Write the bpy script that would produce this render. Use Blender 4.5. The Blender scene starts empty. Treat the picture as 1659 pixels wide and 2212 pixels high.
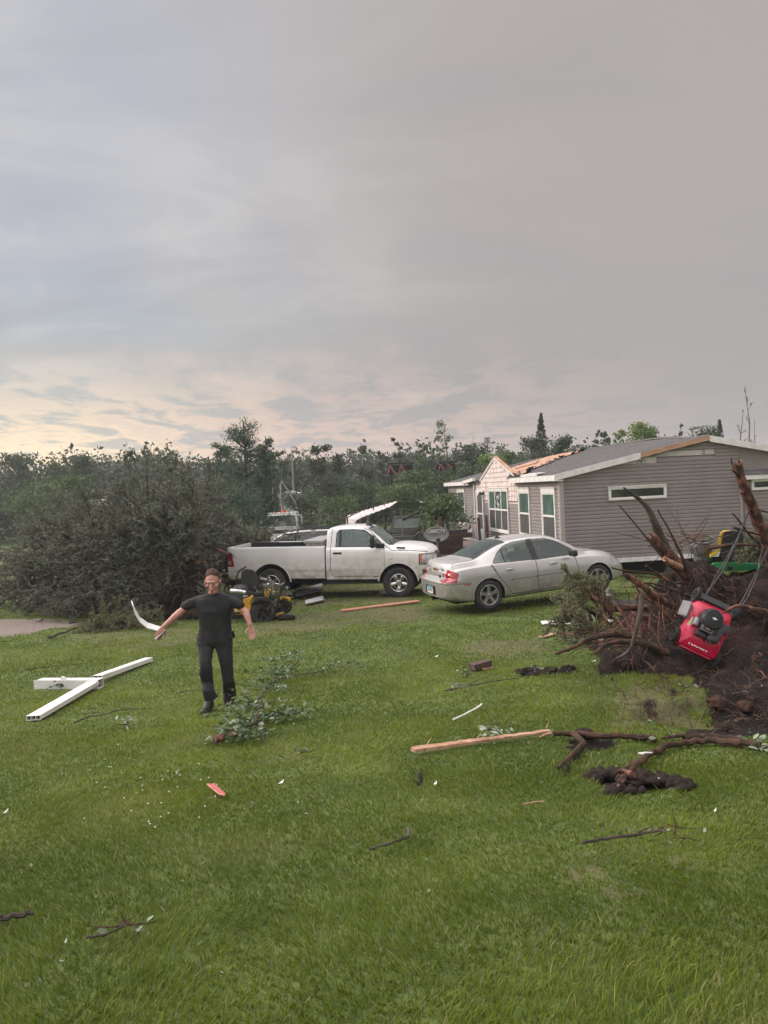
import bpy, bmesh, math, random
import numpy as np
from mathutils import Vector, Matrix, noise
from mathutils.bvhtree import BVHTree
R=math.radians
random.seed(7); rng=np.random.default_rng(7)
scene=bpy.context.scene
COL=scene.collection
# ---------------- camera (picture measured on a 1659 x 2212 copy of the photograph) ----------------
FPX=1560.0; CX,CY=829.5,1106.0
PITCH=R(1.78); ROLL=R(2.75); CAMZ=1.6
F_=Vector((0,math.cos(PITCH),-math.sin(PITCH))); U0=Vector((0,math.sin(PITCH),math.cos(PITCH))); X0=Vector((1,0,0))
CR=X0*math.cos(ROLL)-U0*math.sin(ROLL); CU=U0*math.cos(ROLL)+X0*math.sin(ROLL)
cam=bpy.data.cameras.new('camera'); camo=bpy.data.objects.new('camera',cam); COL.objects.link(camo)
M=Matrix((( CR.x,CU.x,-F_.x,0),(CR.y,CU.y,-F_.y,0),(CR.z,CU.z,-F_.z,CAMZ),(0,0,0,1)))
camo.matrix_world=M
cam.sensor_fit='VERTICAL'; cam.sensor_height=36; cam.lens=36*FPX/2212; cam.clip_end=3000; cam.clip_start=0.05
scene.camera=camo
ORG=Vector((0,0,CAMZ))
def rdir(px,py):
    d=F_+CR*((px-CX)/FPX)+CU*((CY-py)/FPX)
    return d/d.y
def at(px,py,Y): return ORG+rdir(px,py)*Y
def pxm(Y): return Y/FPX      # metres per (1659-wide) pixel at forward distance Y
# ---------------- world, sun, exposure ----------------
scene.view_settings.view_transform='Standard'; scene.view_settings.look='None'
scene.view_settings.exposure=0.0; scene.view_settings.gamma=1
SUN_EL,SUN_AZ=R(30),R(-68)      # azimuth from +Y, negative = towards the left
world=bpy.data.worlds.new('World'); scene.world=world; world.use_nodes=True
def build_world():
    nt=world.node_tree; nt.nodes.clear(); N=nt.nodes; L=nt.links
    def nd(t,**k):
        n=N.new(t)
        for a,b in k.items(): setattr(n,a,b)
        return n
    def put(n,i,v):
        if hasattr(v,'links'): L.new(v,n.inputs[i])
        else: n.inputs[i].default_value=v
    def m(op,a,b=0.0,c=None):
        n=nd('ShaderNodeMath',operation=op); put(n,0,a); put(n,1,b)
        if c is not None: put(n,2,c)
        return n.outputs[0]
    def ss(v,a,b,lo=0.0,hi=1.0):
        n=nd('ShaderNodeMapRange',interpolation_type='SMOOTHSTEP'); put(n,0,v)
        if a>b: a,b,lo,hi=b,a,hi,lo
        n.inputs[1].default_value=a; n.inputs[2].default_value=b; n.inputs[3].default_value=lo; n.inputs[4].default_value=hi
        return n.outputs[0]
    def mix(f,a,b):
        n=nd('ShaderNodeMix',data_type='RGBA'); put(n,0,f)
        for i,v in ((6,a),(7,b)):
            if hasattr(v,'links'): L.new(v,n.inputs[i])
            else: n.inputs[i].default_value=(*v,1)
        return n.outputs[2]
    tc=nd('ShaderNodeTexCoord'); sp=nd('ShaderNodeSeparateXYZ'); L.new(tc.outputs['Generated'],sp.inputs[0])
    x,y,z=sp.outputs
    def noisetex(sx,sy,off,scale,det,rough,dist=0.0):
        # a cloud layer overhead: directions are projected on a flat sheet so streaks run to the horizon
        zz=m('ADD',m('MAXIMUM',z,0.0),off)
        c=nd('ShaderNodeCombineXYZ'); put(c,0,m('MULTIPLY',m('DIVIDE',x,zz),sx)); put(c,1,m('MULTIPLY',m('DIVIDE',y,zz),sy)); c.inputs[2].default_value=off*7
        n=nd('ShaderNodeTexNoise'); L.new(c.outputs[0],n.inputs['Vector'])
        n.inputs['Scale'].default_value=scale; n.inputs['Detail'].default_value=det; n.inputs['Roughness'].default_value=rough; n.inputs['Distortion'].default_value=dist
        return n.outputs['Fac']
    lf=ss(x,0.22,-0.50)                       # 1 to the left
    n1=noisetex(1,1,.30,1.3,5,.5,.6)
    n2=noisetex(1,.55,.07,1.15,8,.58,.4)
    n3=noisetex(1.0,.62,.08,2.6,8,.60,.35)
    base=mix(lf,(.435,.397,.390),(.585,.580,.585))
    wb=m('MULTIPLY',ss(n1,.42,.60),ss(x,.0,-.36))
    base=mix(m('MULTIPLY',wb,.75),base,(.43,.46,.535))
    base=mix(m('MULTIPLY',ss(n2,.52,.72),m('MULTIPLY',lf,ss(z,.50,.2))),base,(.70,.665,.64))
    # slightly darker low bank on the right, blue-grey belt lower down
    belt=m('MULTIPLY',ss(z,.31,.13),ss(z,-.02,.08))
    base=mix(m('MULTIPLY',belt,.75),base,mix(lf,(.375,.365,.36),(.44,.48,.495)))
    n4=noisetex(.6,1.3,.22,2.4,6,.55,.8)
    base=mix(m('MULTIPLY',ss(n4,.48,.66),m('MULTIPLY',ss(x,.35,-.3),.40)),base,(.65,.63,.62))
    base=mix(m('MULTIPLY',ss(n4,.50,.36),.20),base,(.36,.355,.365))
    # glow
    gl=m('MULTIPLY',ss(z,.23,.05),m('ADD',m('MULTIPLY',ss(x,.60,-.35),.92),.0))
    peach=mix(ss(x,-.05,-.45),(.78,.56,.46),(1.08,.84,.58))
    peach=mix(m('MULTIPLY',ss(x,-.25,-.5),ss(z,.13,.02)),peach,(1.35,1.05,.66))
    base=mix(gl,base,peach)
    # rippled clouds over the glow
    rip=m('MULTIPLY',ss(n3,.46,.60),m('MULTIPLY',ss(z,.015,.065),ss(z,.26,.12)))
    rip=m('MULTIPLY',rip,ss(x,.55,.1,.25,.75))
    base=mix(rip,base,mix(lf,(.36,.355,.36),(.44,.475,.485)))
    rip2=m('MULTIPLY',ss(n3,.47,.36),m('MULTIPLY',ss(z,.03,.08),ss(z,.24,.12)))
    base=mix(m('MULTIPLY',rip2,m('MULTIPLY',ss(x,.3,-.2),.5)),base,(.75,.61,.53))
    # overcast boosted overhead and behind the camera as added fill light, outside the view
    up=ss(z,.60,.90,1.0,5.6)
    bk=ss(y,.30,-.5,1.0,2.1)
    up=m('MULTIPLY',up,ss(x,-.52,-.85,1.0,2.4))     # added boost on the sunset side, outside the picture, to light the facade
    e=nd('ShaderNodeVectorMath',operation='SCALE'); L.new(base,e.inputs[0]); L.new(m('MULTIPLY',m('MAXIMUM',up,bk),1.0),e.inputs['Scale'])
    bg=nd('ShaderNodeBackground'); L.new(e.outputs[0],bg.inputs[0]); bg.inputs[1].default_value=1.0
    sky=nd('ShaderNodeTexSky',sky_type='NISHITA',sun_disc=False,sun_elevation=SUN_EL,sun_rotation=SUN_AZ)
    bs=nd('ShaderNodeBackground'); L.new(sky.outputs[0],bs.inputs[0]); bs.inputs[1].default_value=0.004
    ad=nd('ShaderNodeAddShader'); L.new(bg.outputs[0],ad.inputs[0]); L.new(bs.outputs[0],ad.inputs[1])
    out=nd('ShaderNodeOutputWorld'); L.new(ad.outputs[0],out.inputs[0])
build_world()
sl=bpy.data.lights.new('sun','SUN'); sl.energy=3.1; sl.angle=R(14); sl.color=(1.0,.86,.76)
so=bpy.data.objects.new('sun',sl); COL.objects.link(so)
sd=Vector((math.sin(SUN_AZ)*math.cos(SUN_EL),math.cos(SUN_AZ)*math.cos(SUN_EL),math.sin(SUN_EL)))
so.rotation_euler=sd.to_track_quat('Z','Y').to_euler(); so.location=(-20,5,20)
# ---------------- materials ----------------
MATS={}
def mat(name,col,rough=.6,metal=0.0,spec=.5,col2=None,scale=5.0,detail=4,lo=.4,hi=.6,bump=0.0,bscale=30.0,stretch=(1,1,1),attr=None,coat=0.0,
        dirt=None,transl=0.0,emit=None,mud=None):
    """procedural principled material: two tones mixed by noise, optional bump, dirt speckle, attribute-driven tone"""
    if name in MATS: return MATS[name]
    mm=bpy.data.materials.new(name); mm.use_nodes=True; nt=mm.node_tree; N=nt.nodes; L=nt.links; N.clear()
    out=N.new('ShaderNodeOutputMaterial'); p=N.new('ShaderNodeBsdfPrincipled')
    p.inputs['Roughness'].default_value=rough; p.inputs['Metallic'].default_value=metal; p.inputs['Specular IOR Level'].default_value=spec
    p.inputs['Coat Weight'].default_value=coat; p.inputs['Coat Roughness'].default_value=.08
    tc=N.new('ShaderNodeTexCoord'); mp=N.new('ShaderNodeMapping'); mp.inputs['Scale'].default_value=stretch; L.new(tc.outputs['Object'],mp.inputs[0])
    def nz(sc,det=4):
        n=N.new('ShaderNodeTexNoise'); n.inputs['Scale'].default_value=sc; n.inputs['Detail'].default_value=det; L.new(mp.outputs[0],n.inputs[0]); return n.outputs['Fac']
    def rm(v,a,b):
        n=N.new('ShaderNodeMapRange'); n.inputs[1].default_value=a; n.inputs[2].default_value=b; L.new(v,n.inputs[0]); return n.outputs[0]
    def mx(f,a,b):
        n=N.new('ShaderNodeMix'); n.data_type='RGBA'
        if hasattr(f,'links'): L.new(f,n.inputs[0])
        else: n.inputs[0].default_value=f
        for i,v in ((6,a),(7,b)):
            if hasattr(v,'links'): L.new(v,n.inputs[i])
            else: n.inputs[i].default_value=(*v[:3],1)
        return n.outputs[2]
    c=None
    if col2 is not None: c=mx(rm(nz(scale,detail),lo,hi),col,col2)
    if attr:
        for an,ac in attr:
            a=N.new('ShaderNodeAttribute'); a.attribute_name=an
            c=mx(a.outputs['Fac'],c if c is not None else col,ac)
    if dirt:
        dcol,dsc,da,db,amt=dirt
        f=rm(nz(dsc,6),da,db); ml=N.new('ShaderNodeMath'); ml.operation='MULTIPLY'; L.new(f,ml.inputs[0]); ml.inputs[1].default_value=amt
        c=mx(ml.outputs[0],c if c is not None else col,dcol)
    if mud:      # road splash: thick near the ground, breaking up with height (object z)
        mc,z0,z1,amt=mud; sp=N.new('ShaderNodeSeparateXYZ'); L.new(tc.outputs['Object'],sp.inputs[0])
        f1=rm(sp.outputs[2],z1,z0); f2=rm(nz(6.0,7),.30,.62); ml=N.new('ShaderNodeMath'); ml.operation='MULTIPLY'; L.new(f1,ml.inputs[0]); L.new(f2,ml.inputs[1]); m3=N.new('ShaderNodeMath'); m3.operation='MULTIPLY'; L.new(ml.outputs[0],m3.inputs[0]); m3.inputs[1].default_value=amt
        c=mx(m3.outputs[0],c if c is not None else col,mc)
    if c is None: p.inputs['Base Color'].default_value=(*col,1)
    else: L.new(c,p.inputs['Base Color'])
    if bump:
        b=N.new('ShaderNodeBump'); b.inputs['Strength'].default_value=bump; b.inputs['Distance'].default_value=.02
        L.new(nz(bscale,5),b.inputs['Height']); L.new(b.outputs[0],p.inputs['Normal'])
    if emit: p.inputs['Emission Color'].default_value=(*emit[0],1); p.inputs['Emission Strength'].default_value=emit[1]
    res=p.outputs[0]
    if transl:
        t=N.new('ShaderNodeBsdfTranslucent')
        if c is None: t.inputs[0].default_value=(*col,1)
        else: L.new(c,t.inputs[0])
        ms=N.new('ShaderNodeMixShader'); ms.inputs[0].default_value=transl; L.new(res,ms.inputs[1]); L.new(t.outputs[0],ms.inputs[2]); res=ms.outputs[0]
    L.new(res,out.inputs[0]); MATS[name]=mm; return mm
def glassmat(name,tint,refl,base=.12,rough=.02):
    mm=bpy.data.materials.new(name); mm.use_nodes=True; nt=mm.node_tree; N=nt.nodes; L=nt.links; N.clear()
    out=N.new('ShaderNodeOutputMaterial'); t=N.new('ShaderNodeBsdfTransparent'); t.inputs[0].default_value=(*tint,1)
    g=N.new('ShaderNodeBsdfGlossy'); g.inputs[0].default_value=(*refl,1); g.inputs['Roughness'].default_value=rough
    fr=N.new('ShaderNodeFresnel'); fr.inputs[0].default_value=1.5
    a=N.new('ShaderNodeMath'); a.operation='ADD'; a.use_clamp=True; L.new(fr.outputs[0],a.inputs[0]); a.inputs[1].default_value=base
    ms=N.new('ShaderNodeMixShader'); L.new(a.outputs[0],ms.inputs[0]); L.new(t.outputs[0],ms.inputs[1]); L.new(g.outputs[0],ms.inputs[2]); L.new(ms.outputs[0],out.inputs[0])
    MATS[name]=mm; return mm
def G(name,col,**k): return mat(name,col,**k)
m_rubber=mat('rubber',(.018,.018,.02),rough=.8,col2=(.035,.033,.03),scale=12,bump=.5,bscale=60)
m_black=mat('black_plastic',(.014,.015,.017),rough=.45,col2=(.022,.022,.024),scale=8)
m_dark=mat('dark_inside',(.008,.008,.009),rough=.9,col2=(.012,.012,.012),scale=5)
m_chrome=mat('chrome',(.6,.6,.62),rough=.18,metal=1,col2=(.5,.5,.52),scale=20)
m_alloy=mat('alloy',(.42,.42,.43),rough=.35,metal=.8,col2=(.30,.29,.28),scale=14)
m_white=mat('white_vinyl',(.74,.72,.70),rough=.45,col2=(.66,.64,.62),scale=6,dirt=((.25,.21,.16),25,.62,.72,.5))
m_soil=mat('soil',(.019,.015,.013),rough=.95,spec=.15,col2=(.042,.028,.022),scale=2.2,lo=.42,hi=.62,bump=1.0,bscale=22,dirt=((.10,.055,.035),60,.60,.72,.5))
m_root=mat('root_bark',(.085,.045,.030),rough=.85,spec=.2,col2=(.035,.024,.018),scale=9,bump=.8,bscale=60)
m_bark=mat('dark_bark',(.050,.040,.032),rough=.9,spec=.2,col2=(.09,.075,.062),scale=8,stretch=(1,1,.3),bump=.8,bscale=40)
m_redwood=mat('torn_red_wood',(.22,.105,.075),rough=.85,spec=.12,col2=(.060,.033,.027),scale=11,stretch=(1,1,.45),lo=.42,hi=.56,dirt=((.03,.02,.018),7,.5,.62,.7),bump=.8,bscale=50)
m_lumber=mat('lumber',(.36,.205,.135),rough=.75,spec=.2,col2=(.46,.29,.195),scale=7,stretch=(.2,3,3),bump=.3,bscale=40)
m_spruce=mat('spruce_needles',(.092,.118,.088),rough=.8,spec=.15,col2=(.150,.165,.128),scale=2.5,lo=.35,hi=.65,transl=.15,attr=[('tone',(.24,.22,.17))])
m_spruce2=mat('green_spruce_needles',(.125,.140,.080),rough=.8,spec=.15,col2=(.20,.195,.115),scale=9,lo=.35,hi=.65,transl=.15)
def leafmat(name,a,b,sc=.9): return mat(name,a,rough=.65,spec=.25,col2=b,scale=sc,lo=.35,hi=.65,transl=.25,attr=[('tone',tuple(min(1,v*1.25+.01) for v in b))])
lf_dark=leafmat('leaves_dark',(.040,.058,.033),(.070,.094,.048))
lf_mid=leafmat('leaves_mid',(.062,.096,.044),(.100,.145,.062))
lf_light=leafmat('leaves_light',(.105,.165,.045),(.15,.21,.07))
lf_ash=leafmat('leaves_ash',(.050,.085,.052),(.075,.118,.070))
m_leaf=mat('fresh_leaves',(.055,.095,.038),rough=.5,spec=.35,col2=(.095,.14,.065),scale=40,transl=.2,attr=[('tone',(.30,.36,.28))])
# ---------------- mesh helpers ----------------
def link(name,me,m=None,parent=None,smooth=True):
    o=bpy.data.objects.new(name,me); COL.objects.link(o)
    if m is not None:
        for k in (m if isinstance(m,(list,tuple)) else [m]): me.materials.append(k)
    if parent is not None: o.parent=parent
    if smooth and len(me.polygons): me.polygons.foreach_set('use_smooth',np.ones(len(me.polygons),dtype=bool))
    return o
def fastmesh(name,V,F,attrs=None,mi=None):
    """V (n,3), F (m,k) arrays with constant k, or list of such arrays"""
    me=bpy.data.meshes.new(name); V=np.asarray(V,dtype=np.float32).reshape(-1,3)
    Fs=F if isinstance(F,list) else [F]; Fs=[np.asarray(f,dtype=np.int32) for f in Fs if len(f)]
    me.vertices.add(len(V)); me.vertices.foreach_set('co',V.ravel())
    li=np.concatenate([f.ravel() for f in Fs]) if Fs else np.zeros(0,np.int32)
    cnt=np.concatenate([np.full(len(f),f.shape[1],dtype=np.int32) for f in Fs]) if Fs else np.zeros(0,np.int32)
    st=np.concatenate([[0],np.cumsum(cnt)[:-1]]).astype(np.int32) if len(cnt) else cnt
    me.loops.add(len(li)); me.loops.foreach_set('vertex_index',li)
    me.polygons.add(len(cnt)); me.polygons.foreach_set('loop_start',st)
    if attrs:
        for k,v in attrs.items():
            a=me.attributes.new(k,'FLOAT','POINT'); a.data.foreach_set('value',np.asarray(v,dtype=np.float32))
    if mi is not None: me.polygons.foreach_set('material_index',np.asarray(mi,dtype=np.int32))
    me.update(calc_edges=True); me.validate(); return me
class MB:
    def __init__(s): s.v=[]; s.f=[]; s.n=0; s.mi=[]; s.cur=0
    def add(s,V,F):
        V=[tuple(v) for v in V]; s.v+=V
        for f in F: s.f.append(tuple(i+s.n for i in f)); s.mi.append(s.cur)
        s.n+=len(V); return s
    def box(s,c,d,rot=None,bev=0.0):
        """centre, full dims, optional 3x3 rotation, chamfered edges when bev>0"""
        hx,hy,hz=(a/2 for a in d); c=Vector(c)
        if bev<=0:
            V=[Vector((x*hx,y*hy,z*hz)) for x in(-1,1) for y in(-1,1) for z in(-1,1)]
            F=[(0,1,3,2),(4,6,7,5),(0,4,5,1),(2,3,7,6),(0,2,6,4),(1,5,7,3)]
        else:
            bm=bmesh.new(); bmesh.ops.create_cube(bm,size=1)
            for v in bm.verts: v.co=Vector((v.co.x*2*hx,v.co.y*2*hy,v.co.z*2*hz))
            bmesh.ops.bevel(bm,geom=bm.edges[:],offset=min(bev,hx*.9,hy*.9,hz*.9),segments=2,affect='EDGES',profile=.6)
            bm.verts.index_update(); V=[v.co.copy() for v in bm.verts]; F=[tuple(v.index for v in f.verts) for f in bm.faces]; bm.free()
        if rot is not None: V=[rot@v for v in V]
        return s.add([v+c for v in V],F)
    def tube(s,pts,rad,n=8,cap=True,squash=None):
        pts=[Vector(p) for p in pts]; k=len(pts)
        if not hasattr(rad,'__len__'): rad=[rad]*k
        V=[];F=[]; prev=None
        for i,p in enumerate(pts):
            t=(pts[min(i+1,k-1)]-pts[max(i-1,0)])
            if t.length<1e-9: t=Vector((0,0,1))
            t.normalize()
            if prev is None:
                a=Vector((0,0,1)) if abs(t.z)<.9 else Vector((1,0,0)); u=t.cross(a).normalized()
            else:
                u=(prev-t*prev.dot(t)); u=u.normalized() if u.length>1e-6 else t.orthogonal().normalized()
            prev=u; w=t.cross(u)
            for j in range(n):
                an=2*math.pi*j/n; V.append(p+(u*math.cos(an)+w*math.sin(an)*(squash or 1))*rad[i])
        for i in range(k-1):
            for j in range(n):
                a=i*n+j; b=i*n+(j+1)%n; F.append((a,b,b+n,a+n))
        if cap: F.append(tuple(range(n-1,-1,-1))); F.append(tuple((k-1)*n+j for j in range(n)))
        return s.add(V,F)
    def lathe(s,prof,n=32,axis='Y',c=(0,0,0),closed=False):
        V=[];F=[];k=len(prof)
        for (r,h) in prof:
            for j in range(n):
                a=2*math.pi*j/n; x,y=r*math.cos(a),r*math.sin(a)
                V.append({'Y':(x,h,y),'Z':(x,y,h),'X':(h,x,y)}[axis])
        for i in range(k-1 if not closed else k):
            for j in range(n):
                a=i*n+j;b=i*n+(j+1)%n; i2=(i+1)%k; F.append((a,b,i2*n+(j+1)%n,i2*n+j))
        V=[Vector(v)+Vector(c) for v in V]; return s.add(V,F)
    def prism(s,poly,a,b,axis='Y'):
        """2-D outline (p,q) extruded from a to b along axis; p,q = the two other axes in xyz order"""
        n=len(poly); V=[]
        for h in (a,b):
            for (p,q) in poly: V.append({'Y':(p,h,q),'X':(h,p,q),'Z':(p,q,h)}[axis])
        F=[tuple(range(n-1,-1,-1)),tuple(range(n,2*n))]+[(i,(i+1)%n,(i+1)%n+n,i+n) for i in range(n)]
        return s.add(V,F)
    def quad(s,a,b,c,d): return s.add([a,b,c,d],[(0,1,2,3)])
    def sheet(s,A,B,th=.004):
        """thin solid strip between polylines A and B"""
        A=[Vector(p) for p in A];B=[Vector(p) for p in B]; n=len(A); V=[];F=[]
        for i in range(n):
            t=(A[min(i+1,n-1)]-A[max(i-1,0)]); nn=t.cross(B[i]-A[i]); nn=nn.normalized()*th if nn.length>1e-9 else Vector((0,0,th))
            V+=[A[i],B[i],B[i]-nn,A[i]-nn]
        for i in range(n-1):
            for j in range(4): a=4*i+j;b=4*i+(j+1)%4; F.append((a,b,b+4,a+4))
        F+=[(3,2,1,0),tuple(4*(n-1)+j for j in range(4))]
        return s.add(V,F)
    def mesh(s,name):
        me=bpy.data.meshes.new(name); me.from_pydata([tuple(v) for v in s.v],[],s.f)
        if any(s.mi): me.polygons.foreach_set('material_index',s.mi)
        bm=bmesh.new(); bm.from_mesh(me); bmesh.ops.recalc_face_normals(bm,faces=bm.faces[:]); bm.to_mesh(me); bm.free()
        me.update(); return me
    def build(s,name,m,parent=None,smooth=False,loc=None,rot=None):
        o=link(name,s.mesh(name),m,parent,smooth)
        if smooth:
            try: o.data.set_sharp_from_angle(angle=R(40))
            except Exception: pass
        if loc is not None: o.location=loc
        if rot is not None: o.rotation_euler=rot
        return o
def tag(o,label=None,cat=None,group=None,kind=None):
    if label: o['label']=label
    if cat: o['category']=cat
    if group: o['group']=group
    if kind: o['kind']=kind
    return o
def empty(name,loc=(0,0,0),rz=0,label=None,cat=None,group=None,rot=None):
    o=bpy.data.objects.new(name,None); COL.objects.link(o); o.location=loc; o.rotation_euler=rot if rot is not None else (0,0,rz); o.empty_display_size=.2
    return tag(o,label,cat,group)
def rotmat(x=None,z=None,rz=0):
    """3x3 with local x along given direction and z near given up"""
    x=Vector(x).normalized(); z=Vector(z or (0,0,1)); y=z.cross(x).normalized(); z=x.cross(y)
    return Matrix((x,y,z)).transposed()
def text_mesh(name,txt,size,m,parent,loc,rot,ext=.002,align='CENTER',sx=1.0,bold=0.0):
    cu=bpy.data.curves.new(name,'FONT'); cu.body=txt; cu.size=size; cu.extrude=ext; cu.align_x=align; cu.align_y='CENTER'; cu.offset=bold
    to=bpy.data.objects.new(name,cu); COL.objects.link(to)
    dg=bpy.context.evaluated_depsgraph_get(); me=bpy.data.meshes.new_from_object(to.evaluated_get(dg)); bpy.data.objects.remove(to)
    o=link(name,me,m,parent,False); o.location=loc; o.rotation_euler=rot; o.scale=(sx,1,1); return o
def evalmods(o,name=None):
    """apply an object's modifiers and return the plain mesh"""
    dg=bpy.context.evaluated_depsgraph_get(); dg.update(); me=bpy.data.meshes.new_from_object(o.evaluated_get(dg)); return me
def remeshed(V,F,vox,smooth=6,name='m'):
    me=bpy.data.meshes.new(name); me.from_pydata([tuple(v) for v in V],[],F); o=bpy.data.objects.new(name,me); COL.objects.link(o)
    r=o.modifiers.new('r','REMESH'); r.mode='VOXEL'; r.voxel_size=vox
    if smooth:
        q=o.modifiers.new('s','SMOOTH'); q.iterations=smooth; q.factor=.5
    m2=evalmods(o); bpy.data.objects.remove(o); return m2
def sstep(a,b,x): t=np.clip((x-a)/(b-a),0,1); return t*t*(3-2*t)
# ---------------- terrain ----------------
_gy=np.array([-60,-20,-4,0,2,5,8,11,14,17,20,26,40,60,110,400,1500.]); _gz=np.array([3,1.4,.32,0,-.17,-.47,-.78,-.98,-1.13,-1.25,-1.33,-1.42,-1.75,-2.2,-2.4,-2.0,-2.0])
def pchip(xs,ys,x):
    xs=np.asarray(xs,float);ys=np.asarray(ys,float);h=np.diff(xs);d=np.diff(ys)/h;m=np.zeros(len(xs))
    for i in range(1,len(xs)-1):
        if d[i-1]*d[i]>0: w1=2*h[i]+h[i-1];w2=h[i]+2*h[i-1];m[i]=(w1+w2)/(w1/d[i-1]+w2/d[i])
    m[0]=d[0];m[-1]=d[-1]; x=np.asarray(x,float); i=np.clip(np.searchsorted(xs,x)-1,0,len(xs)-2); t=np.clip((x-xs[i])/h[i],0,1)
    return ys[i]*(1+2*t)*(1-t)**2+h[i]*m[i]*t*(1-t)**2+ys[i+1]*t*t*(3-2*t)+h[i]*m[i+1]*t*t*(t-1)
def vnoise(x,y,s,seed=0):
    """cheap smooth value noise, vectorised"""
    x=np.asarray(x)*s+seed*17.3; y=np.asarray(y)*s-seed*9.1; xi=np.floor(x).astype(np.int64); yi=np.floor(y).astype(np.int64); fx=x-xi; fy=y-yi
    def hsh(a,b): 
        n=(a*374761393+b*668265263+seed*1442695041)&0x7fffffff; n=((n^(n>>13))*1274126177)&0x7fffffff; return (n&0xffff)/65535.0
    fx=fx*fx*(3-2*fx); fy=fy*fy*(3-2*fy)
    return (hsh(xi,yi)*(1-fx)+hsh(xi+1,yi)*fx)*(1-fy)+(hsh(xi,yi+1)*(1-fx)+hsh(xi+1,yi+1)*fx)*fy
def gz0(x,y):
    b=pchip(_gy,_gz,y)
    far=np.clip((np.asarray(y)-12)/3,0,1)
    return b+(vnoise(x,y,.35,1)-.5)*(.10-.07*far)+(vnoise(x,y,1.1,2)-.5)*.035+.10*np.exp(-((x-5.2)/1.3)**2-((y-17)/1.0)**2)-.02*far
def ghit0(px,py):
    d=rdir(px,py); lo,hi=.5,200.0
    for i in range(60):
        mid=(lo+hi)/2; p=ORG+d*mid
        if p.z>float(gz0(p.x,p.y)): lo=mid
        else: hi=mid
    return ORG+d*hi
def poly_w(pts): return np.array([ghit0(*p)[:2] for p in pts])
def inpoly(P,x,y):
    c=np.zeros(np.shape(x),bool); n=len(P)
    for i in range(n):
        x1,y1=P[i];x2,y2=P[(i+1)%n]; q=((y1>y)!=(y2>y)); c^=q&(x<(x2-x1)*(y-y1)/((y2-y1)+1e-12)+x1)
    return c
SOIL=[poly_w(p) for p in (
 [(1165,1394),(1225,1386),(1275,1402),(1310,1425),(1345,1440),(1400,1456),(1480,1462),(1512,1490),(1538,1525),(1500,1550),(1462,1572),(1480,1585),(1560,1598),(1659,1590),(1900,1560),(2200,1450),(2200,1330),(1500,1330),(1300,1375)],
 [(1118,1450),(1150,1441),(1195,1443),(1250,1441),(1250,1452),(1190,1458),(1130,1462)],
 [(1290,1440),(1345,1430),(1350,1452),(1300,1462)],
 [(1225,1596),(1290,1592),(1345,1596),(1325,1612),(1300,1622),(1262,1618),(1245,1640),(1212,1676),(1205,1662),(1228,1632)],
 [(1270,1678),(1320,1668),(1420,1668),(1486,1690),(1480,1708),(1400,1712),(1330,1718),(1290,1700)],
 [(1370,1520),(1400,1508),(1420,1515),(1395,1528)],
 [(1440,1488),(1462,1484),(1470,1500),(1450,1508)],
 [(890,1668),(902,1662),(915,1670),(916,1690),(905,1702),(892,1690)],
 [(380,2074),(420,2072),(458,2082),(455,2090),(410,2086)],
 )]
THIN=[poly_w(p) for p in (
 [(560,1330),(700,1318),(900,1305),(940,1318),(905,1345),(760,1362),(600,1375),(530,1372)],
 [(990,1395),(1060,1385),(1110,1388),(1190,1384),(1180,1402),(1080,1420),(1000,1412)],
 [(1330,1500),(1460,1480),(1530,1530),(1440,1575),(1340,1560),(1290,1530)],
 [(110,1365),(400,1362),(420,1395),(250,1400),(150,1388)],
 [(560,1270),(870,1258),(900,1300),(650,1312),(540,1306)],
 [(1230,1860),(1400,1850),(1420,1900),(1250,1930)],
 )]
GRAVEL=poly_w([(-700,1344),(-200,1342),(40,1336),(112,1338),(205,1346),(112,1357),(60,1371),(-200,1384),(-700,1400)])
def masks(x,y):
    jx=(vnoise(x,y,5,3)-.5)*.16+(vnoise(x,y,14,4)-.5)*.09; jy=(vnoise(x,y,5,5)-.5)*.2+(vnoise(x,y,14,6)-.5)*.1
    s=np.zeros(np.shape(x))
    for k,P in enumerate(SOIL):
        a=1.0 if k in(0,) else .45
        s=np.maximum(s,inpoly(P,x+jx*a,y+jy*a))
    t=np.zeros(np.shape(x))
    for P in THIN: t=np.maximum(t,inpoly(P,x+jx*4,y+jy*4)*np.clip((vnoise(x,y,1.7,61)*.5+vnoise(x,y,5,62)*.3+vnoise(x,y,14,63)*.35-.35)*2.6,0,1))
    g=inpoly(GRAVEL,x+jx*2,y+jy*2)*1.0
    return s,t,g
def gz(x,y):
    z=gz0(x,y)
    # the pit under the uprooted tree
    d=np.maximum(0,1-(((x-4.3)/2.0)**2+((y-6.9)/.85)**2)); z=z-.30*np.sqrt(d)*(d>0)
    return z
def gzf(x,y): return float(gz(np.float64(x),np.float64(y)))
def ghit(px,py):
    d=rdir(px,py); lo,hi=.5,300.0
    for i in range(60):
        mid=(lo+hi)/2; p=ORG+d*mid
        if p.z>gzf(p.x,p.y): lo=mid
        else: hi=mid
    return ORG+d*hi
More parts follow.
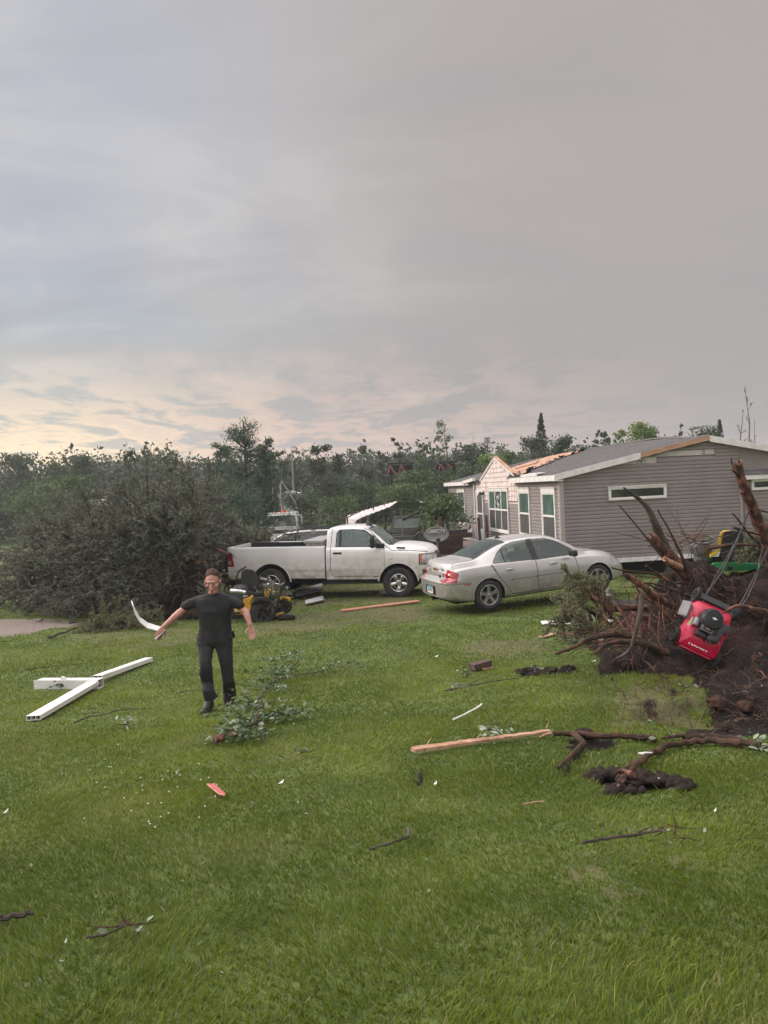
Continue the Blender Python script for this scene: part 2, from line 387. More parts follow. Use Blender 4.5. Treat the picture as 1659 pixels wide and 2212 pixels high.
def build_ground():
    def axis(fine_lo,fine_hi,step,lo,hi):
        a=list(np.arange(fine_lo,fine_hi,step)); s=step; v=a[-1]
        while v<hi: s*=1.16; v+=s; a.append(v)
        s=step; v=a[0]; b=[]
        while v>lo: s*=1.16; v-=s; b.append(v)
        return np.array(b[::-1]+a)
    xs=axis(-9.5,9.5,.055,-1400,1400); ys=axis(2.0,19.0,.055,-80,1500)
    X,Y=np.meshgrid(xs,ys); Z=gz(X,Y); s,t,g=masks(X,Y)
    Z=Z+s*((vnoise(X,Y,9,8)-.55)*.09+(vnoise(X,Y,22,9)-.5)*.04)-s*.02
    nx,ny=len(xs),len(ys); V=np.stack([X,Y,Z],-1).reshape(-1,3)
    i=np.arange(nx*ny).reshape(ny,nx); F=np.stack([i[:-1,:-1],i[:-1,1:],i[1:,1:],i[1:,:-1]],-1).reshape(-1,4)
    me=fastmesh('ground',V,F,attrs={'soil':s.ravel(),'thin':t.ravel()*.55,'gravel':g.ravel()})
    mm=mat('lawn_ground',(.072,.100,.034),rough=.95,spec=.1,col2=(.105,.135,.048),scale=3,bump=.6,bscale=30,
        dirt=((.06,.045,.03),9,.58,.70,.5),attr=[('thin',(.115,.085,.058)),('soil',(.017,.014,.012)),('gravel',(.20,.165,.145))])
    o=link('ground',me,mm); tag(o,kind='structure'); return o
ground_o=build_ground()
BOARDS_AVOID=[]   # (world xy a, b, half width): lying things that press the grass flat
def build_grass():
    P=[];W=[];H=[]
    bands=[(2.1,3.6,11000,.85),(3.6,5.2,7600,1.1),(5.2,7.5,4000,1.5),(7.5,10.5,1900,2.0),(10.5,14.5,900,2.9),(14.5,19.5,400,4.3),(19.5,27,120,7.0)]
    for y0,y1,dn,wf in bands:
        n0=int(dn*(y1-y0)*(y1+y0)*.5*1.26); y=np.sqrt(rng.uniform(y0*y0,y1*y1,n0)); x=rng.uniform(-.63,.63,n0)*y
        s,t,g=masks(x,y); keep=(s<.5)&(g<.5)&(rng.random(n0)>t*.5)
        # patchiness of the lawn
        pn=vnoise(x,y,1.6,11)*.5+vnoise(x,y,4.5,12)*.5
        keep&=rng.random(n0)<(.72+.55*pn)
        for (a,b,hw) in BOARDS_AVOID:
            ab=b-a; L2=ab@ab; tt=np.clip(((x-a[0])*ab[0]+(y-a[1])*ab[1])/L2,0,1); dd=np.hypot(x-a[0]-tt*ab[0],y-a[1]-tt*ab[1]); keep&=dd>hw
        x=x[keep];y=y[keep];t=t[keep]; P.append(np.stack([x,y,t],-1)); W.append(np.full(len(x),wf)); 
    P=np.concatenate(P);W=np.concatenate(W);n=len(P); x,y,t=P.T; z=gz(x,y)
    hn=vnoise(x,y,.8,21)*.6+vnoise(x,y,2.7,22)*.4
    h=(.024+.028*hn)*rng.uniform(.6,1.35,n)*(1-.35*t); tall=rng.random(n)<.025; h[tall]*=1.9
    h*=np.clip(.8+.35*(4.5-y)/3,.8,1.2)
    w=.0026*W*rng.uniform(.7,1.3,n)
    wind=vnoise(x,y,1.3,31)*6.28*1.2; an=wind+rng.normal(0,1.0,n); lean=h*rng.uniform(.25,1.1,n)
    dx,dy=np.cos(an),np.sin(an); fa=rng.uniform(0,6.28,n); sx,sy=np.cos(fa)*w,np.sin(fa)*w
    b=np.stack([x,y,z-.006],-1)
    def off(k,up,ln,ws): return b+np.stack([dx*lean*ln+sx*ws,dy*lean*ln+sy*ws,h*up],-1)
    V=np.stack([off(0,0,0,-1),off(0,0,0,1),off(0,.6,.35,.75),off(0,.6,.35,-.75),off(0,1.0,1.0,0)],1).reshape(-1,3)
    i=(np.arange(n)*5)[:,None]; F4=i+np.array([[0,1,2,3]]); F3=i+np.array([[3,2,4]])
    tone=np.clip((vnoise(x,y,.55,41)*.55+vnoise(x,y,2.3,42)*.45-.35)*1.6+rng.normal(0,.22,n),0,1)
    dry=np.clip((rng.random(n)<.06+.25*t)*rng.uniform(.4,1,n)+np.clip(vnoise(x,y,1.1,43)-.72,0,1)*1.5*rng.random(n),0,1)
    blue=np.clip((vnoise(x,y,.7,44)-.45)*1.8,0,.7)*rng.random(n)
    me=fastmesh('grass',V,[F4,F3],attrs={'tone':np.repeat(tone,5),'dry':np.repeat(dry,5),'cool':np.repeat(blue,5)})
    mm=mat('grass_blades',(.112,.156,.020),rough=.6,spec=.15,transl=.35,attr=[('tone',(.225,.275,.028)),('cool',(.080,.130,.040)),('dry',(.34,.29,.15))])
    o=link('grass',me,mm,smooth=False); tag(o,'short green lawn grass with paler and drier patches','grass',kind='stuff')
    print('grass blades',n); return o
# ---------------- house ----------------
# local frame: origin at near lower corner of the siding; t runs back along the long facade, s runs right along the gable wall
HC=Vector((5.35,21.8,-.83)); HT=Vector((-.113,.9936,0)).normalized(); HS=Vector((HT.y,-HT.x,0))
WALLH=2.53; HLEN=16.4; RIDGE_S=4.72; RIDGE_Z=3.60; EAVE_Z=2.62; OH=.22; OHG=.16; HW=9.44
def hw(s,t,z): return HC+HS*s+HT*t+Vector((0,0,z))
def _plane(px,py,n,off):
    d=rdir(px,py); o=HC+n*off; k=(o-ORG).dot(n)/d.dot(n); return ORG+d*k
def fac(px,py,off=0.0):     # facade plane -> (t,z)
    q=_plane(px,py,-HS,off)-HC; return q.dot(HT),q.z
def gab(px,py,off=0.0):     # gable plane -> (s,z)
    q=_plane(px,py,-HT,off)-HC; return q.dot(HS),q.z
RN=Vector((-(RIDGE_Z-EAVE_Z),0,RIDGE_S+OH)).normalized()    # in (s,t,z)
def roofz(s): return EAVE_Z+(RIDGE_Z-EAVE_Z)*(min(s,2*RIDGE_S-s)+OH)/(RIDGE_S+OH)
def roofp(px,py,off=0.0):   # left roof slope -> (t,s)
    d=rdir(px,py); n=HS*RN.x+Vector((0,0,RN.z)); o=hw(-OH,0,EAVE_Z)+n*off; k=(o-ORG).dot(n)/d.dot(n); q=ORG+d*k-HC
    return q.dot(HT),q.dot(HS)
m_siding=mat('vinyl_siding',(.245,.214,.208),rough=.55,spec=.35,col2=(.22,.193,.188),scale=1.5,dirt=((.10,.08,.065),26,.63,.70,.55))
m_shake=mat('shake_siding',(.66,.57,.54),rough=.65,spec=.3,col2=(.50,.42,.39),scale=6,stretch=(1,1,.25),dirt=((.2,.17,.15),30,.6,.7,.4))
m_trim=mat('white_trim',(.70,.68,.67),rough=.5,col2=(.60,.58,.57),scale=4,dirt=((.3,.27,.24),18,.6,.72,.4))
m_shingle=mat('asphalt_shingles',(.085,.083,.088),rough=.9,spec=.2,col2=(.15,.14,.14),scale=9,lo=.35,hi=.65,stretch=(1,1,1),bump=.7,bscale=45,dirt=((.05,.05,.052),30,.5,.65,.6))
m_osb=mat('bare_roof_sheathing',(.46,.285,.205),rough=.8,spec=.2,col2=(.36,.20,.14),scale=3.2,lo=.38,hi=.62,bump=.3,bscale=50,dirt=((.20,.11,.07),14,.56,.70,.7))
m_wrap=mat('house_wrap',(.50,.48,.46),rough=.6,col2=(.42,.40,.38),scale=4)
m_green=mat('window_screen_green',(.085,.140,.120),rough=.35,col2=(.045,.085,.074),scale=3,coat=.6)
m_scr=mat('insect_screen',(.085,.080,.078),rough=.45,col2=(.065,.062,.062),scale=6,coat=.15)
m_wdark=mat('dark_window',(.012,.014,.014),rough=.12,col2=(.04,.05,.045),scale=2.5,coat=.7)
m_deckwood=mat('deck_brown',(.085,.035,.022),rough=.7,col2=(.12,.055,.035),scale=6,bump=.3)
def build_house():
    H=empty('house',HC,label='single storey grey vinyl sided house with torn roof and bare gable trim',cat='house')
    RP={'roof','roof_sheathing','shingle_scraps','loose_board','roof_vent','shingle_heap'}
    def P(name,mb,m,smooth=False,parent=H):
        if name in RP: mb.v=[(v[0],v[1],v[2]+.17*float(sstep(.1,3.2,v[1])*(1-.5*sstep(9,16,v[1])))*max(0,1-abs(v[0]-RIDGE_S)/(RIDGE_S+OH))) for v in mb.v]
        mb.v=[hw(*v)-HC for v in mb.v]; return mb.build(name,m,parent,smooth)
    # long facade, real lap courses. window/door openings are covered by proud frames
    EXP=.115; LIP=.032
    def courses(mb,z0,z1,ranges,plane):
        n=int(round((z1-z0)/EXP)); e=(z1-z0)/n
        for i in range(n):
            za=z0+i*e; zb=za+e
            for a,b in ranges(za,zb):
                if b-a<.02: continue
                prof=[(LIP,za),(LIP+.001,za+.58*e),(.005,za+.90*e),(.003,zb)]
                for (p0,q0),(p1,q1) in zip(prof,prof[1:]): mb.quad(plane(a,p0,q0),plane(b,p0,q0),plane(b,p1,q1),plane(a,p1,q1))
                mb.quad(plane(a,LIP,za),plane(b,LIP,za),plane(b,.003,za),plane(a,.003,za))
    pf=lambda a,o,z:(-o,a,z); pg=lambda a,o,z:(a,-o,z); pfw=lambda a,o,z:(-o-.030,a,z); pgw=lambda a,o,z:(a,-o-.030,z)
    mb=MB()
    # facade top dips out of sight behind fascia
    courses(mb,0,WALLH,lambda za,zb:[(.0,HLEN)],pf)
    mb.box((.06,HLEN/2,WALLH/2),(.11,HLEN-.02,WALLH-.01))
    P('facade_wall',mb,m_siding)
    mb=MB()
    def rg(za,zb):
        # width of the gable wall below the rake, with the strip of missing siding left out
        s0,s1=0,5.78
        if za>roofz(0)-.12: s0=(za+.14-EAVE_Z)/(RIDGE_Z-EAVE_Z)*(RIDGE_S+OH)-OH; s1=min(5.78,2*RIDGE_S-s0)
        r=[(s0,s1)]
        for (a,b,c,d) in gaps:
            if za<d-.03 and zb>c+.03:
                q=[]
                for (p0,p1) in r:
                    if a>p0: q.append((p0,min(a,p1)))
                    if b<p1: q.append((max(b,p0),p1))
                r=q
        return r
    def gq(x0,y0,x1,y1):
        a=gab(x0,(y0+y1)/2)[0]; b=gab(x1,(y0+y1)/2)[0]; c=gab((x0+x1)/2,y1)[1]; d=gab((x0+x1)/2,y0)[1]; return a,b,c,d
    r4=lambda x,y:(1110.3+.3307*x,877.7+.3307*y)
    gaps=[gq(*r4(600,330),*r4(930,378)),gq(*r4(930,288),*r4(1308,322))]
    courses(mb,0,3.55,rg,pg)
    # backing sheet follows the rake
    mb.prism([(0,0),(5.78,0),(9.4,0),(9.4,WALLH),(9.4,roofz(9.4)-.06),(RIDGE_S,RIDGE_Z-.1),(0,roofz(0)-.1)],.03,.14,axis='Y')
    P('gable_wall',mb,m_siding)
    # exposed house wrap
    mb=MB()
    a,b,c,d=gaps[0]; mb.add([(a,-.006,c),(b,-.006,c),(b,-.006,d+.12),(a+.9,-.006,d+.10)],[(0,1,2,3)]); 
    a,b,c,d=gaps[1]; mb.add([(a-.25,-.006,c),(b,-.006,c),(b,-.006,d),(a+.1,-.006,d)],[(0,1,2,3)])
    w=P('house_wrap',mb,m_wrap)
    # printed arrow logo and letters on the wrap
    mk=mat('wrap_print',(.05,.05,.05),rough=.7); mb=MB()
    s0,z0=gab(*r4(830,367)); q=.085
    for (x0,zz0,x1,zz1,wd) in ((-.14,-.06,-.14,.05,.02),(-.14,.05,.14,.05,.02),(.14,.05,.14,-.06,.02),(0,-.06,0,.035,.018),(-.06,-.02,0,.035,.016),(.06,-.02,0,.035,.016),(-.05,-.045,.05,-.045,.014)):
        a=Vector((s0+x0*.9,-.009,z0+zz0)); b=Vector((s0+x1*.9,-.009,z0+zz1)); dr=(b-a).normalized(); nn=Vector((-dr.z,0,dr.x))*wd/2; mb.add([a+nn,b+nn,b-nn,a-nn],[(0,1,2,3)])
    s0,z0=gab(*r4(1234,298))
    for k in range(3):
        for j in (-1,1): mb.box((s0+.03*j,-.009,z0+.07-.065*k),(.03,.002,.035+.01*j))
    P('wrap_print',mb,mk,parent=w)
    # roof: two slopes, thick sheets
    def slope(mb,sa,sb,ta,tb,th=.07,lift=0.0,n=1):
        for k in range(n):
            s0=sa+(sb-sa)*k/n; s1=sa+(sb-sa)*(k+1)/n
            up=lift+(.008 if n>1 else 0)
            V=[(s0,ta,roofz(s0)+up),(s0,tb,roofz(s0)+up),(s1,tb,roofz(s1)+lift),(s1,ta,roofz(s1)+lift)]
            V+=[(a,b,c-th) for a,b,c in V]; mb.add(V,[(0,1,2,3),(7,6,5,4),(0,4,5,1),(1,5,6,2),(2,6,7,3),(3,7,4,0)])
    mb=MB()
    ga,gb=sorted((fac(1112,1030,.03)[0],fac(1037,1038,.03)[0])); br=[-OHG,1,2.2,ga,(ga*2+gb)/3,(ga+gb*2)/3,gb,gb+1.3,gb+2.6,gb+4,gb+5.5,HLEN+.2]
    for ta,tb in zip(br,br[1:]): slope(mb,.005 if ga-.01<=ta<gb-.01 else -OH,RIDGE_S,ta,tb,n=34); slope(mb,RIDGE_S,2*RIDGE_S+OH,ta,tb,n=4)
    for i in range(12): mb.prism([(RIDGE_S-.16,RIDGE_Z-.02),(RIDGE_S,RIDGE_Z+.03),(RIDGE_S+.16,RIDGE_Z-.02),(RIDGE_S,RIDGE_Z-.05)],-OHG+.76*i,-OHG+.76*(i+1),axis='Y')
    roof=P('roof',mb,m_shingle)
    # stripped strip of sheathing, a jagged outline on the left slope
    px=[(1113,1027.5),(1128,1025.5),(1143,1023),(1150,1019),(1163,1013),(1178,1008),(1186,1003.5),(1209,997),(1230,991),(1252,985),(1272,978.5),(1292,972.5),(1315,966.5),(1335,962),(1334,960.5),(1290,968),(1252,975.5),(1210,983.5),(1170,991),(1140,997),(1118,1002),(1095,1006),(1098,1014)]
    ol=[(4.3,-.2),(4.5,.4),(6.0,1.4),(7.0,2.3),(7.9,3.2),(8.4,4.0),(9.6,4.65),(13.6,4.45),(12.2,2.3),(9.6,.6),(8.4,-.15)]; jag=[]
    for i,(t,s) in enumerate(ol):
        t2,s2=ol[(i+1)%len(ol)]
        for k in range(7):
            f=k/7; jt=random.uniform(-.2,.2) if k else 0; jag.append((t+(t2-t)*f+jt,min(RIDGE_S-.02,max(-OH+.02,s+(s2-s)*f+random.uniform(-.06,.06)))))
    n=len(jag); JP=np.array(jag); mb=MB(); ts=np.arange(3.9,14,.13); ss_=np.arange(-.2,4.66,.11)
    for t in ts:
        for s in ss_:
            if inpoly(JP,np.array(t+.06),np.array(s+.05)) and not (s<.02 and ga-.1<t<gb):
                e1=(t+.13); e2=min(s+.11,RIDGE_S); zz=lambda s_:roofz(s_)+.030
                mb.add([(s,t,zz(s)),(s,e1,zz(s)),(e2,e1,zz(e2)),(e2,t,zz(e2))],[(0,1,2,3)])
    P('roof_sheathing',mb,m_osb,parent=roof)
    # curled shingle scraps along the torn edge
    mb=MB(); fl=mat('torn_underlayment',(.022,.022,.025),rough=.9,col2=(.05,.05,.05),scale=8)
    for i in range(n):
        t,s=jag[i]
        if s<.5 and t>4.8: continue
        for r in range(1):
            a=random.uniform(0,6.28); l=random.uniform(.04,.13); c=Vector((s,t+random.uniform(-.1,.1),roofz(s)+.035)); u=Vector((math.cos(a)*l,math.sin(a)*l*1.5,random.uniform(.0,.13))); v=Vector((-math.sin(a)*l*.7,math.cos(a)*l,random.uniform(-.01,.02)))
            mb.add([c-u-v,c+u-v,c+u+v,c-u+v,(c+u+v)+Vector((0,0,.012))],[(0,1,2,3),(0,1,4)])
    P('shingle_scraps',mb,fl,parent=roof)['kind']='stuff'
    # loose boards lying on the sheathing (parts of the roof frame, still nailed)
    def onroof(px_,py_,o=.06): t,s=roofp(px_,py_); return Vector((s,t,roofz(s)+o))
    mb=MB()
    for A,B in (((1113,1018),(1155,1008)),((1155,1009),(1164,1002))):
        mb.tube([onroof(*A),onroof(*B)],.025,4)
    P('loose_board',mb,m_lumber,parent=roof)
    # vents and piled debris at the ridge
    mb=MB(); q=onroof(1276,966,.0); mb.tube([q,q+Vector((0,0,.42))],.11,12); mb.tube([q+Vector((0,0,.42)),q+Vector((0,0,.5))],.17,12); P('roof_vent',mb,m_chrome,parent=roof,smooth=True)
    mb=MB(); q=onroof(1318,960,.0); mb.box(q+Vector((0,0,.12)),(.5,.9,.25),rot=Matrix.Rotation(.4,3,'Y')); mb.box(q+Vector((-.5,.3,.22)),(.7,.5,.06),rot=Matrix.Rotation(-.35,3,'Y')); mb.box(q+Vector((-.9,.2,.1)),(.8,1.0,.05),rot=Matrix.Rotation(-.2,3,'X'))
    for k in range(16): mb.box(q+Vector((random.uniform(-1.3,.2),random.uniform(-.8,.9),random.uniform(.02,.25))),(random.uniform(.1,.5),random.uniform(.05,.3),.04),rot=Matrix.Rotation(random.uniform(-.7,.7),3,random.choice('XYZ')))
    P('shingle_heap',mb,fl,parent=roof)
    mb=MB()
    for k in range(7): mb.box(q+Vector((random.uniform(-1.4,-.2),random.uniform(-.8,.9),random.uniform(.04,.2))),(random.uniform(.3,.9),.09,.04),rot=Matrix.Rotation(random.uniform(-.9,.9),3,'Z')@Matrix.Rotation(random.uniform(-.3,.3),3,'Y'))
    P('loose_board',mb,m_lumber,parent=roof)
    # fascia (eave) in three pieces and rake boards on the gable
    mb=MB(); t1=fac(1113,1035)[0]; t2=fac(1035,1040)[0]; t3=fac(1022,1042)[0]
    fz=EAVE_Z-.09
    mb.box((-OH-.012,t1/2-.1,fz),(.03,t1+.2,.17)); mb.box((-OH/2,(t1-.2)/2,EAVE_Z-.165),(OH-.02,t1+.1,.02))
    mb.box((-OH-.012,(t3+HLEN)/2+.1,fz),(.03,HLEN-t3+.2,.17)); mb.box((-OH/2,(t3+HLEN)/2,EAVE_Z-.165),(OH-.02,HLEN-t3+.1,.02))
    mb.box((-OH-.05,(t3+t2)/2+.35,fz+.10),(.12,abs(t3-t2)+1.0,.13),rot=Matrix.Rotation(-.05,3,'X'))
    mb.box((-OH+.15,(t1-2.2),EAVE_Z+.085),(.30,1.7,.03),rot=Matrix.Rotation(-.15,3,'Y')); mb.box((-OH+.02,(t1-2.2),EAVE_Z+.05),(.03,1.7,.09))
    P('fascia',mb,m_trim)
    def rake(mb,sa,sb,hgt=.17,o=.0,up=.012):
        V=[]
        for s in (sa,sb):
            z=roofz(s)+up
            for (y,dz) in ((-OHG-.03-o,0),(-OHG+.004,0),(-OHG+.004,-hgt),(-OHG-.03-o,-hgt)): V.append((s,y,z+dz))
        mb.add(V,[(0,1,2,3),(7,6,5,4)]+[(i,(i+1)%4,(i+1)%4+4,i+4) for i in range(4)])
    sj=gab(*r4(808,318))[0]
    mb=MB(); rake(mb,-OH-.02,sj,.18); rake(mb,RIDGE_S+.01,2*RIDGE_S+OH,.19); mb.box((-OH/2,-OHG/2-.02,EAVE_Z-.17),(OH+.04,OHG+.06,.03))
    P('rake_board',mb,m_trim)
    mb=MB(); rake(mb,sj,RIDGE_S,.15,o=-.008); P('bare_rake_board',mb,m_lumber)['label']='bare unpainted wood rake board'
    # soffit strip under the rake
    mb=MB()
    for sa,sb in ((-OH,RIDGE_S),(RIDGE_S,2*RIDGE_S+OH)):
        mb.quad((sa,-OHG,roofz(sa)-.165),(sb,-OHG,roofz(sb)-.165),(sb,.03,roofz(sb)-.165),(sa,.03,roofz(sa)-.165))
    P('soffit',mb,m_trim)
    # corner boards, bottom trim
    mb=MB(); mb.box((.03,-.024,WALLH/2),(.11,.035,WALLH)); mb.box((-.024,.04,WALLH/2),(.035,.11,WALLH)); mb.box((5.79,-.03,1.42),(.10,.05,2.84))
    mb.box((-.02,HLEN-.03,WALLH/2),(.05,.09,WALLH))
    P('corner_board',mb,mat('grey_corner_board',(.36,.315,.30),rough=.5,col2=(.32,.28,.27),scale=3))
    mb=MB(); mb.box((-.012,HLEN/2,-.07),(.04,HLEN,.14)); mb.box((4.7,-.012,-.07),(9.4,.04,.14)); P('bottom_trim',mb,m_trim)
    mb=MB(); mb.box((4.9,HLEN/2+.4,-.32),(8.6,HLEN-.4,.42)); P('crawlspace_shade',mb,m_dark)  # dark block under the floor: crawlspace shade put into a near-black colour
    mb=MB()
    for s in (1.2,3.6,6.4):
        for k in range(3): mb.box((s,.32,-.50+.19*k),(.38,.19,.185),bev=.01)
    P('block_pier',mb,mat('concrete_block',(.11,.105,.10),rough=.9,col2=(.08,.075,.07),scale=9,bump=.5))
    # shake-clad entry gable
    Z=lambda x,y:(949+.16535*x,976.5+.16535*y)
    pts=[(480,400),(530,370),(725,62),(990,300),(1000,380),(1030,400),(1045,705),(910,700),(600,680),(490,672)]
    outl=[fac(*Z(*p),.03) for p in pts]
    mb=MB(); n=len(outl); V=[(-.030,t,z) for t,z in outl]+[(.0,t,z) for t,z in outl]
    mb.add(V,[tuple(range(n))]+[(i,(i+1)%n,(i+1)%n+n,i+n) for i in range(n)])
    O=np.array(outl)
    # individual shakes, proud of the sheet, clipped by the outline
    rows=int((O[:,1].max()-O[:,1].min())/.185)+1; z0=O[:,1].min()
    for r in range(rows):
        za=z0+r*.185; t=O[:,0].min()-random.uniform(0,.2)
        while t<O[:,0].max():
            wd=random.uniform(.10,.22); a,b=t+.004,t+wd-.004; t+=wd
            cc=[(a,za),(b,za),(b,za+.18),(a,za+.18)]
            if all(inpoly(O,np.array(p),np.array(q)) for p,q in cc):
                o1=-.052-random.uniform(0,.006); jz=random.uniform(-.008,.008)
                mb.add([(o1,a,za+jz),(o1,b,za+jz),(-.032,b,za+.18),(-.032,a,za+.18),(-.028,a,za+jz),(-.028,b,za+jz)],[(0,1,2,3),(0,1,5,4),(0,3,4),(1,2,5)])
    P('entry_gable',mb,m_shake)
    # trim and short roof of the entry gable
    pk=fac(*Z(725,62),.03); lb=fac(*Z(535,362),.03); rb=fac(*Z(992,296),.03)
    mb=MB(); mr=MB()
    for (a,b) in ((lb,pk),(pk,rb)):
        A=Vector((-.075,a[0],a[1]));B=Vector((-.075,b[0],b[1])); d=(B-A).normalized(); nn=Vector((0,-d.z,d.y)); nn=nn if nn.z>0 else -nn
        for off,wd,m2 in ((0,.085,mb),):
            V=[A-nn*wd,B-nn*wd,B,A]; V+=[v+Vector((.09,0,0)) for v in V]; m2.add(V,[(0,1,2,3),(7,6,5,4),(0,4,5,1),(2,6,7,3),(1,5,6,2),(0,3,7,4)])
        dep=lambda q:.06
        V=[A+nn*.004+Vector((-.02,0,0)),B+nn*.004+Vector((-.02,0,0)),Vector((dep(b),b[0],b[1]+.01)),Vector((dep(a),a[0],a[1]+.01))]; V+=[v+nn*.014 for v in V]
        mr.add(V,[(0,1,2,3),(7,6,5,4),(0,4,5,1),(2,6,7,3),(1,5,6,2),(0,3,7,4)])
    P('gable_trim',mb,m_trim); P('gable_roof',mr,m_osb)
    # windows, door
    def rect(x0,y0,x1,y1,plane=fac,conv=Z):
        p=lambda x,y: plane(*conv(x,y)); a=p(x1,(y0+y1)/2)[0]; b=p(x0,(y0+y1)/2)[0]; c=p((x0+x1)/2,y1)[1]; d=p((x0+x1)/2,y0)[1]
        return min(a,b),max(a,b),c,d
    def window(r,cols=1,split=.5,mats=(None,None),head=.12,sill=.1,pl=pfw,side=.075,name='window',lowm=m_scr,topm=m_green):
        a,b,c,d=r; f=MB(); o=.05
        def bx(mb,a0,a1,z0,z1,o0,o1):
            V=[pl(a0,o0,z0),pl(a1,o0,z0),pl(a1,o0,z1),pl(a0,o0,z1),pl(a0,o1,z0),pl(a1,o1,z0),pl(a1,o1,z1),pl(a0,o1,z1)]
            mb.add(V,[(0,1,2,3),(7,6,5,4),(0,4,5,1),(2,6,7,3),(1,5,6,2),(0,3,7,4)])
        bx(f,a,a+side,c,d,.0,o); bx(f,b-side,b,c,d,0,o); bx(f,a+side,b-side,d-head,d,0,o); bx(f,a+side,b-side,c,c+sill,0,o)
        bx(f,a-.015,b+.015,d-.005,d+.02,0,o+.02)
        fo=P('window',f,m_trim)
        wd=(b-a-2*side)/cols
        for k in range(cols):
            a0=a+side+k*wd; a1=a0+wd; sb=.028 if cols>1 else .035; zs=c+sill+(d-head-c-sill)*split
            s_=MB(); bx(s_,a0,a0+sb,c+sill,d-head,0,.036); bx(s_,a1-sb,a1,c+sill,d-head,0,.036)
            if split>0: bx(s_,a0+sb,a1-sb,zs-.03,zs+.03,0,.038)
            bx(s_,a0+sb,a1-sb,d-head-.03,d-head,0,.036); bx(s_,a0+sb,a1-sb,c+sill,c+sill+.03,0,.036)
            P('sash',s_,m_white,parent=fo)
            if split>0:
                g=MB(); bx(g,a0+sb,a1-sb,zs+.03,d-head-.03,0,.022); P('pane',g,topm if not isinstance(topm,list) else topm[k],parent=fo)
                g=MB(); bx(g,a0+sb,a1-sb,c+sill+.03,zs-.03,0,.026); P('screen',g,lowm,parent=fo)
            else:
                g=MB(); bx(g,a0+sb,a1-sb,c+sill+.03,d-head-.03,0,.022); P('pane',g,topm,parent=fo)
        return fo
    curt=mat('curtained_window',(.02,.025,.022),rough=.2,col2=(.22,.27,.25),scale=3.4,lo=.52,hi=.6,stretch=(1,8,.8),coat=.5)
    window(rect(257,487,352,945),split=.52,topm=curt,lowm=curt)
    psh=lambda a,o,z:(-o-.042,a,z)
    window(rect(672,470,925,1045),cols=3,pl=psh,split=.52,head=.11,topm=[m_green,mat('broken_pane',(.02,.02,.025),rough=.2,col2=(.55,.58,.6),scale=6,lo=.53,hi=.6,stretch=(1,2,1)),m_green])
    window(rect(1060,470,1205,1105),split=.5,head=.16)
    window(rect(1365,470,1543,1166),split=.5,head=.17)
    # broken pane: white shards and star shaped bar in the middle light
    a,b,c,d=rect(672,470,925,1045); mid=(a+b)/2; zc=c+(d-c)*.72
    mb=MB()
    for (y0,z0,y1,z1) in ((-.10,-.18,0,-.02),(.10,-.18,0,-.02),(-.10,-.28,-.02,-.10),(.10,-.3,.02,-.10),(-.12,.12,.12,.17)):
        A=Vector((-.072,mid+y0,zc+z0));B=Vector((-.072,mid+y1,zc+z1)); dd=(B-A).normalized(); nn=Vector((0,-dd.z,dd.y))*.014; mb.add([A+nn,B+nn,B-nn,A-nn],[(0,1,2,3)])
    P('broken_blind',mb,m_white)
    # gable windows
    g4=lambda x,y:r4(x,y)
    window(rect(612,520,990,606,plane=gab,conv=g4),split=0,head=.05,sill=.05,side=.05,pl=pgw,topm=m_wdark)
    # door
    a,b,c,d=rect(515,498,603,1132)
    f=MB(); 
    def bxf(mb,a0,a1,z0,z1,o0,o1):
        o0+=.045;o1+=.045;V=[(-o0,a0,z0),(-o0,a1,z0),(-o0,a1,z1),(-o0,a0,z1),(-o1,a0,z0),(-o1,a1,z0),(-o1,a1,z1),(-o1,a0,z1)]; mb.add(V,[(0,1,2,3),(7,6,5,4),(0,4,5,1),(2,6,7,3),(1,5,6,2),(0,3,7,4)])
    bxf(f,a,a+.09,c,d,.0,.06); bxf(f,b-.09,b,c,d,0,.06); bxf(f,a+.09,b-.09,d-.14,d,0,.06); P('door_frame',f,m_trim)
    D=MB(); a0,a1=a+.09,b-.09; zt=d-.14
    bxf(D,a0,a0+.07,c,zt,0,.045); bxf(D,a1-.07,a1,c,zt,0,.045); bxf(D,a0+.07,a1-.07,c,c+.45,0,.042); bxf(D,a0+.07,a1-.07,zt-.08,zt,0,.045); zm=c+(zt-c)*.56; bxf(D,a0+.07,a1-.07,zm-.03,zm+.03,0,.045)
    door=P('door',D,m_white)
    g=MB(); bxf(g,a0+.07,a1-.07,zm+.03,zt-.08,0,.03); bxf(g,a0+.07,a1-.07,c+.45,zm-.03,0,.03); P('door_glass',g,m_scr,parent=door)
    g=MB(); g.tube([(-.10,a0+.04,c+.95),(-.10,a0+.22,c+.95)],.015,6); g.tube([(-.04,a0+.04,c+.95),(-.10,a0+.04,c+.95)],.015,6); P('handle',g,m_chrome,parent=door)
    # porch lamp
    t,z=fac(*Z(598,540)); mb=MB(); mb.box((-.05,t,z),(.04,.12,.12),bev=.01); mb.tube([(-.05,t,z),(-.2,t,z+.03)],.025,8); mb.lathe([(0,.08),(.05,.07),(.09,-.02),(.10,-.07),(.0,-.05)],12,'Z',(-.22,t,z)); P('wall_lamp',mb,m_black,smooth=True)
    # downspout and a small outlet box
    t=fac(*Z(477,700))[0]; mb=MB(); mb.box((-.045,t,WALLH/2-.02),(.06,.11,WALLH+.02),bev=.01); P('downspout',mb,m_trim)
    t,z=fac(*Z(438,1035)); mb=MB(); mb.box((-.05,t,z),(.08,.2,.22),bev=.015); mb.tube([(-.06,t,z),(-.2,t+.1,z)],.03,6); P('outlet_box',mb,m_white)
    # side wing with its own low eave at the right end
    mb=MB()
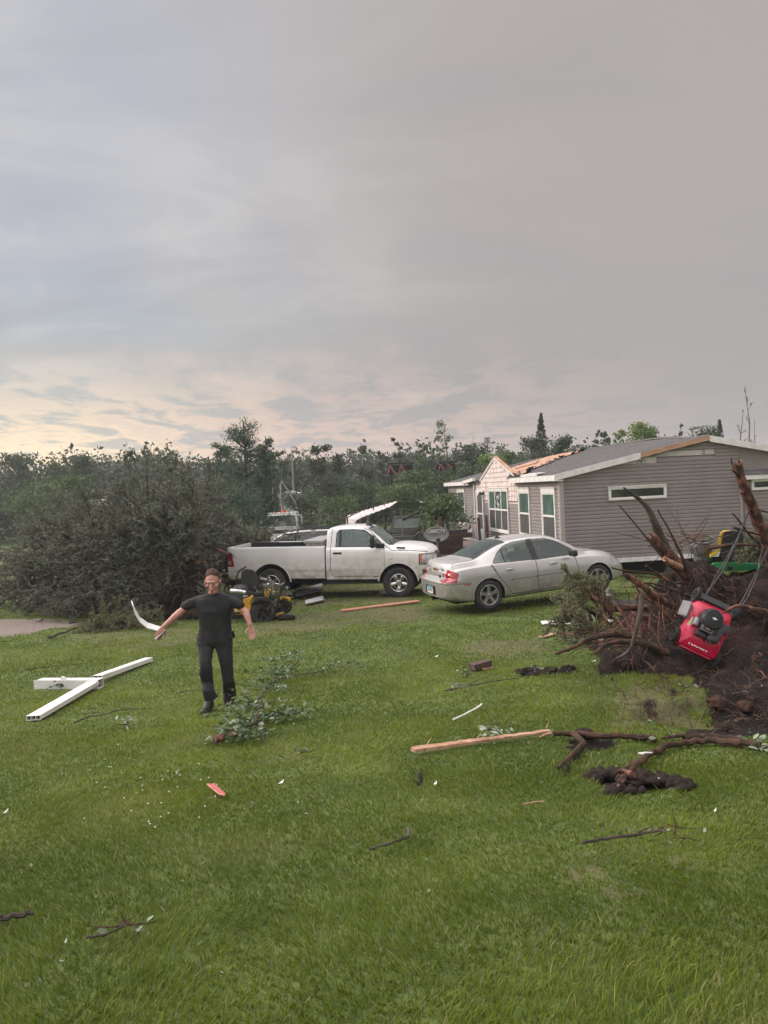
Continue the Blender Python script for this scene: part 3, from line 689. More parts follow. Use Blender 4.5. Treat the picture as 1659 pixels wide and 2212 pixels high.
    courses(mb,0,2.18,lambda za,zb:[(5.84,11.0)],lambda a,o,z:(a,-.10-o,z)); mb.box((8.4,.0,1.1),(5.1,.19,2.2)); P('wing_wall',mb,m_siding)
    mb=MB(); mb.box((8.4,-.26,2.28),(5.3,.05,.16)); mb.box((8.4,-.16,2.21),(5.3,.2,.02)); mb.box((5.78,-.18,2.24),(.10,.2,.24),rot=Matrix.Rotation(.2,3,'Y')); P('wing_fascia',mb,m_trim)
    mb=MB(); mb.add([(5.7,-.30,2.37),(11,-.30,2.37),(11,.02,2.50),(5.7,.02,2.50),(5.7,-.30,2.34),(11,-.30,2.34),(11,.02,2.34),(5.7,.02,2.34)],[(0,1,2,3),(4,5,6,7),(0,1,5,4),(1,2,6,5),(2,3,7,6),(3,0,4,7)]); P('wing_roof',mb,m_shingle)
    a,b,c,d=rect(1545,472,1760,543,plane=lambda x,y:gab(x,y,.1),conv=g4)
    window((a,b,c,d),split=0,head=.05,sill=.05,side=.05,pl=lambda a_,o,z:(a_,-.125-o,z),topm=m_wdark)
    return H
house=build_house()
def build_deck():
    # raised deck in front of the door; boards run out from the wall
    ta=fac(1010,1165)[0]-.9; D=empty('deck',hw(0,ta,-1),label='low wooden deck with weathered boards and broken rail posts by the door',cat='deck')
    base=hw(0,ta,-1)
    def P(name,mb,m,**k):
        mb.v=[hw(*v)-base for v in mb.v]; return mb.build(name,m,D,**k)
    t0=fac(1046,1165)[0]-1.1; t1=t0+3.4; zt=-.10; w=2.6
    bw=mat('weathered_deck_boards',(.40,.33,.31),rough=.7,col2=(.22,.15,.125),scale=5,stretch=(.3,4,1),lo=.4,hi=.6,bump=.3)
    mb=MB(); n=24
    for k in range(n):
        a=t0+(t1-t0)*k/n; mb.box((-w/2-.03,a+.065,zt-.02+random.uniform(-.004,.004)),(w+random.uniform(-.02,.12),.125,.035),bev=.004)
    P('deck_boards',mb,bw)
    mb=MB(); mb.box((-w/2,t0-.03,zt-.16),(w,.045,.24)); mb.box((-w-.02,(t0+t1)/2,zt-.16),(.045,t1-t0,.24)); mb.box((-w/2,t1+.03,zt-.16),(w,.045,.24)); P('rim_joist',mb,m_deckwood)
    def post(px,ytop,ybot,d,lean=0.0):
        A=at(px,ybot,d); B=at(px+lean,ytop,d); mb=MB(); mb.box((0,0,0),(.11,.11,1)); 
        return A,B
    L=[]
    for (xa,ya,xb,yb) in ((1037,1170,1036,1118),(1054,1170,1052,1113)):
        t=fac(xa,ya,.45)[0]; zb=fac(xb,yb,.45)[1]; L.append((-.45,t,zb))
    # two at the outer corner
    for (xb,yb,off) in ((933,1113,2.2),(947,1118,2.35)):
        t,z=fac(xb,yb,off); L.append((-off,t,z))
    for i,(s,t,z) in enumerate(L):
        mb=MB(); h=z-(-.5); rot=Matrix.Rotation(-.04 if i!=3 else .07,3,'Y'); mb.box((s,t,(z-.5)/2),(.095,.095,h),rot=rot,bev=.006); P('post',mb,m_deckwood)
    mb=MB()
    for s in (-.3,-1.4,-2.5):
        for t in (t0+.1,t1-.1): mb=MB(); mb.box((s,t,-.42),(.12,.12,.35)); P('support_post',mb,m_deckwood)
    mb=MB(); mb.box((-1.3,t0-.2,-.47),(2.2,.3,.04)); P('lower_step',mb,m_deckwood)
    return D
build_deck()
# ---------------- vehicles ----------------
m_glass=glassmat('car_glass',(.42,.50,.47),(.80,.92,.88),base=.10)
m_glass_d=glassmat('dark_car_glass',(.16,.19,.18),(.8,.86,.86),base=.10)
def paint(name,c,c2,dirt,metal=.0,rough=.32,mud=None):
    return mat(name,c,rough=rough,metal=metal,col2=c2,scale=1.1,lo=.35,hi=.7,dirt=dirt,coat=.5,mud=mud)
m_silver=paint('silver_paint',(.50,.49,.48),(.44,.43,.42),((.20,.165,.14),85,.64,.70,.5),metal=.55,mud=((.22,.18,.155),.22,.75,.8))
m_wpaint=paint('white_paint',(.72,.71,.70),(.62,.60,.58),((.34,.29,.25),70,.62,.70,.5),mud=((.30,.245,.205),.45,1.25,.85))
m_wdirty=m_wpaint
m_red=mat('red_lens',(.42,.010,.025),rough=.12,col2=(.20,.006,.015),scale=14,coat=1)
m_clear=mat('clear_lens',(.55,.55,.56),rough=.12,col2=(.30,.30,.32),scale=22,coat=1,metal=.4)
m_amber=mat('amber_lens',(.62,.17,.04),rough=.15,col2=(.5,.10,.03),scale=12,coat=1)
m_seam=mat('panel_gap',(.10,.095,.09),rough=.8,col2=(.06,.055,.05),scale=9)
m_seat=mat('grey_seat_fabric',(.045,.045,.048),rough=.9,col2=(.06,.06,.062),scale=12)
def shell_grid(W,ZBT,cols,stations,L,nu,nv,capn=22,front_curve=.2,rear_curve=.1,nose=None,tail=None):
    """half body grid. cols(x)->list of K (y,z) section points; returns arrays P[nu,nv,3] for y>=0"""
    xs=np.linspace(stations[0],stations[1],nu)
    secs=np.array([cols(x) for x in xs])                 # nu,K,2
    K=secs.shape[1]; d=np.zeros(K)
    md=secs[nu//2]; seg=np.hypot(*np.diff(md,axis=0).T)+.02; d[1:]=np.cumsum(seg); d/=d[-1]
    v=np.linspace(0,1,nv)
    G_=np.zeros((nu,nv,3)); G_[:,:,0]=xs[:,None]
    for i in range(nu):
        G_[i,:,1]=pchip(d,secs[i,:,0],v); G_[i,:,2]=pchip(d,secs[i,:,1],v)
    def cap(row,ks): 
        out=[]
        for k in ks: r=row.copy(); r[:,1]*=k; out.append(r)
        return np.array(out)
    ks=np.linspace(0,1,capn,endpoint=False)
    G_=np.concatenate([cap(G_[0],ks),G_,cap(G_[-1],ks[::-1])],0)
    wmax=G_[:,:,1].max()
    X=G_[:,:,0];Y=G_[:,:,1];Z=G_[:,:,2]; xr,xf=stations
    fr=np.clip((X-(xf-.9))/.9,0,1); re=np.clip(((xr+.7)-X)/.7,0,1)
    X-=front_curve*(np.abs(Y)/wmax)**2.4*fr**1.5; X+=rear_curve*(np.abs(Y)/wmax)**2.4*re**1.5
    if nose is not None: X+=nose(Z)*fr**2
    if tail is not None: X+=tail(Z)*re**2
    return G_
def shell_build(G_,classify,mats,names,parent,xs={}):
    """mirror the half grid; classify(cx,cy,cz)->int array of class ids; one mesh per class, shared smooth normals"""
    nu,nv,_=G_.shape; full=np.concatenate([G_,(G_*np.array([1,-1,1]))[:,::-1][:,1:]],1); nv2=full.shape[1]
    V=full.reshape(-1,3); i=np.arange(nu*nv2).reshape(nu,nv2)
    F=np.stack([i[:-1,:-1],i[1:,:-1],i[1:,1:],i[:-1,1:]],-1).reshape(-1,4)
    c=V[F].mean(1); fn=np.cross(V[F[:,2]]-V[F[:,0]],V[F[:,3]]-V[F[:,1]]); 
    vn=np.zeros_like(V); 
    for k in range(4): np.add.at(vn,F[:,k],fn)
    # centre-line seams
    vn/=np.linalg.norm(vn,axis=1,keepdims=True)+1e-12
    cen=V.mean(0); 
    if ((V-cen)*vn).sum(1).mean()<0: vn=-vn; F=F[:,::-1]; fn=-fn
    nrm=fn/(np.linalg.norm(fn,axis=1,keepdims=True)+1e-12)
    cls=classify(c[:,0],c[:,1],c[:,2],nrm); objs={}
    # left/right (and front/rear at the given x) pieces become parts of their own
    TW={'door','side_window','taillight','reverse_light','headlight','turn_signal'}; todo=[]
    for k,nm in names.items():
        if nm in TW:
            key=(c[:,1]>0)*1
            if nm in xs: key=key+2*(c[:,0]>xs[nm])
            todo+=[(k,nm,key==q) for q in np.unique(key)]
        else: todo.append((k,nm,np.ones(len(cls),bool)))
    for k,nm,only in todo:
        ks=[k] if np.isscalar(mats[k]) or not isinstance(mats[k],dict) else list(mats[k])
        if isinstance(mats[k],dict): sel=np.isin(cls,list(mats[k]))&only; ml=list(mats[k].values()); mi=np.zeros(sel.sum(),int); 
        else: sel=(cls==k)&only; ml=[mats[k]]; mi=None
        if sel.sum()==0: continue
        if isinstance(mats[k],dict):
            for j,q in enumerate(mats[k]): mi[cls[sel]==q]=j
        f=F[sel]; u,inv=np.unique(f,return_inverse=True); f=inv.reshape(f.shape)
        a=V[u][f]; dg=[(np.linalg.norm(a[:,0]-a[:,1],axis=1)>1e-7)&(np.linalg.norm(a[:,1]-a[:,2],axis=1)>1e-7)&(np.linalg.norm(a[:,2]-a[:,3],axis=1)>1e-7)&(np.linalg.norm(a[:,3]-a[:,0],axis=1)>1e-7)][0]
        f=f[dg]; mi=None if mi is None else mi[dg]
        me=fastmesh(nm,V[u],f,mi=mi); par=parent if not isinstance(nm,tuple) else parent
        o=link(nm,me,ml,par,True)
        if len(me.vertices)==len(u): me.normals_split_custom_set_from_vertices(vn[u].tolist())
        objs[k]=o
    return objs
def wheel(parent,c,Rt,wd,Rr,side,spokes=5,style='five',m_rim=None,hub=None):
    """tyre with child rim; c centre, axis along local y, side=+1 outer face towards +y"""
    s=side; h=wd/2; mb=MB()
    prof=[(Rr,-h*.86),(Rr+.02,-h*.93),(Rt-.06,-h),(Rt-.025,-h*.93),(Rt-.006,-h*.75),(Rt,-h*.4),(Rt,h*.4),(Rt-.006,h*.75),(Rt-.025,h*.93),(Rt-.06,h),(Rr+.02,h*.93),(Rr,h*.86)]
    mb.lathe([(r,y*s) for r,y in prof],48,'Y',closed=True)
    nb=44
    for k in range(nb):
        for yy in (-.62,-.2,.22,.64):
            a=2*math.pi*(k+(.5 if yy in(-.2,.64) else 0))/nb; rr=Rt+.002
            mb.box((rr*math.cos(a),yy*h,rr*math.sin(a)),(.016,h*.3,2*math.pi*Rt/nb*.62),rot=Matrix.Rotation(-a,3,'Y'))
    t=mb.build('wheel',m_rubber,parent,True,loc=c)
    mr=m_rim or m_alloy; rb=MB(); yo=h*.80*s
    rb.lathe([(Rr,h*.86*s),(Rr-.012,h*.90*s),(Rr-.022,h*.84*s),(Rr-.03,h*.55*s),(Rr-.03,-h*.8*s),(Rr,-h*.86*s)],48,'Y')
    R0=Rr-.022
    if style=='five':
        for k in range(spokes):
            a=2*math.pi*k/spokes+.31
            for (dl) in (0,):
                ca,sa=math.cos(a),math.sin(a); tx,tz=-sa,ca
                w0,w1=R0*.20,R0*.23; P=[]
                for (r,w,y) in ((R0*.16,w0,yo*.82),(R0*.55,w0*.85,yo*.86),(R0*1.0,w1,yo*.96)):
                    for (sg,dy) in ((-1,0),(1,0),(1,-.035*s),(-1,-.035*s)): P.append((ca*r+tx*w*sg,y+dy,sa*r+tz*w*sg))
                F=[(0,1,2,3),(8,9,10,11)]
                for q in (0,4):
                    for j in range(4): F.append((q+j,q+(j+1)%4,q+4+(j+1)%4,q+4+j))
                rb.add(P,F)
        rb.lathe([(0,yo*.9),(R0*.10,yo*.9),(R0*.14,yo*.85),(R0*.24,yo*.82),(R0*.26,yo*.55)],24,'Y')
    else:
        # steel look wheel: dished disc with windows between broad spokes and a tall chrome hub
        for k in range(5):
            a=2*math.pi*k/5+.94; ca,sa=math.cos(a),math.sin(a); tx,tz=-sa,ca; P=[]
            for (r,w,y) in ((R0*.30,R0*.20,yo*.55),(R0*.62,R0*.21,yo*.80),(R0*1.0,R0*.34,yo*.72)):
                for (sg,dy) in ((-1,-.02*s),(-.45,0),(.45,0),(1,-.02*s),(1,-.05*s),(-1,-.05*s)): P.append((ca*r+tx*w*sg,y+dy,sa*r+tz*w*sg))
            F=[]
            for q in (0,6):
                for j in range(6): F.append((q+j,q+(j+1)%6,q+6+(j+1)%6,q+6+j))
            rb.add(P,F)
        rb.lathe([(0,yo*1.05),(R0*.14,yo*1.04),(R0*.17,yo*.95),(R0*.33,yo*.90),(R0*.37,yo*.78),(R0*.38,yo*.4)],28,'Y')
        for k in range(8):
            a=2*math.pi*k/8; rb.lathe([(0,yo*1.0),(.012,yo*.99),(.014,yo*.88)],8,'Y',(R0*.27*math.cos(a),0,R0*.27*math.sin(a)))
    rb.build('rim',mr,t,True)
    db=MB(); db.lathe([(0,-.01*s),(R0*.78,-.01*s),(R0*.80,-.03*s),(0,-.03*s)],24,'Y'); db.build('brake_disc',mat('brake_disc',(.10,.09,.085),rough=.5,metal=.6,col2=(.06,.04,.035),scale=8),t,True)
    return t
def arch_lip(parent,c,r,y,side,m,a0=-8,a1=188,wd=.03,th=.014,name='wheel_arch_lip',depth=.34):
    mb=MB(); n=40; A=[];B=[];C=[]
    for k in range(n+1):
        a=R(a0+(a1-a0)*k/n); A.append((c[0]+r*math.cos(a),side*(y-.0),c[1]+r*math.sin(a))); B.append((c[0]+(r+wd)*math.cos(a),side*(y-.008),c[1]+(r+wd)*math.sin(a))); C.append((c[0]+(r-.001)*math.cos(a),side*(y-depth),c[1]+(r-.001)*math.sin(a)))
    mb.sheet(A,B,th*side); mb.build(name,m,parent,True)
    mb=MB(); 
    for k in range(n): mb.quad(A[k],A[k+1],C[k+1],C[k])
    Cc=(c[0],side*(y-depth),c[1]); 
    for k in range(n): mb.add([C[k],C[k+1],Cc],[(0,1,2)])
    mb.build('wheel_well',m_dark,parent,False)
def seat(parent,x,y,z,w=.5,h=.62):
    mb=MB(); mb.box((x+.22,y,z),(.5,w,.16),bev=.05); mb.box((x-.05,y,z+h*.5),(.14,w,h),rot=Matrix.Rotation(-.18,3,'Y'),bev=.05); mb.box((x-.13,y,z+h+.12),(.09,w*.5,.17),rot=Matrix.Rotation(-.1,3,'Y'),bev=.04)
    mb.build('seat',m_seat,parent,True)
def place_vehicle(o,rear_pt,front_pt,wb_rear):
    """rear_pt/front_pt: ground points under the near-side wheel centres"""
    pass
def lerpf(T): 
    xs=[a for a,b in T]; ys=[b for a,b in T]; return lambda x: pchip(xs,ys,x)
# ----- silver sedan -----
def build_sedan():
    # near side rear wheel on (1061,1322), front wheel on (1297,1284)
    rp=at(1061,1322,15.9); fp=at(1297,1284,16.83); ax=(fp-rp); ax.z=0; ang=math.atan2(ax.y,ax.x)
    o=empty('silver_sedan',(0,0,0),label='mud-speckled silver four-door sedan with stickers on its trunk',cat='car')
    L=4.87; AR,AF=1.04,3.89
    w=lerpf([(0,.70),(.06,.785),(.25,.85),(.7,.885),(1.2,.895),(2.4,.89),(3.5,.892),(4.1,.885),(4.5,.85),(4.75,.78),(4.87,.66)])
    zb=lerpf([(0,.86),(.12,.93),(.6,.97),(1.1,.98),(1.8,.955),(2.6,.93),(3.3,.905),(3.7,.88),(4.2,.82),(4.6,.72),(4.8,.60),(4.87,.50)])
    zt=lerpf([(0,.90),(.05,1.02),(.12,1.09),(.35,1.125),(.72,1.145),(.86,1.18),(1.2,1.32),(1.55,1.435),(1.85,1.48),(2.3,1.495),(2.7,1.475),(3.0,1.40),(3.3,1.235),(3.55,1.08),(3.68,1.03),(3.9,1.005),(4.3,.93),(4.6,.83),(4.78,.70),(4.87,.58)])
    yr=lerpf([(0,.50),(.12,.66),(.7,.72),(.95,.66),(1.3,.60),(1.7,.585),(2.3,.60),(2.8,.61),(3.1,.645),(3.45,.70),(3.7,.70),(4.3,.66),(4.7,.55),(4.87,.4)])
    zlo=lerpf([(0,.36),(.1,.30),(.5,.22),(1.5,.19),(3.4,.19),(4.4,.20),(4.8,.22),(4.87,.26)])
    drop=lerpf([(0,.02),(.7,.03),(.95,.06),(1.3,.075),(1.8,.07),(2.7,.07),(3.2,.06),(3.6,.03),(4.87,.02)])
    def cols(x):
        W=float(w(x));b=float(zb(x));t=float(zt(x));y7=float(yr(x));z0=float(zlo(x)); d=float(drop(x)); z7=t-d
        b=min(b,t-.03); 
        return [(0,z0+.02),(W*.80,z0),(W*.955,z0+.05),(W*.985,z0+.18*(b-z0)),(W,z0+.42*(b-z0)),(W*.995,z0+.68*(b-z0)),(W*.972,z0+.90*(b-z0)),(W*.945,b),(W*.915,b+.03*(z7-b)/.4+.005),(W*.915+(y7-W*.915)*.55,b+(z7-b)*.62),(y7,z7),(y7*.86,t-d*.36),(y7*.5,t-d*.08),(0,t)]
    nose=lambda Z: -.10*np.clip((Z-.55)/.35,0,1)**1.3 -.05*np.clip((.36-Z)/.15,0,1)
    tail=lambda Z: .13*sstep(.70,.80,Z)+.04*sstep(.8,1.1,Z)+.05*np.clip((.34-Z)/.1,0,1)
    Gd=shell_grid(None,None,cols,(0,L),L,520,210,capn=34,front_curve=.30,rear_curve=.12,nose=nose,tail=tail)
    def near(P,x,z,wd):
        d=np.full(x.shape,9.)
        for (x0,z0),(x1,z1) in zip(P,P[1:]):
            dx,dz=x1-x0,z1-z0; t=np.clip(((x-x0)*dx+(z-z0)*dz)/(dx*dx+dz*dz),0,1); d=np.minimum(d,np.hypot(x-x0-t*dx,z-z0-t*dz))
        return d<wd
    # side glass outline in (x,z)
    SG=np.array([(1.22,1.015),(1.40,1.21),(1.60,1.34),(1.85,1.40),(2.3,1.42),(2.68,1.40),(2.95,1.295),(3.25,1.11),(3.42,.985),(2.4,.975)])
    def classify(x,y,z,n):
        c=np.zeros(x.shape,int); ay=np.abs(y); W=w(x)
        side=(ay>.50)&(np.abs(n[:,2])<.86)&(z<zt(x)-drop(x)*.8+.002)
        g=inpoly(SG,x,z)&side; c[g]=1
        # pillars between windows: dark trim
        P1=near([(2.30,.9),(2.24,1.45)],x,z,.075)&g; c[P1]=2
        q=near([(1.52,.95),(1.50,1.4)],x,z,.018)&g; c[q]=2
        ring=near([tuple(p) for p in SG]+[tuple(SG[0])],x,z,.014)&side&~g; c[ring]=2
        # front and rear glass
        ws=(x>2.92)&(x<3.60)&(ay<.93*yr(x)+.0)&(z>zt(x)-drop(x)*.9)&(n[:,0]>.12); c[ws&(c==0)]=3
        rw=(x>.86)&(x<1.62)&(ay<.90*yr(x))&(z>zt(x)-drop(x)*.9); c[rw&(c==0)]=4
        rwr=(x>.81)&(x<1.68)&(ay<.945*yr(x))&(z>zt(x)-drop(x)*.97)&(c==0); c[rwr]=2
        # doors: seams and skins
        bodyside=(ay>W*.86)&(z<1.0)
        fd=[(3.30,.95),(3.36,.62),(3.30,.30),(2.28,.28),(2.28,.98)]
        rd=[(2.28,.98),(2.28,.28),(1.62,.28),(1.50,.46),(1.30,.72),(1.14,.98)]
        seam=(near(fd,x,z,.009)|near(rd,x,z,.009)|near([(1.3,.72),(1.17,1.0)],x,z,.009))&bodyside
        door=(inpoly(np.array(fd),x,z)|inpoly(np.array(rd),x,z))&bodyside
        c[door&(c==0)]=5; c[seam]=6
        trim=near([(3.25,.605),(1.55,.60)],x,z,.007)&bodyside; c[trim]=7
        # hood and trunk seams
        hs=(((np.abs(x-3.66)<.010)&(ay<.70))|((np.abs(ay-(.70-.10*np.clip((x-3.66)/1.0,0,1)))<.010)&(x>3.66)&(x<4.62)))&(z>.75)&(n[:,2]>.3); c[hs]=6
        tsm=((np.abs(ay-.66)<.009)&(x>.14)&(x<.84)&(n[:,2]>.4)); c[tsm]=6
        # tail lamps wrap the rear corner
        outer=(z>.70)&(z<1.00-.55*np.clip(x-.16,0,1))&(ay>.56)&(x<.40-.35*(1.0-z))
        inner=(z>.72)&(z<.885)&(ay>.42)&(ay<=.56)&(x<.3)
        tl=outer|inner; c[tl]=8
        lens=(np.hypot((ay-.50)*1.15,z-.80)<.058)&(x<.3); c[lens]=9
        # bumper seam, plate recess, side marker
        bs=((np.abs(z-.665)<.008)&(x<.62)&((x>.1)|(ay<2)))&(c==0); c[bs]=6
        rc=(ay<.29)&(z>.40)&(z<.60)&(x<.25); c[rc]=2
        mk=(x>.44)&(x<.60)&(np.abs(z-.63)<.018)&(ay>.7); c[mk]=8
        low=(z<.30)&(x<.5)&(z<.31-.1*x); c[low&(c==0)]=2
        # head lamps
        hl=(x>4.28)&(x<4.86)&(z>.60+.05*(4.8-x))&(z<.77+.20*(4.75-x))&(ay>.42)&(n[:,2]<.75); c[hl&((c==0)|(c==6))]=10
        gr=(x>4.6)&(ay<.42)&(((z>.36)&(z<.52))|((z>.56)&(z<.68)))&(n[:,0]>.4); c[gr]=2
        # wheel openings
        for axx in (AR,AF): c[(np.hypot(x-axx,(z-.33))<.385)&(ay>.45)&(z<.75)]=-1
        return c
    sh=shell_build(Gd,classify,{0:{0:m_silver,6:m_seam,7:m_chrome},1:m_glass,2:m_black,3:m_glass,4:m_glass,5:m_silver,8:m_red,9:m_clear,10:m_clear},
        {0:'body',1:'side_window',2:'black_trim',3:'windshield',4:'rear_window',5:'door',8:'taillight',9:'reverse_light',10:'headlight'},o,xs={'door':2.28,'side_window':2.27})
    for s in (-1,1):
        for axx in (AR,AF):
            wheel(o,(axx,s*.765,.33),.333,.215,.232,s)
            arch_lip(o,(axx,.33),.382,float(w(axx))-.004,s,m_silver,depth=.33)
    # handles, mirrors
    for s in (-1,1):
        for hx in (1.50,2.62):
            mb=MB(); yy=s*(.888); mb.tube([(hx-.01,yy,.845),(hx+.03,yy+s*.035,.848),(hx+.15,yy+s*.037,.850),(hx+.19,yy,.852)],.014,8); mb.box((hx+.09,yy-s*.004,.83),(.13,.01,.035),bev=.004); mb.build('door_handle',m_chrome,o,True)
        mb=MB(); mb.box((3.17,s*1.00,1.02),(.13,.22,.15),bev=.045); mb.tube([(3.20,s*.87,.975),(3.18,s*.96,.99)],.028,8); mb.build('mirror',m_black,o,True)
    # roof antenna fin, plate, badges and stickers
    mb=MB(); mb.prism([(1.72,1.46),(1.90,1.47),(1.76,1.54)],-.022,.022,'Y'); mb.build('antenna',m_black,o)
    Rr=lambda: (R(90),0,R(-90))
    pl=MB(); pl.box((-.010,0,.50),(.008,.305,.155)); po=pl.build('license_plate',mat('plate_white',(.70,.72,.72),rough=.4,col2=(.6,.62,.62),scale=9),o)
    pb=MB(); pb.box((-.016,0,.558),(.004,.300,.037)); pb.build('plate_band',mat('plate_blue',(.06,.25,.40),rough=.4,col2=(.10,.33,.36),scale=12),po)
    text_mesh('plate_number','675·P75',.082,m_black,po,(-.0155,0,.49),Rr(),ext=.001,sx=.82,bold=.002)
    pb=MB(); pb.box((-.001,0,.50),(.008,.42,.19)); pb.build('plate_recess',m_black,o)
    for (yy,zz,ww,hh,mm_) in ((.36,.99,.07,.05,m_black),(-.36,.975,.11,.06,mat('blue_grey_sticker',(.22,.26,.28),col2=(.4,.42,.43),scale=60,lo=.5,hi=.52)),(-.30,.80,.075,.10,m_black),(.27,.915,.065,.10,mat('round_sticker',(.05,.05,.04),col2=(.42,.40,.30),scale=45,lo=.5,hi=.52)),(-.15,.96,.05,.10,mat('figure_sticker',(.40,.34,.22),col2=(.12,.10,.08),scale=50,lo=.5,hi=.53))):
        mb=MB(); n=18; V=[(0,yy+ww/2*math.cos(6.283*k/n),zz+hh/2*math.sin(6.283*k/n)) for k in range(n)]
        # lay the decal on the trunk face
        mb.add([( .120-.0,a,b) for _,a,b in V]+[(.127,a,b) for _,a,b in V],[tuple(range(n))]+[(k,(k+1)%n,(k+1)%n+n,k+n) for k in range(n)]); so_=mb.build('sticker',mm_,o); so_.location=(.035*(zz-.8)/.3-.004+.035*(abs(yy)/.7)**2,0,0)
    # gold badge
    mb=MB(); P=[(-.07,-.018),(-.03,-.018),(-.03,-.032),(.03,-.032),(.03,-.012),(.07,-.012),(.085,.018),(.035,.018),(.035,.032),(-.025,.032),(-.025,.012),(-.06,.012)]
    mb.prism([(-a,.955+b) for a,b in P],.124,.148,'X'); mb.build('gold_badge',mat('gold_badge',(.45,.33,.14),rough=.3,metal=.7,col2=(.3,.2,.08),scale=30),o)
    # script badge
    mb=MB(); 
    for k in range(9): mb.box((.130,.34-.028*k,.775-.004*(k%2)),(.01,.018,.012+.008*(k%3==0)))
    mb.build('script_badge',m_black,o)
    # inside
    seat(o,2.25,.36,.42); seat(o,2.25,-.36,.42); mb=MB(); mb.box((1.35,0,.50),(.5,1.25,.2),bev=.05); mb.box((1.12,0,.80),(.16,1.25,.55),rot=Matrix.Rotation(-.35,3,'Y'),bev=.05); mb.box((1.0,.36,1.10),(.1,.26,.16),bev=.04); mb.box((1.0,-.36,1.10),(.1,.26,.16),bev=.04); mb.build('rear_bench',m_seat,o,True)
    mb=MB(); mb.box((3.15,0,.85),(.45,1.35,.2),bev=.06); mb.box((2.3,0,.30),(2.7,1.5,.12)); mb.box((.95,0,1.02),(.3,1.2,.03)); mb.build('dashboard',m_dark,o)
    mb=MB(); n=24; mb.tube([Vector((2.86+.08*math.cos(6.283*k/n),.36+.19*math.sin(6.283*k/n),.98+.17*math.cos(6.283*k/n))) for k in range(n+1)],.014,6,cap=False); mb.build('steering_wheel',m_black,o,True)
    mb=MB(); mb.box((2.4,0,.25),(4.2,1.3,.10)); mb.box((.35,.45,.22),(.3,.1,.08)); mb.build('underbody',m_dark,o)
    # scuffed sill and dent on the rear corner
    o.matrix_world=Matrix.Translation(rp)@Matrix.Rotation(ang,4,'Z')@Matrix.Translation((-AR,.765+.11,0))
    pitch=math.atan2(fp.z-rp.z,ax.length); o.rotation_euler=(0,-pitch,ang)
    return o
sedan=build_sedan()
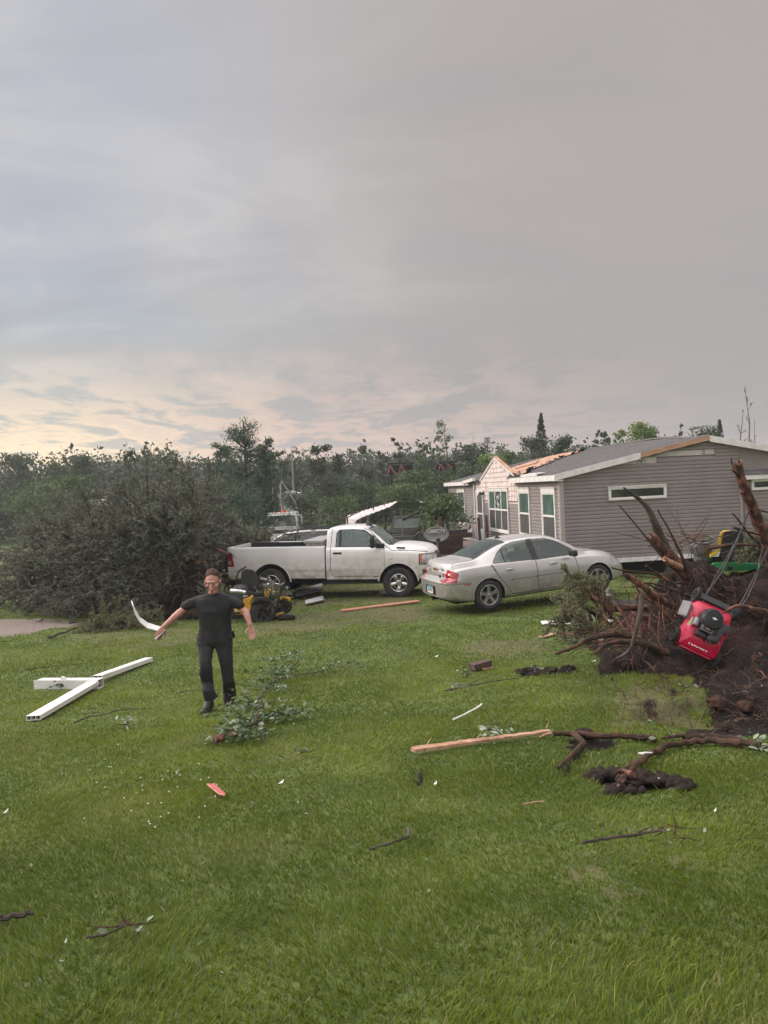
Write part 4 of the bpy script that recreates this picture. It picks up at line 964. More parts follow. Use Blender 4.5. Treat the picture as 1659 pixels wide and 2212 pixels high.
# ----- white pickup -----
def build_pickup():
    rp=at(587,1292,20.0); fp=at(872,1291,19.35); ax=(fp-rp); ax.z=0; ang=math.atan2(ax.y,ax.x)
    o=empty('white_pickup_truck',(0,0,0),label='dirty white regular cab pickup truck with a long bed',cat='pickup truck')
    L=5.92; AR,AF=1.32,4.90; WZ=.42
    # cab + front
    w=lerpf([(2.90,.985),(3.4,1.0),(4.2,1.005),(4.9,1.015),(5.4,1.0),(5.7,.95),(5.92,.86)])
    zt=lerpf([(2.90,1.88),(2.98,1.935),(3.2,1.965),(3.6,1.975),(3.95,1.95),(4.12,1.88),(4.35,1.70),(4.62,1.475),(4.70,1.445),(4.9,1.45),(5.3,1.425),(5.7,1.36),(5.86,1.27),(5.92,1.15)])
    yr=lerpf([(2.90,.70),(3.2,.725),(3.8,.73),(4.1,.745),(4.4,.80),(4.65,.86),(4.8,.86),(5.4,.84),(5.8,.78),(5.92,.7)])
    drop=lerpf([(2.90,.07),(3.6,.07),(4.1,.07),(4.5,.05),(4.7,.06),(5.4,.06),(5.92,.05)])
    zbl=lerpf([(2.90,1.36),(4.0,1.355),(4.5,1.33),(4.75,1.30),(5.3,1.26),(5.7,1.20),(5.92,1.02)])
    zlo=lerpf([(2.90,.50),(4.3,.50),(5.5,.50),(5.92,.52)])
    def cols(x):
        W=float(w(x));b=float(zbl(x));t=float(zt(x));y7=float(yr(x));z0=float(zlo(x));d=float(drop(x));z7=t-d; b=min(b,t-.09)
        return [(0,z0+.02),(W*.86,z0),(W*.955,z0+.02),(W*.975,z0+.12),(W*.985,z0+.20*(b-z0)),(W*1.0,z0+.36*(b-z0)),(W*1.0,z0+.66*(b-z0)),(W*.985,z0+.90*(b-z0)),(W*.95,b),(W*.925,b+.02),(W*.925+(y7-W*.925)*.5,b+(z7-b)*.55),(y7,z7),(y7*.9,t-d*.35),(y7*.5,t-d*.08),(0,t)]
    nose=lambda Z: -.05*np.clip((Z-1.1)/.3,0,1)
    Gd=shell_grid(None,None,cols,(2.90,L),L,330,200,capn=18,front_curve=.20,rear_curve=.0,nose=nose)
    DW=np.array([(3.17,1.41),(3.19,1.78),(3.26,1.86),(3.75,1.865),(3.98,1.83),(4.22,1.67),(4.50,1.42)])
    def near(P,x,z,wd):
        d=np.full(x.shape,9.)
        for (x0,z0),(x1,z1) in zip(P,P[1:]):
            dx,dz=x1-x0,z1-z0; t=np.clip(((x-x0)*dx+(z-z0)*dz)/(dx*dx+dz*dz),0,1); d=np.minimum(d,np.hypot(x-x0-t*dx,z-z0-t*dz))
        return d<wd
    def classify(x,y,z,n):
        c=np.zeros(x.shape,int); ay=np.abs(y); side=(ay>.62)&(np.abs(n[:,2])<.85)
        g=inpoly(DW,x,z)&side; c[g]=1; c[near([(3.30,1.35),(3.30,1.9)],x,z,.055)&g&(x<3.33)]=2
        c[near([tuple(p) for p in DW]+[tuple(DW[0])],x,z,.013)&side]=2
        ws=(x>4.06)&(x<4.66)&(ay<.94*yr(x))&(z>zt(x)-drop(x)*.85)&(n[:,0]>.1); c[ws&(c==0)]=3
        rw=(x<2.93)&(ay<.62)&(z>1.45)&(z<1.80); c[rw]=4
        ds=[(3.05,1.95),(3.03,1.40),(3.03,.75),(3.12,.60),(4.50,.60),(4.53,.80),(4.53,1.30),(4.47,1.46),(4.12,1.83),(3.9,1.93),(3.5,1.945),(3.15,1.94),(3.05,1.88)]
        sd=side&(ay>.7); c[inpoly(np.array(ds),x,z)&sd&(c==0)&(z<1.4)]=5
        c[near(ds,x,z,.008)&sd&(c!=1)]=6
        c[near([(3.0,.78),(4.95,.80)],x,z,.007)&sd&((c==0)|(c==5))&(x<4.5)]=7
        # hood line
        c[near([(4.52,1.44),(4.72,1.30),(5.3,1.285),(5.72,1.235)],x,z,.009)&(ay>.8)&(c==0)]=6
        # head lamp, grille
        hl=(x>5.50)&(z>.93)&(z<1.17)&(ay>.45); c[hl]=10; c[hl&(x<5.555)&(ay>.8)&(z>.97)]=11
        ring=(x>5.46)&(z>.90)&(z<1.20)&(ay>.43)&~hl; c[ring]=6
        gr=(ay<.43)&(z>.80)&(z<1.22)&(x>5.7); c[gr]=2
        bp=(x>5.55)&(z<.78)&(z>.5); c[bp&(c==0)]=12
        c[(np.hypot(x-AF,z-WZ)<.535)&(ay>.5)&(z<1.05)]=-1
        c[(ay>.78)&(c==0)&(z<.86)&(x<4.6)]=13; c[(c==5)&(z<.86)]=14; c[(c==0)&(ay>.78)&(z<1.12)&(x>4.5)&(x<5.5)&(np.hypot(x-AF,z-WZ)<.66)]=13
        return c
    shell_build(Gd,classify,{0:{0:m_wpaint,6:m_seam,7:m_silver,13:m_wdirty},1:m_glass,2:m_black,3:m_glass,4:m_glass,5:{5:m_wpaint,14:m_wdirty},10:m_clear,11:m_amber,12:m_chrome},
        {0:'cab',1:'side_window',2:'black_trim',3:'windshield',4:'rear_window',5:'door',10:'headlight',11:'turn_signal',12:'bumper'},o)
    # bed
    wb_=lerpf([(.02,.93),(.12,.975),(.4,1.0),(1.3,1.015),(2.2,1.005),(2.87,.99)])
    def colsb(x):
        W=float(wb_(x)); return [(0,.56),(W*.88,.54),(W*.96,.55),(W*.985,.66),(W*.992,.76),(W,.84),(W*1.0,1.1),(W*.992,1.30),(W*.975,1.425),(W*.95,1.452),(W*.90,1.452),(W*.89,1.42),(W*.885,1.2),(W*.88,.92),(W*.86,.90),(0,.90)]
    Gb=shell_grid(None,None,colsb,(.02,2.87),2.85,290,190,capn=2,front_curve=.0,rear_curve=.03)
    Gb=Gb[2:-2]
    def clb(x,y,z,n):
        c=np.zeros(x.shape,int); ay=np.abs(y); inner=(ay<.905)&(z>.88)&(z<1.47); c[inner]=2
        c[(x<.26)&(z>.90)&(z<1.30)&(ay>.90)&(x<.24-.08*(z-.9)/.4+.02)]=8
        c[(x<.16)&(z>.95)&(z<1.06)&(ay>.90)]=9
        c[(ay>.92)&(z>1.443)&(x>.25)&(x<2.85)]=6
        c[(np.abs(z-.765)<.007)&(ay>.9)]=7
        c[(np.abs(x-.04)<.0)]=6
        c[(np.hypot(x-AR,z-WZ)<.56)&(ay>.5)&(z<1.2)]=-1
        c[(c==0)&(z<.80)&(ay>.8)]=13; c[(c==0)&(ay>.8)&(np.hypot(x-AR,z-WZ)<.62)]=13
        return c
    shell_build(Gb,clb,{0:{0:m_wpaint,6:m_black,7:m_silver,13:m_wdirty},2:m_black,8:m_red,9:m_clear},{0:'bed_side',2:'bed_liner',8:'taillight',9:'reverse_light'},o)
    mb=MB(); mb.box((.05,0,1.13),(.07,1.72,.62),bev=.02); mb.build('tailgate',m_wpaint,o,True)
    mb=MB(); mb.box((-.06,0,.62),(.18,1.9,.20),bev=.04); mb.build('rear_bumper',m_chrome,o,True)
    mb=MB(); mb.box((2.87,0,1.16),(.04,1.75,.5)); mb.build('bed_headboard',m_wpaint,o)
    mb=MB(); mb.box((2.9,0,.45),(5.4,.9,.20)); mb.box((2.7,.55,.46),(1.8,.10,.12)); mb.box((2.7,-.55,.46),(1.8,.1,.12)); mb.box((3.6,-.9,.44),(1.7,.06,.08)); mb.tube([(.9,-.55,.42),(1.8,-.55,.42)],.04,8); mb.build('chassis',m_dark,o)
    for s in (-1,1):
        for axx,rr in ((AR,.556),(AF,.531)):
            wheel(o,(axx,s*.865,WZ),.421,.27,.245,s,style='steel',m_rim=m_chrome)
            arch_lip(o,(axx,WZ),rr,(float(wb_(axx)) if axx<2 else float(w(axx)))-.003,s,m_wdirty,depth=.45,wd=.035,a0=5,a1=175)
        mb=MB(); mb.box((3.23,s*.995,1.245),(.24,.02,.05),bev=.01); mb.build('door_handle',m_black,o,True)
        mb=MB(); mb.box((4.27,s*1.20,1.56),(.13,.27,.34),bev=.05); mb.tube([(4.32,s*.94,1.43),(4.30,s*1.12,1.46)],.05,8); mb.box((4.42,s*.955,1.43),(.24,.05,.13),bev=.03); mo=mb.build('mirror',m_black,o,True)
        mb=MB(); mb.box((4.338,s*1.20,1.655),(.012,.22,.05),bev=.004); mb.build('mirror_cap',m_chrome,mo,True)
        # hood vent badge and fender badge
        mb=MB(); mb.box((4.98,s*(.918),1.362),(.235,.02,.045),rot=Matrix.Rotation(.05,3,'Y'),bev=.008); bo=mb.build('hood_badge',m_black,o)
        text_mesh('badge_letters','2500',.042,m_chrome,bo,(4.98,s*.929,1.362),(R(90),0,0 if s<0 else R(180)),sx=1.5)
        mb=MB(); mb.box((4.70,s*1.006,1.03),(.16,.012,.020),bev=.003); mb.tube([(4.66,s*1.008,1.07),(4.70,s*1.012,1.10),(4.75,s*1.008,1.13)],.014,6); mb.tube([(4.66,s*1.008,1.07),(4.73,s*1.010,1.075)],.018,6); mb.build('fender_badge',m_silver,o)
    # marker light fin on the roof
    mb=MB(); mb.prism([(3.86,1.95),(4.10,1.92),(4.04,1.97),(3.98,2.005),(3.92,1.99)],-.20,-.06,'Y'); mb.build('roof_light',m_black,o,True)
    mb=MB()
    for y0 in (-.35,.25): mb.tube([(4.66,y0-.2,1.46),(4.55,y0+.3,1.53)],.012,6)
    mb.box((4.66,0,1.445),(.14,1.4,.03)); mb.build('wiper',m_black,o)
    seat(o,3.2,.45,.80); seat(o,3.2,-.45,.80); mb=MB(); mb.box((4.25,0,1.27),(.5,1.5,.2),bev=.05); mb.box((3.7,0,.62),(1.5,1.6,.1)); mb.build('dashboard',m_dark,o)
    mb=MB(); n=24; mb.tube([Vector((3.98+.08*math.cos(6.283*k/n),.45+.19*math.sin(6.283*k/n),1.36+.17*math.cos(6.283*k/n))) for k in range(n+1)],.014,6,cap=False); mb.build('steering_wheel',m_black,o,True)
    o.matrix_world=Matrix.Translation(rp)@Matrix.Rotation(ang,4,'Z')@Matrix.Translation((-AR,.865+.14,0))
    pitch=math.atan2(fp.z-rp.z,ax.length); o.rotation_euler=(0,-pitch,ang)
    return o
pickup=build_pickup()
bpy.context.view_layer.update()
# tool box resting in the bed
def build_toolbox():
    o=empty('tool_box',label='diamond-plate aluminium tool box behind the pickup cab',cat='tool box')
    mm=mat('diamond_plate',(.42,.42,.42),rough=.35,metal=.7,col2=(.58,.58,.57),scale=30,lo=.48,hi=.52,bump=.6,bscale=60)
    mb=MB(); mb.box((2.55,0,1.36),(.50,1.68,.34),bev=.01); mb.build('box',mm,o)
    mb=MB(); mb.box((2.54,0,1.565),(.56,1.80,.09),bev=.02); mb.build('lid',mm,o)
    mb=MB(); mb.box((2.62,-.847,1.44),(.26,.01,.05),bev=.003); lb=mb.build('label_plate',mat('dull_red_label',(.28,.10,.09),col2=(.42,.36,.34),scale=60),o)
    mb=MB(); mb.box((2.44,-.85,1.44),(.06,.02,.06),bev=.008); mb.build('latch',m_black,o)
    o.matrix_world=pickup.matrix_world.copy(); return o
build_toolbox()
def ground_at(o,px,Y,dz=0.0,rz=0.0,x=None):
    X=at(px,1000,Y).x if x is None else x; o.location=(X,Y,gzf(X,Y)+dz); o.rotation_euler=(0,0,rz); return o
# ----- dark suv behind the pickup bed, nose to the left -----
def build_suv():
    o=empty('dark_suv',label='dark sport utility vehicle with roof rails behind the pickup bed',cat='suv')
    L=4.75; mp=mat('dark_blue_paint',(.020,.022,.027),rough=.3,col2=(.03,.03,.034),scale=2,coat=.7,dirt=((.10,.09,.08),20,.6,.7,.5))
    w=lerpf([(0,.82),(.2,.88),(1.5,.92),(3.6,.92),(4.4,.87),(4.75,.7)])
    zt=lerpf([(0,1.1),(.06,1.45),(.25,1.66),(.6,1.74),(2.0,1.77),(2.7,1.72),(3.1,1.56),(3.65,1.17),(4.2,1.10),(4.6,.98),(4.75,.8)])
    yr=lerpf([(0,.62),(.6,.64),(2.6,.64),(3.2,.68),(3.7,.78),(4.4,.74),(4.75,.5)])
    def cols(x):
        W=float(w(x));t=float(zt(x));b=min(1.06,t-.05);y7=float(yr(x));z7=t-.07
        return [(0,.30),(W*.9,.28),(W*.97,.34),(W,.6),(W*.99,.9),(W*.95,b),(W*.92,b+.02),(y7+(W*.92-y7)*.4,b+(z7-b)*.6),(y7,z7),(y7*.8,t-.02),(0,t)]
    Gd=shell_grid(None,None,cols,(0,L),L,180,80,capn=10,front_curve=.3,rear_curve=.1)
    SG=np.array([(.35,1.10),(.45,1.5),(.7,1.62),(2.5,1.62),(3.0,1.42),(3.45,1.10)])
    def cl(x,y,z,n):
        c=np.zeros(x.shape,int); ay=np.abs(y); c[inpoly(SG,x,z)&(ay>.5)&(np.abs(n[:,2])<.85)]=1
        c[(c==1)&((np.abs(x-1.25)<.05)|(np.abs(x-2.3)<.05))]=0
        c[(x>2.75)&(x<3.62)&(ay<.60)&(z>zt(x)-.06)&(n[:,0]>.1)]=3
        c[(x<.3)&(z>1.12)&(z<1.55)&(ay<.6)]=4
        c[(x>4.3)&(z>.75)&(z<.98)&(ay>.4)]=10
        for a in (.95,3.75): c[(np.hypot(x-a,z-.37)<.42)&(ay>.45)&(z<.85)]=-1
        return c
    shell_build(Gd,cl,{0:mp,1:m_glass_d,3:m_glass,4:m_glass_d,10:m_clear},{0:'body',1:'side_window',3:'windshield',4:'rear_window',10:'headlight'},o,xs={'side_window':2.3})
    for s in (-1,1):
        for a in (.95,3.75): wheel(o,(a,s*.79,.36),.36,.22,.23,s); arch_lip(o,(a,.37),.42,.905,s,mp)
        mb=MB(); mb.tube([(.5,s*.55,1.73),(.65,s*.56,1.82),(2.2,s*.56,1.84),(2.75,s*.57,1.70)],.022,6); mb.build('roof_rail',m_black,o,True)
        # white strips laid along the roof edge and pillar
        mb=MB()
        for (x0,x1) in ((2.86,3.62),(1.9,2.72),(1.15,1.75)):
            A=[];B=[]
            for k in range(7):
                x=x0+(x1-x0)*k/6; A.append((x,s*(float(yr(x))+.025),float(zt(x))-.02)); B.append((x,s*(float(yr(x))-.06),float(zt(x))+.012))
            mb.sheet(A,B,.01*s)
        mb.build('roof_strip',m_wpaint,o,True)
        mb=MB(); mb.box((3.15,s*1.0,1.12),(.15,.2,.14),bev=.04); mb.build('mirror',mp,o,True)
    mb=MB(); mb.box((2.3,0,.35),(4,1.4,.12)); mb.build('underbody',m_dark,o)
    seat(o,2.2,.36,.55); seat(o,2.2,-.36,.55)
    X=at(664,1160,24.4); ground_at(o,664,24.4,rz=R(180),x=X.x+2.1); o.location.z+=.02
    return o
build_suv()
# open hatch of a crushed light car beyond the tool box: torn white panel with black window
def build_panel():
    o=empty('torn_car_panel',at(652,1180,23.0),label='bent white car door panel standing among branches behind the tool box',cat='car panel')
    def q(px,py,Y=23.0): return at(px,py,Y)-o.location
    A=[q(668,1176),(q(672,1167)),q(690,1160),q(712,1153),q(726,1156)]; B=[q(662,1181),q(668,1172),q(688,1166),q(712,1158),q(724,1161)]
    mb=MB(); mb.sheet(A,B,.05); mb.build('panel',m_wpaint,o,True)
    mb=MB(); mb.sheet([q(672,1174),q(690,1167),q(712,1159),q(724,1160)],[q(676,1182),q(694,1181),q(714,1180),q(722,1178)],.03); mb.build('pane',m_glass_d,o)
    mb=MB(); mb.tube([q(722,1156),q(727,1170),q(733,1182)],.03,6); mb.build('hinge',m_black,o)
    mb=MB(); mb.tube([q(700,1180),q(700,1235)],.05,6); mb.tube([q(670,1180),q(668,1235)],.05,6); mb.build('frame',m_black,o)
build_panel()
# ----- white tow truck cab -----
def build_towtruck():
    o=empty('white_tow_truck',label='white cab-over truck with an orange roof beacon among the bushes',cat='truck')
    mb=MB(); mb.box((0,.9,1.35),(2.25,1.7,1.1),bev=.10); 
    # upper cab tapers
    V=[(-1.12,.05,1.85),(1.12,.05,1.85),(1.12,1.75,1.85),(-1.12,1.75,1.85),(-1.0,.22,2.80),(1.0,.22,2.80),(1.0,1.7,2.80),(-1.0,1.7,2.80)]
    mb.add(V,[(0,3,2,1),(4,5,6,7),(0,1,5,4),(1,2,6,5),(2,3,7,6),(3,0,4,7)]); mb.box((0,.95,2.83),(1.98,1.5,.10),bev=.04); mb.build('cab',m_wpaint,o,True)
    mb=MB(); mb.add([(-.98,.045,1.93),(.98,.045,1.93),(.90,.185,2.68),(-.90,.185,2.68),(-.98,.085,1.93),(.98,.085,1.93),(.90,.225,2.68),(-.90,.225,2.68)],[(0,1,2,3),(7,6,5,4),(0,4,5,1),(1,5,6,2),(2,6,7,3),(3,7,4,0)]); mb.build('windshield',mat('truck_windshield',(.045,.055,.05),rough=.12,col2=(.16,.19,.18),scale=1.6,lo=.45,hi=.6,coat=1),o)
    mb=MB(); fr=[(-1.0,.02,1.91),(1.0,.02,1.91),(.92,.17,2.70),(-.92,.17,2.70)]
    mb.tube(fr+[fr[0]],.03,6,cap=False); mb.build('windshield_frame',m_white,o,True)
    mb=MB(); mb.box((.12,.4,2.93),(.42,.22,.14),bev=.03); mb.build('roof_beacon',mat('orange_beacon',(.75,.13,.05),rough=.3,col2=(.5,.08,.03),scale=6),o,True)
    for x in (-.45,-.25,-.05,.55,.8):
        mb=MB(); mb.box((x,.25,2.885),(.07,.08,.05),bev=.015); mb.build('marker_light',m_amber,o,True)
    for s in (-1,1):
        mb=MB(); P=[(s*1.12,.1,2.65),(s*1.38,-.05,2.62),(s*1.40,-.05,1.95),(s*1.12,.1,1.92)]; mb.tube(P,.022,6); mb.box((s*1.38,-.06,2.3),(.16,.05,.5),bev=.02); mb.build('mirror',m_wpaint if s<0 else m_white,o,True)
        mb=MB(); mb.box((s*1.13,.95,2.3),(.02,.9,.6)); mb.build('side_window',m_wdark,o)
        wheel(o,(s*.95,1.0,.5),.5,.28,.28,s,style='steel').rotation_euler=(0,0,R(90))
    mb=MB(); mb.box((0,.03,1.62),(1.9,.06,.22),bev=.01); mb.box((0,.0,.75),(2.3,.2,.3),bev=.05); mb.box((0,4.2,1.0),(2.2,5.0,.3)); mb.tube([(-.6,1.9,2.0),(-.6,1.9,3.25)],.07,8); mb.tube([(-.30,1.9,2.0),(-.30,1.9,3.3)],.05,8); mb.tube([(-.6,1.9,3.2),(-.6,1.9,3.4)],.12,8); mb.build('chassis',m_black,o)
    ground_at(o,601,48); top=at(601,1107,48).z; o.location.z=top-2.90
    return o
build_towtruck()
# ----- carport -----
def build_carport():
    o=empty('collapsed_carport',at(840,1140,33),label='collapsed white sheet-metal carport with a twisted roof',cat='carport')
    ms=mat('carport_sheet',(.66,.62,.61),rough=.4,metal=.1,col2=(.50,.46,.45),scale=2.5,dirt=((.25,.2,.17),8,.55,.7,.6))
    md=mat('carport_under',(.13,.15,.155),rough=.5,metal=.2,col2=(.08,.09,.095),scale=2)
    def q(px,py,Y): return at(px,py,Y)-o.location
    def strip(A,B,name,m,seg=14,ribs=10):
        # A,B polylines of (px,py,Y); ribbed sheet between them
        def samp(P,f):
            k=f*(len(P)-1); i=min(int(k),len(P)-2); a=Vector(P[i]);b=Vector(P[i+1]); return a.lerp(b,k-i)
        mb=MB(); N=seg*6; V=[];F=[]
        M_=12
        for i in range(N+1):
            a=samp(A,i/N); b=samp(B,i/N)
            for j in range(M_+1):
                p=a.lerp(b,j/M_); w=q(*p); w.z+=.022*(1 if i%6 in(2,3) else 0); V.append(w)
        for i in range(N):
            for j in range(M_): k=i*(M_+1)+j; F.append((k,k+1,k+M_+2,k+M_+1))
        mb.add(V,F); oo=mb.build(name,m,o); s_=oo.modifiers.new('thick','SOLIDIFY'); s_.thickness=.02; return oo
    strip([(747,1139,33.5),(749,1115,34),(775,1106,34.5),(800,1099,35),(830,1090,35.5),(859,1082.5,36)],
          [(765,1141,31),(769,1124,31),(782,1117,31.2),(812,1106,31.5),(843,1094,32),(858,1084,33)],'roof_panel',ms)
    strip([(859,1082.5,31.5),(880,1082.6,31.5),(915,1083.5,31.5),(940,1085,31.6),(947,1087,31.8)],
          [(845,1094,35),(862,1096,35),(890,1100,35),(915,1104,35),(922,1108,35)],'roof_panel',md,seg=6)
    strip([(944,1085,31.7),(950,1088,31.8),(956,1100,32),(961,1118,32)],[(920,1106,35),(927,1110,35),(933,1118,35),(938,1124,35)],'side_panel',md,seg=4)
    mb=MB()
    for (a,b) in (((767,1128,31.1),(765,1172,31.1)),((750,1117,34),(748,1160,34)),((956,1100,32),(966,1170,32)),((930,1112,35),(936,1160,35))):
        mb=MB(); mb.tube([q(*a),q(*b)],.03,6); mb.build('post',mat('galvanised_post',(.35,.35,.36),rough=.5,metal=.5,col2=(.25,.25,.25),scale=5),o)
    # pale flap torn up at the seam
    mb=MB(); mb.sheet([q(905,1081.5,31.3),q(915,1083,31.3),q(923,1082,31.3)],[q(908,1086,31.3),q(915,1086.5,31.3),q(918,1084,31.3)],.01); mb.build('torn_flap',ms,o)
    return o
build_carport()
# ----- old dark pickup seen beyond a flatbed -----
def build_oldtruck():
    Y=30.5; o=empty('old_dark_pickup',label='old dark pickup cab beyond the black trailer under the carport',cat='pickup truck')
    mp=mat('old_dark_paint',(.030,.036,.034),rough=.45,col2=(.05,.05,.045),scale=3,coat=.2); k=pxm(Y)
    o.location=at(880,1125,Y); z=lambda v:v
    mb=MB(); V=[(-.72,0,.0),(.78,0,.0),(.80,1.2,0),(-.74,1.2,0),(-.58,.15,.52),(.62,.15,.52),(.62,1.0,.52),(-.58,1.0,.52)]
    V=[(x,y,zz-.38) for x,y,zz in V]
    mb.add(V,[(0,3,2,1),(4,5,6,7),(0,1,5,4),(1,2,6,5),(2,3,7,6),(3,0,4,7)]); mb.box((.02,.58,.155),(1.2,.85,.06),bev=.025); mb.box((.02,.6,-.75),(1.75,1.3,.78),bev=.06); mb.box((.02,-1.0,-.78),(1.8,2.0,.55),bev=.05); mb.build('cab',mp,o,True)
    mb=MB(); mb.add([(-.60,-.012,-.30),(.66,-.012,-.30),(.54,.115,.08),(-.50,.115,.08)],[(0,1,2,3)]); mb.add([(-.60,.02,-.30),(.66,.02,-.30),(.54,.14,.08),(-.50,.14,.08)],[(0,1,2,3)]); mb.build('rear_window',m_glass,o)
    mb=MB(); mb.box((.62,-.2,-.33),(.40,.5,.22),rot=Matrix.Rotation(.5,3,'Y'),bev=.08); mb.build('cargo_bag',m_black,o,True)
    for x in (-.8,.8):
        wheel(o,(x,-.8,-1.15),.34,.2,.2,1 if x>0 else -1).rotation_euler=(0,0,R(90))
    mb=MB(); mb.tube([(-.9,-.3,-.5),(-1.05,-.3,-.2),(-.85,-.1,.0),(-.7,0,0)],.02,6); mb.build('roll_bar',m_black,o)
    g=gzf(o.location.x,Y); return o
build_oldtruck()
def build_trailer():
    o=empty('flatbed_trailer',at(865,1160,28.5),label='long black steel flatbed trailer between the pickup and the deck',cat='trailer')
    def q(px,py,Y=28.5): return at(px,py,Y)-o.location
    def slab(px0,y0a,y0b,px1,y1a,y1b,Y0,Y1,name,m,th=.12):
        a,b,c,d=q(px0,y0a,Y0),q(px1,y1a,Y1),q(px1,y1b,Y1),q(px0,y0b,Y0); t=Vector((0,th,0)); mb=MB(); mb.add([a,b,c,d,a+t,b+t,c+t,d+t],[(0,1,2,3),(7,6,5,4),(0,4,5,1),(1,5,6,2),(2,6,7,3),(3,7,4,0)]); mb.build(name,m,o)
    md=mat('black_steel',(.018,.018,.02),rough=.5,col2=(.035,.032,.03),scale=6); mr=mat('rusty_planks',(.075,.03,.024),rough=.8,col2=(.04,.02,.018),scale=5,stretch=(.4,1,5))
    slab(760,1164,1174,1010,1143,1155,28.5,28.9,'side_rail',md)
    slab(762,1154,1160,960,1148,1152,29.6,30,'side_rail',md,.06)
    slab(800,1176,1196,1000,1156,1182,28.6,29,'plank_side',mr,.08)
    slab(920,1164,1172,1020,1150,1160,27.6,28.2,'plank_side',mr,.08)
    for x in (790,830,870,915): 
        mb=MB(); a=q(x,1166-(x-760)*.07,28.45); mb.tube([a,a+Vector((0,0,.45))],.025,6); mb.build('stake',mat('stake_wood',(.12,.09,.07),col2=(.2,.15,.12),scale=6),o)
    for x in (812,842):
        wheel(o,q(x,1205,28.4),.33,.2,.2,-1)
    mb=MB(); a=q(902,1185,28.3); mb.tube([a,a+Vector((0,0,.3)),a+Vector((-.05,0,.5)),a+Vector((.12,0,.62)),a+Vector((.2,0,.5))],.07,8); mb.build('winch_crank',md,o,True)
    return o
build_trailer()
def build_red_box():
    o=empty('red_toolbox_cart',at(813,1200,25.5),label='faded red metal bin with a white frame beside the trailer',cat='metal bin')
    def q(px,py,Y=25.5): return at(px,py,Y)-o.location
    mm=mat('faded_red_metal',(.36,.085,.065),rough=.6,col2=(.42,.18,.15),scale=5)
    mb=MB(); a,b,c,d=q(783,1163),q(821,1161),q(821,1190),q(783,1192); t=Vector((0,.5,0)); mb.add([a,b,c,d,a+t,b+t,c+t,d+t],[(0,1,2,3),(7,6,5,4),(0,4,5,1),(1,5,6,2),(2,6,7,3),(3,7,4,0)]); mb.build('bin',mm,o)
    mb=MB(); mb.tube([q(784,1162.5,25.45),q(822,1160.5,25.45),q(822,1192,25.45)],.03,4); mb.build('frame',m_white,o)
build_red_box()
def build_dish():
    o=empty('satellite_dish',at(944,1160,23.2),label='grey satellite dish standing beside the deck post',cat='satellite dish')
    mg=mat('dish_grey',(.23,.225,.225),rough=.5,col2=(.19,.185,.185),scale=5); k=pxm(23.2)
    mb=MB(); V=[];F=[];nr,na=8,40; rx,rz=27*k,17*k
    for i in range(nr+1):
        for j in range(na):
            r=i/nr;a=6.283*j/na; V.append((rx*r*math.cos(a),-.09*r*r,rz*r*math.sin(a)))
    for i in range(nr):
        for j in range(na): F.append((i*na+j,i*na+(j+1)%na,(i+1)*na+(j+1)%na,(i+1)*na+j))
    mb.add(V,F); d=mb.build('dish',mg,o,True); s_=d.modifiers.new('t','SOLIDIFY'); s_.thickness=.015; d.location=(-1*k,0,6*k)
    t=text_mesh('dish_lettering','DIRECTV',.145,mat('pale_letters',(.62,.62,.62),col2=(.55,.55,.55),scale=9),o,(-1*k,-.085,13*k),(R(90),0,0),ext=.003,sx=.98,bold=.004)
    mb=MB(); mb.tube([(0,-.05,-8*k),(0,-.45,-7*k)],.02,6); mb.box((0,-.47,-4*k),(.13,.08,.10),bev=.02); mb.build('feed_arm',m_black,o,True)
    mb=MB(); mb.tube([(0,.05,0),(.02,.12,-.9)],.03,8); mb.build('mast',mg,o)
build_dish()
# white sheets of siding lying behind the truck
def loose_sheet(name,A,B,label,cat,m=None,th=.01,group=None,wavy=0.0):
    c=sum((Vector(p) for p in A+B),Vector())/(len(A)+len(B)); mb=MB(); mb.sheet([Vector(p)-c for p in A],[Vector(p)-c for p in B],th); o=mb.build(name,m or m_white,None,False,loc=c); return tag(o,label,cat,group)
def gp(px,py,h=.03): p=ghit(px,py); return Vector((p.x,p.y,p.z+h))
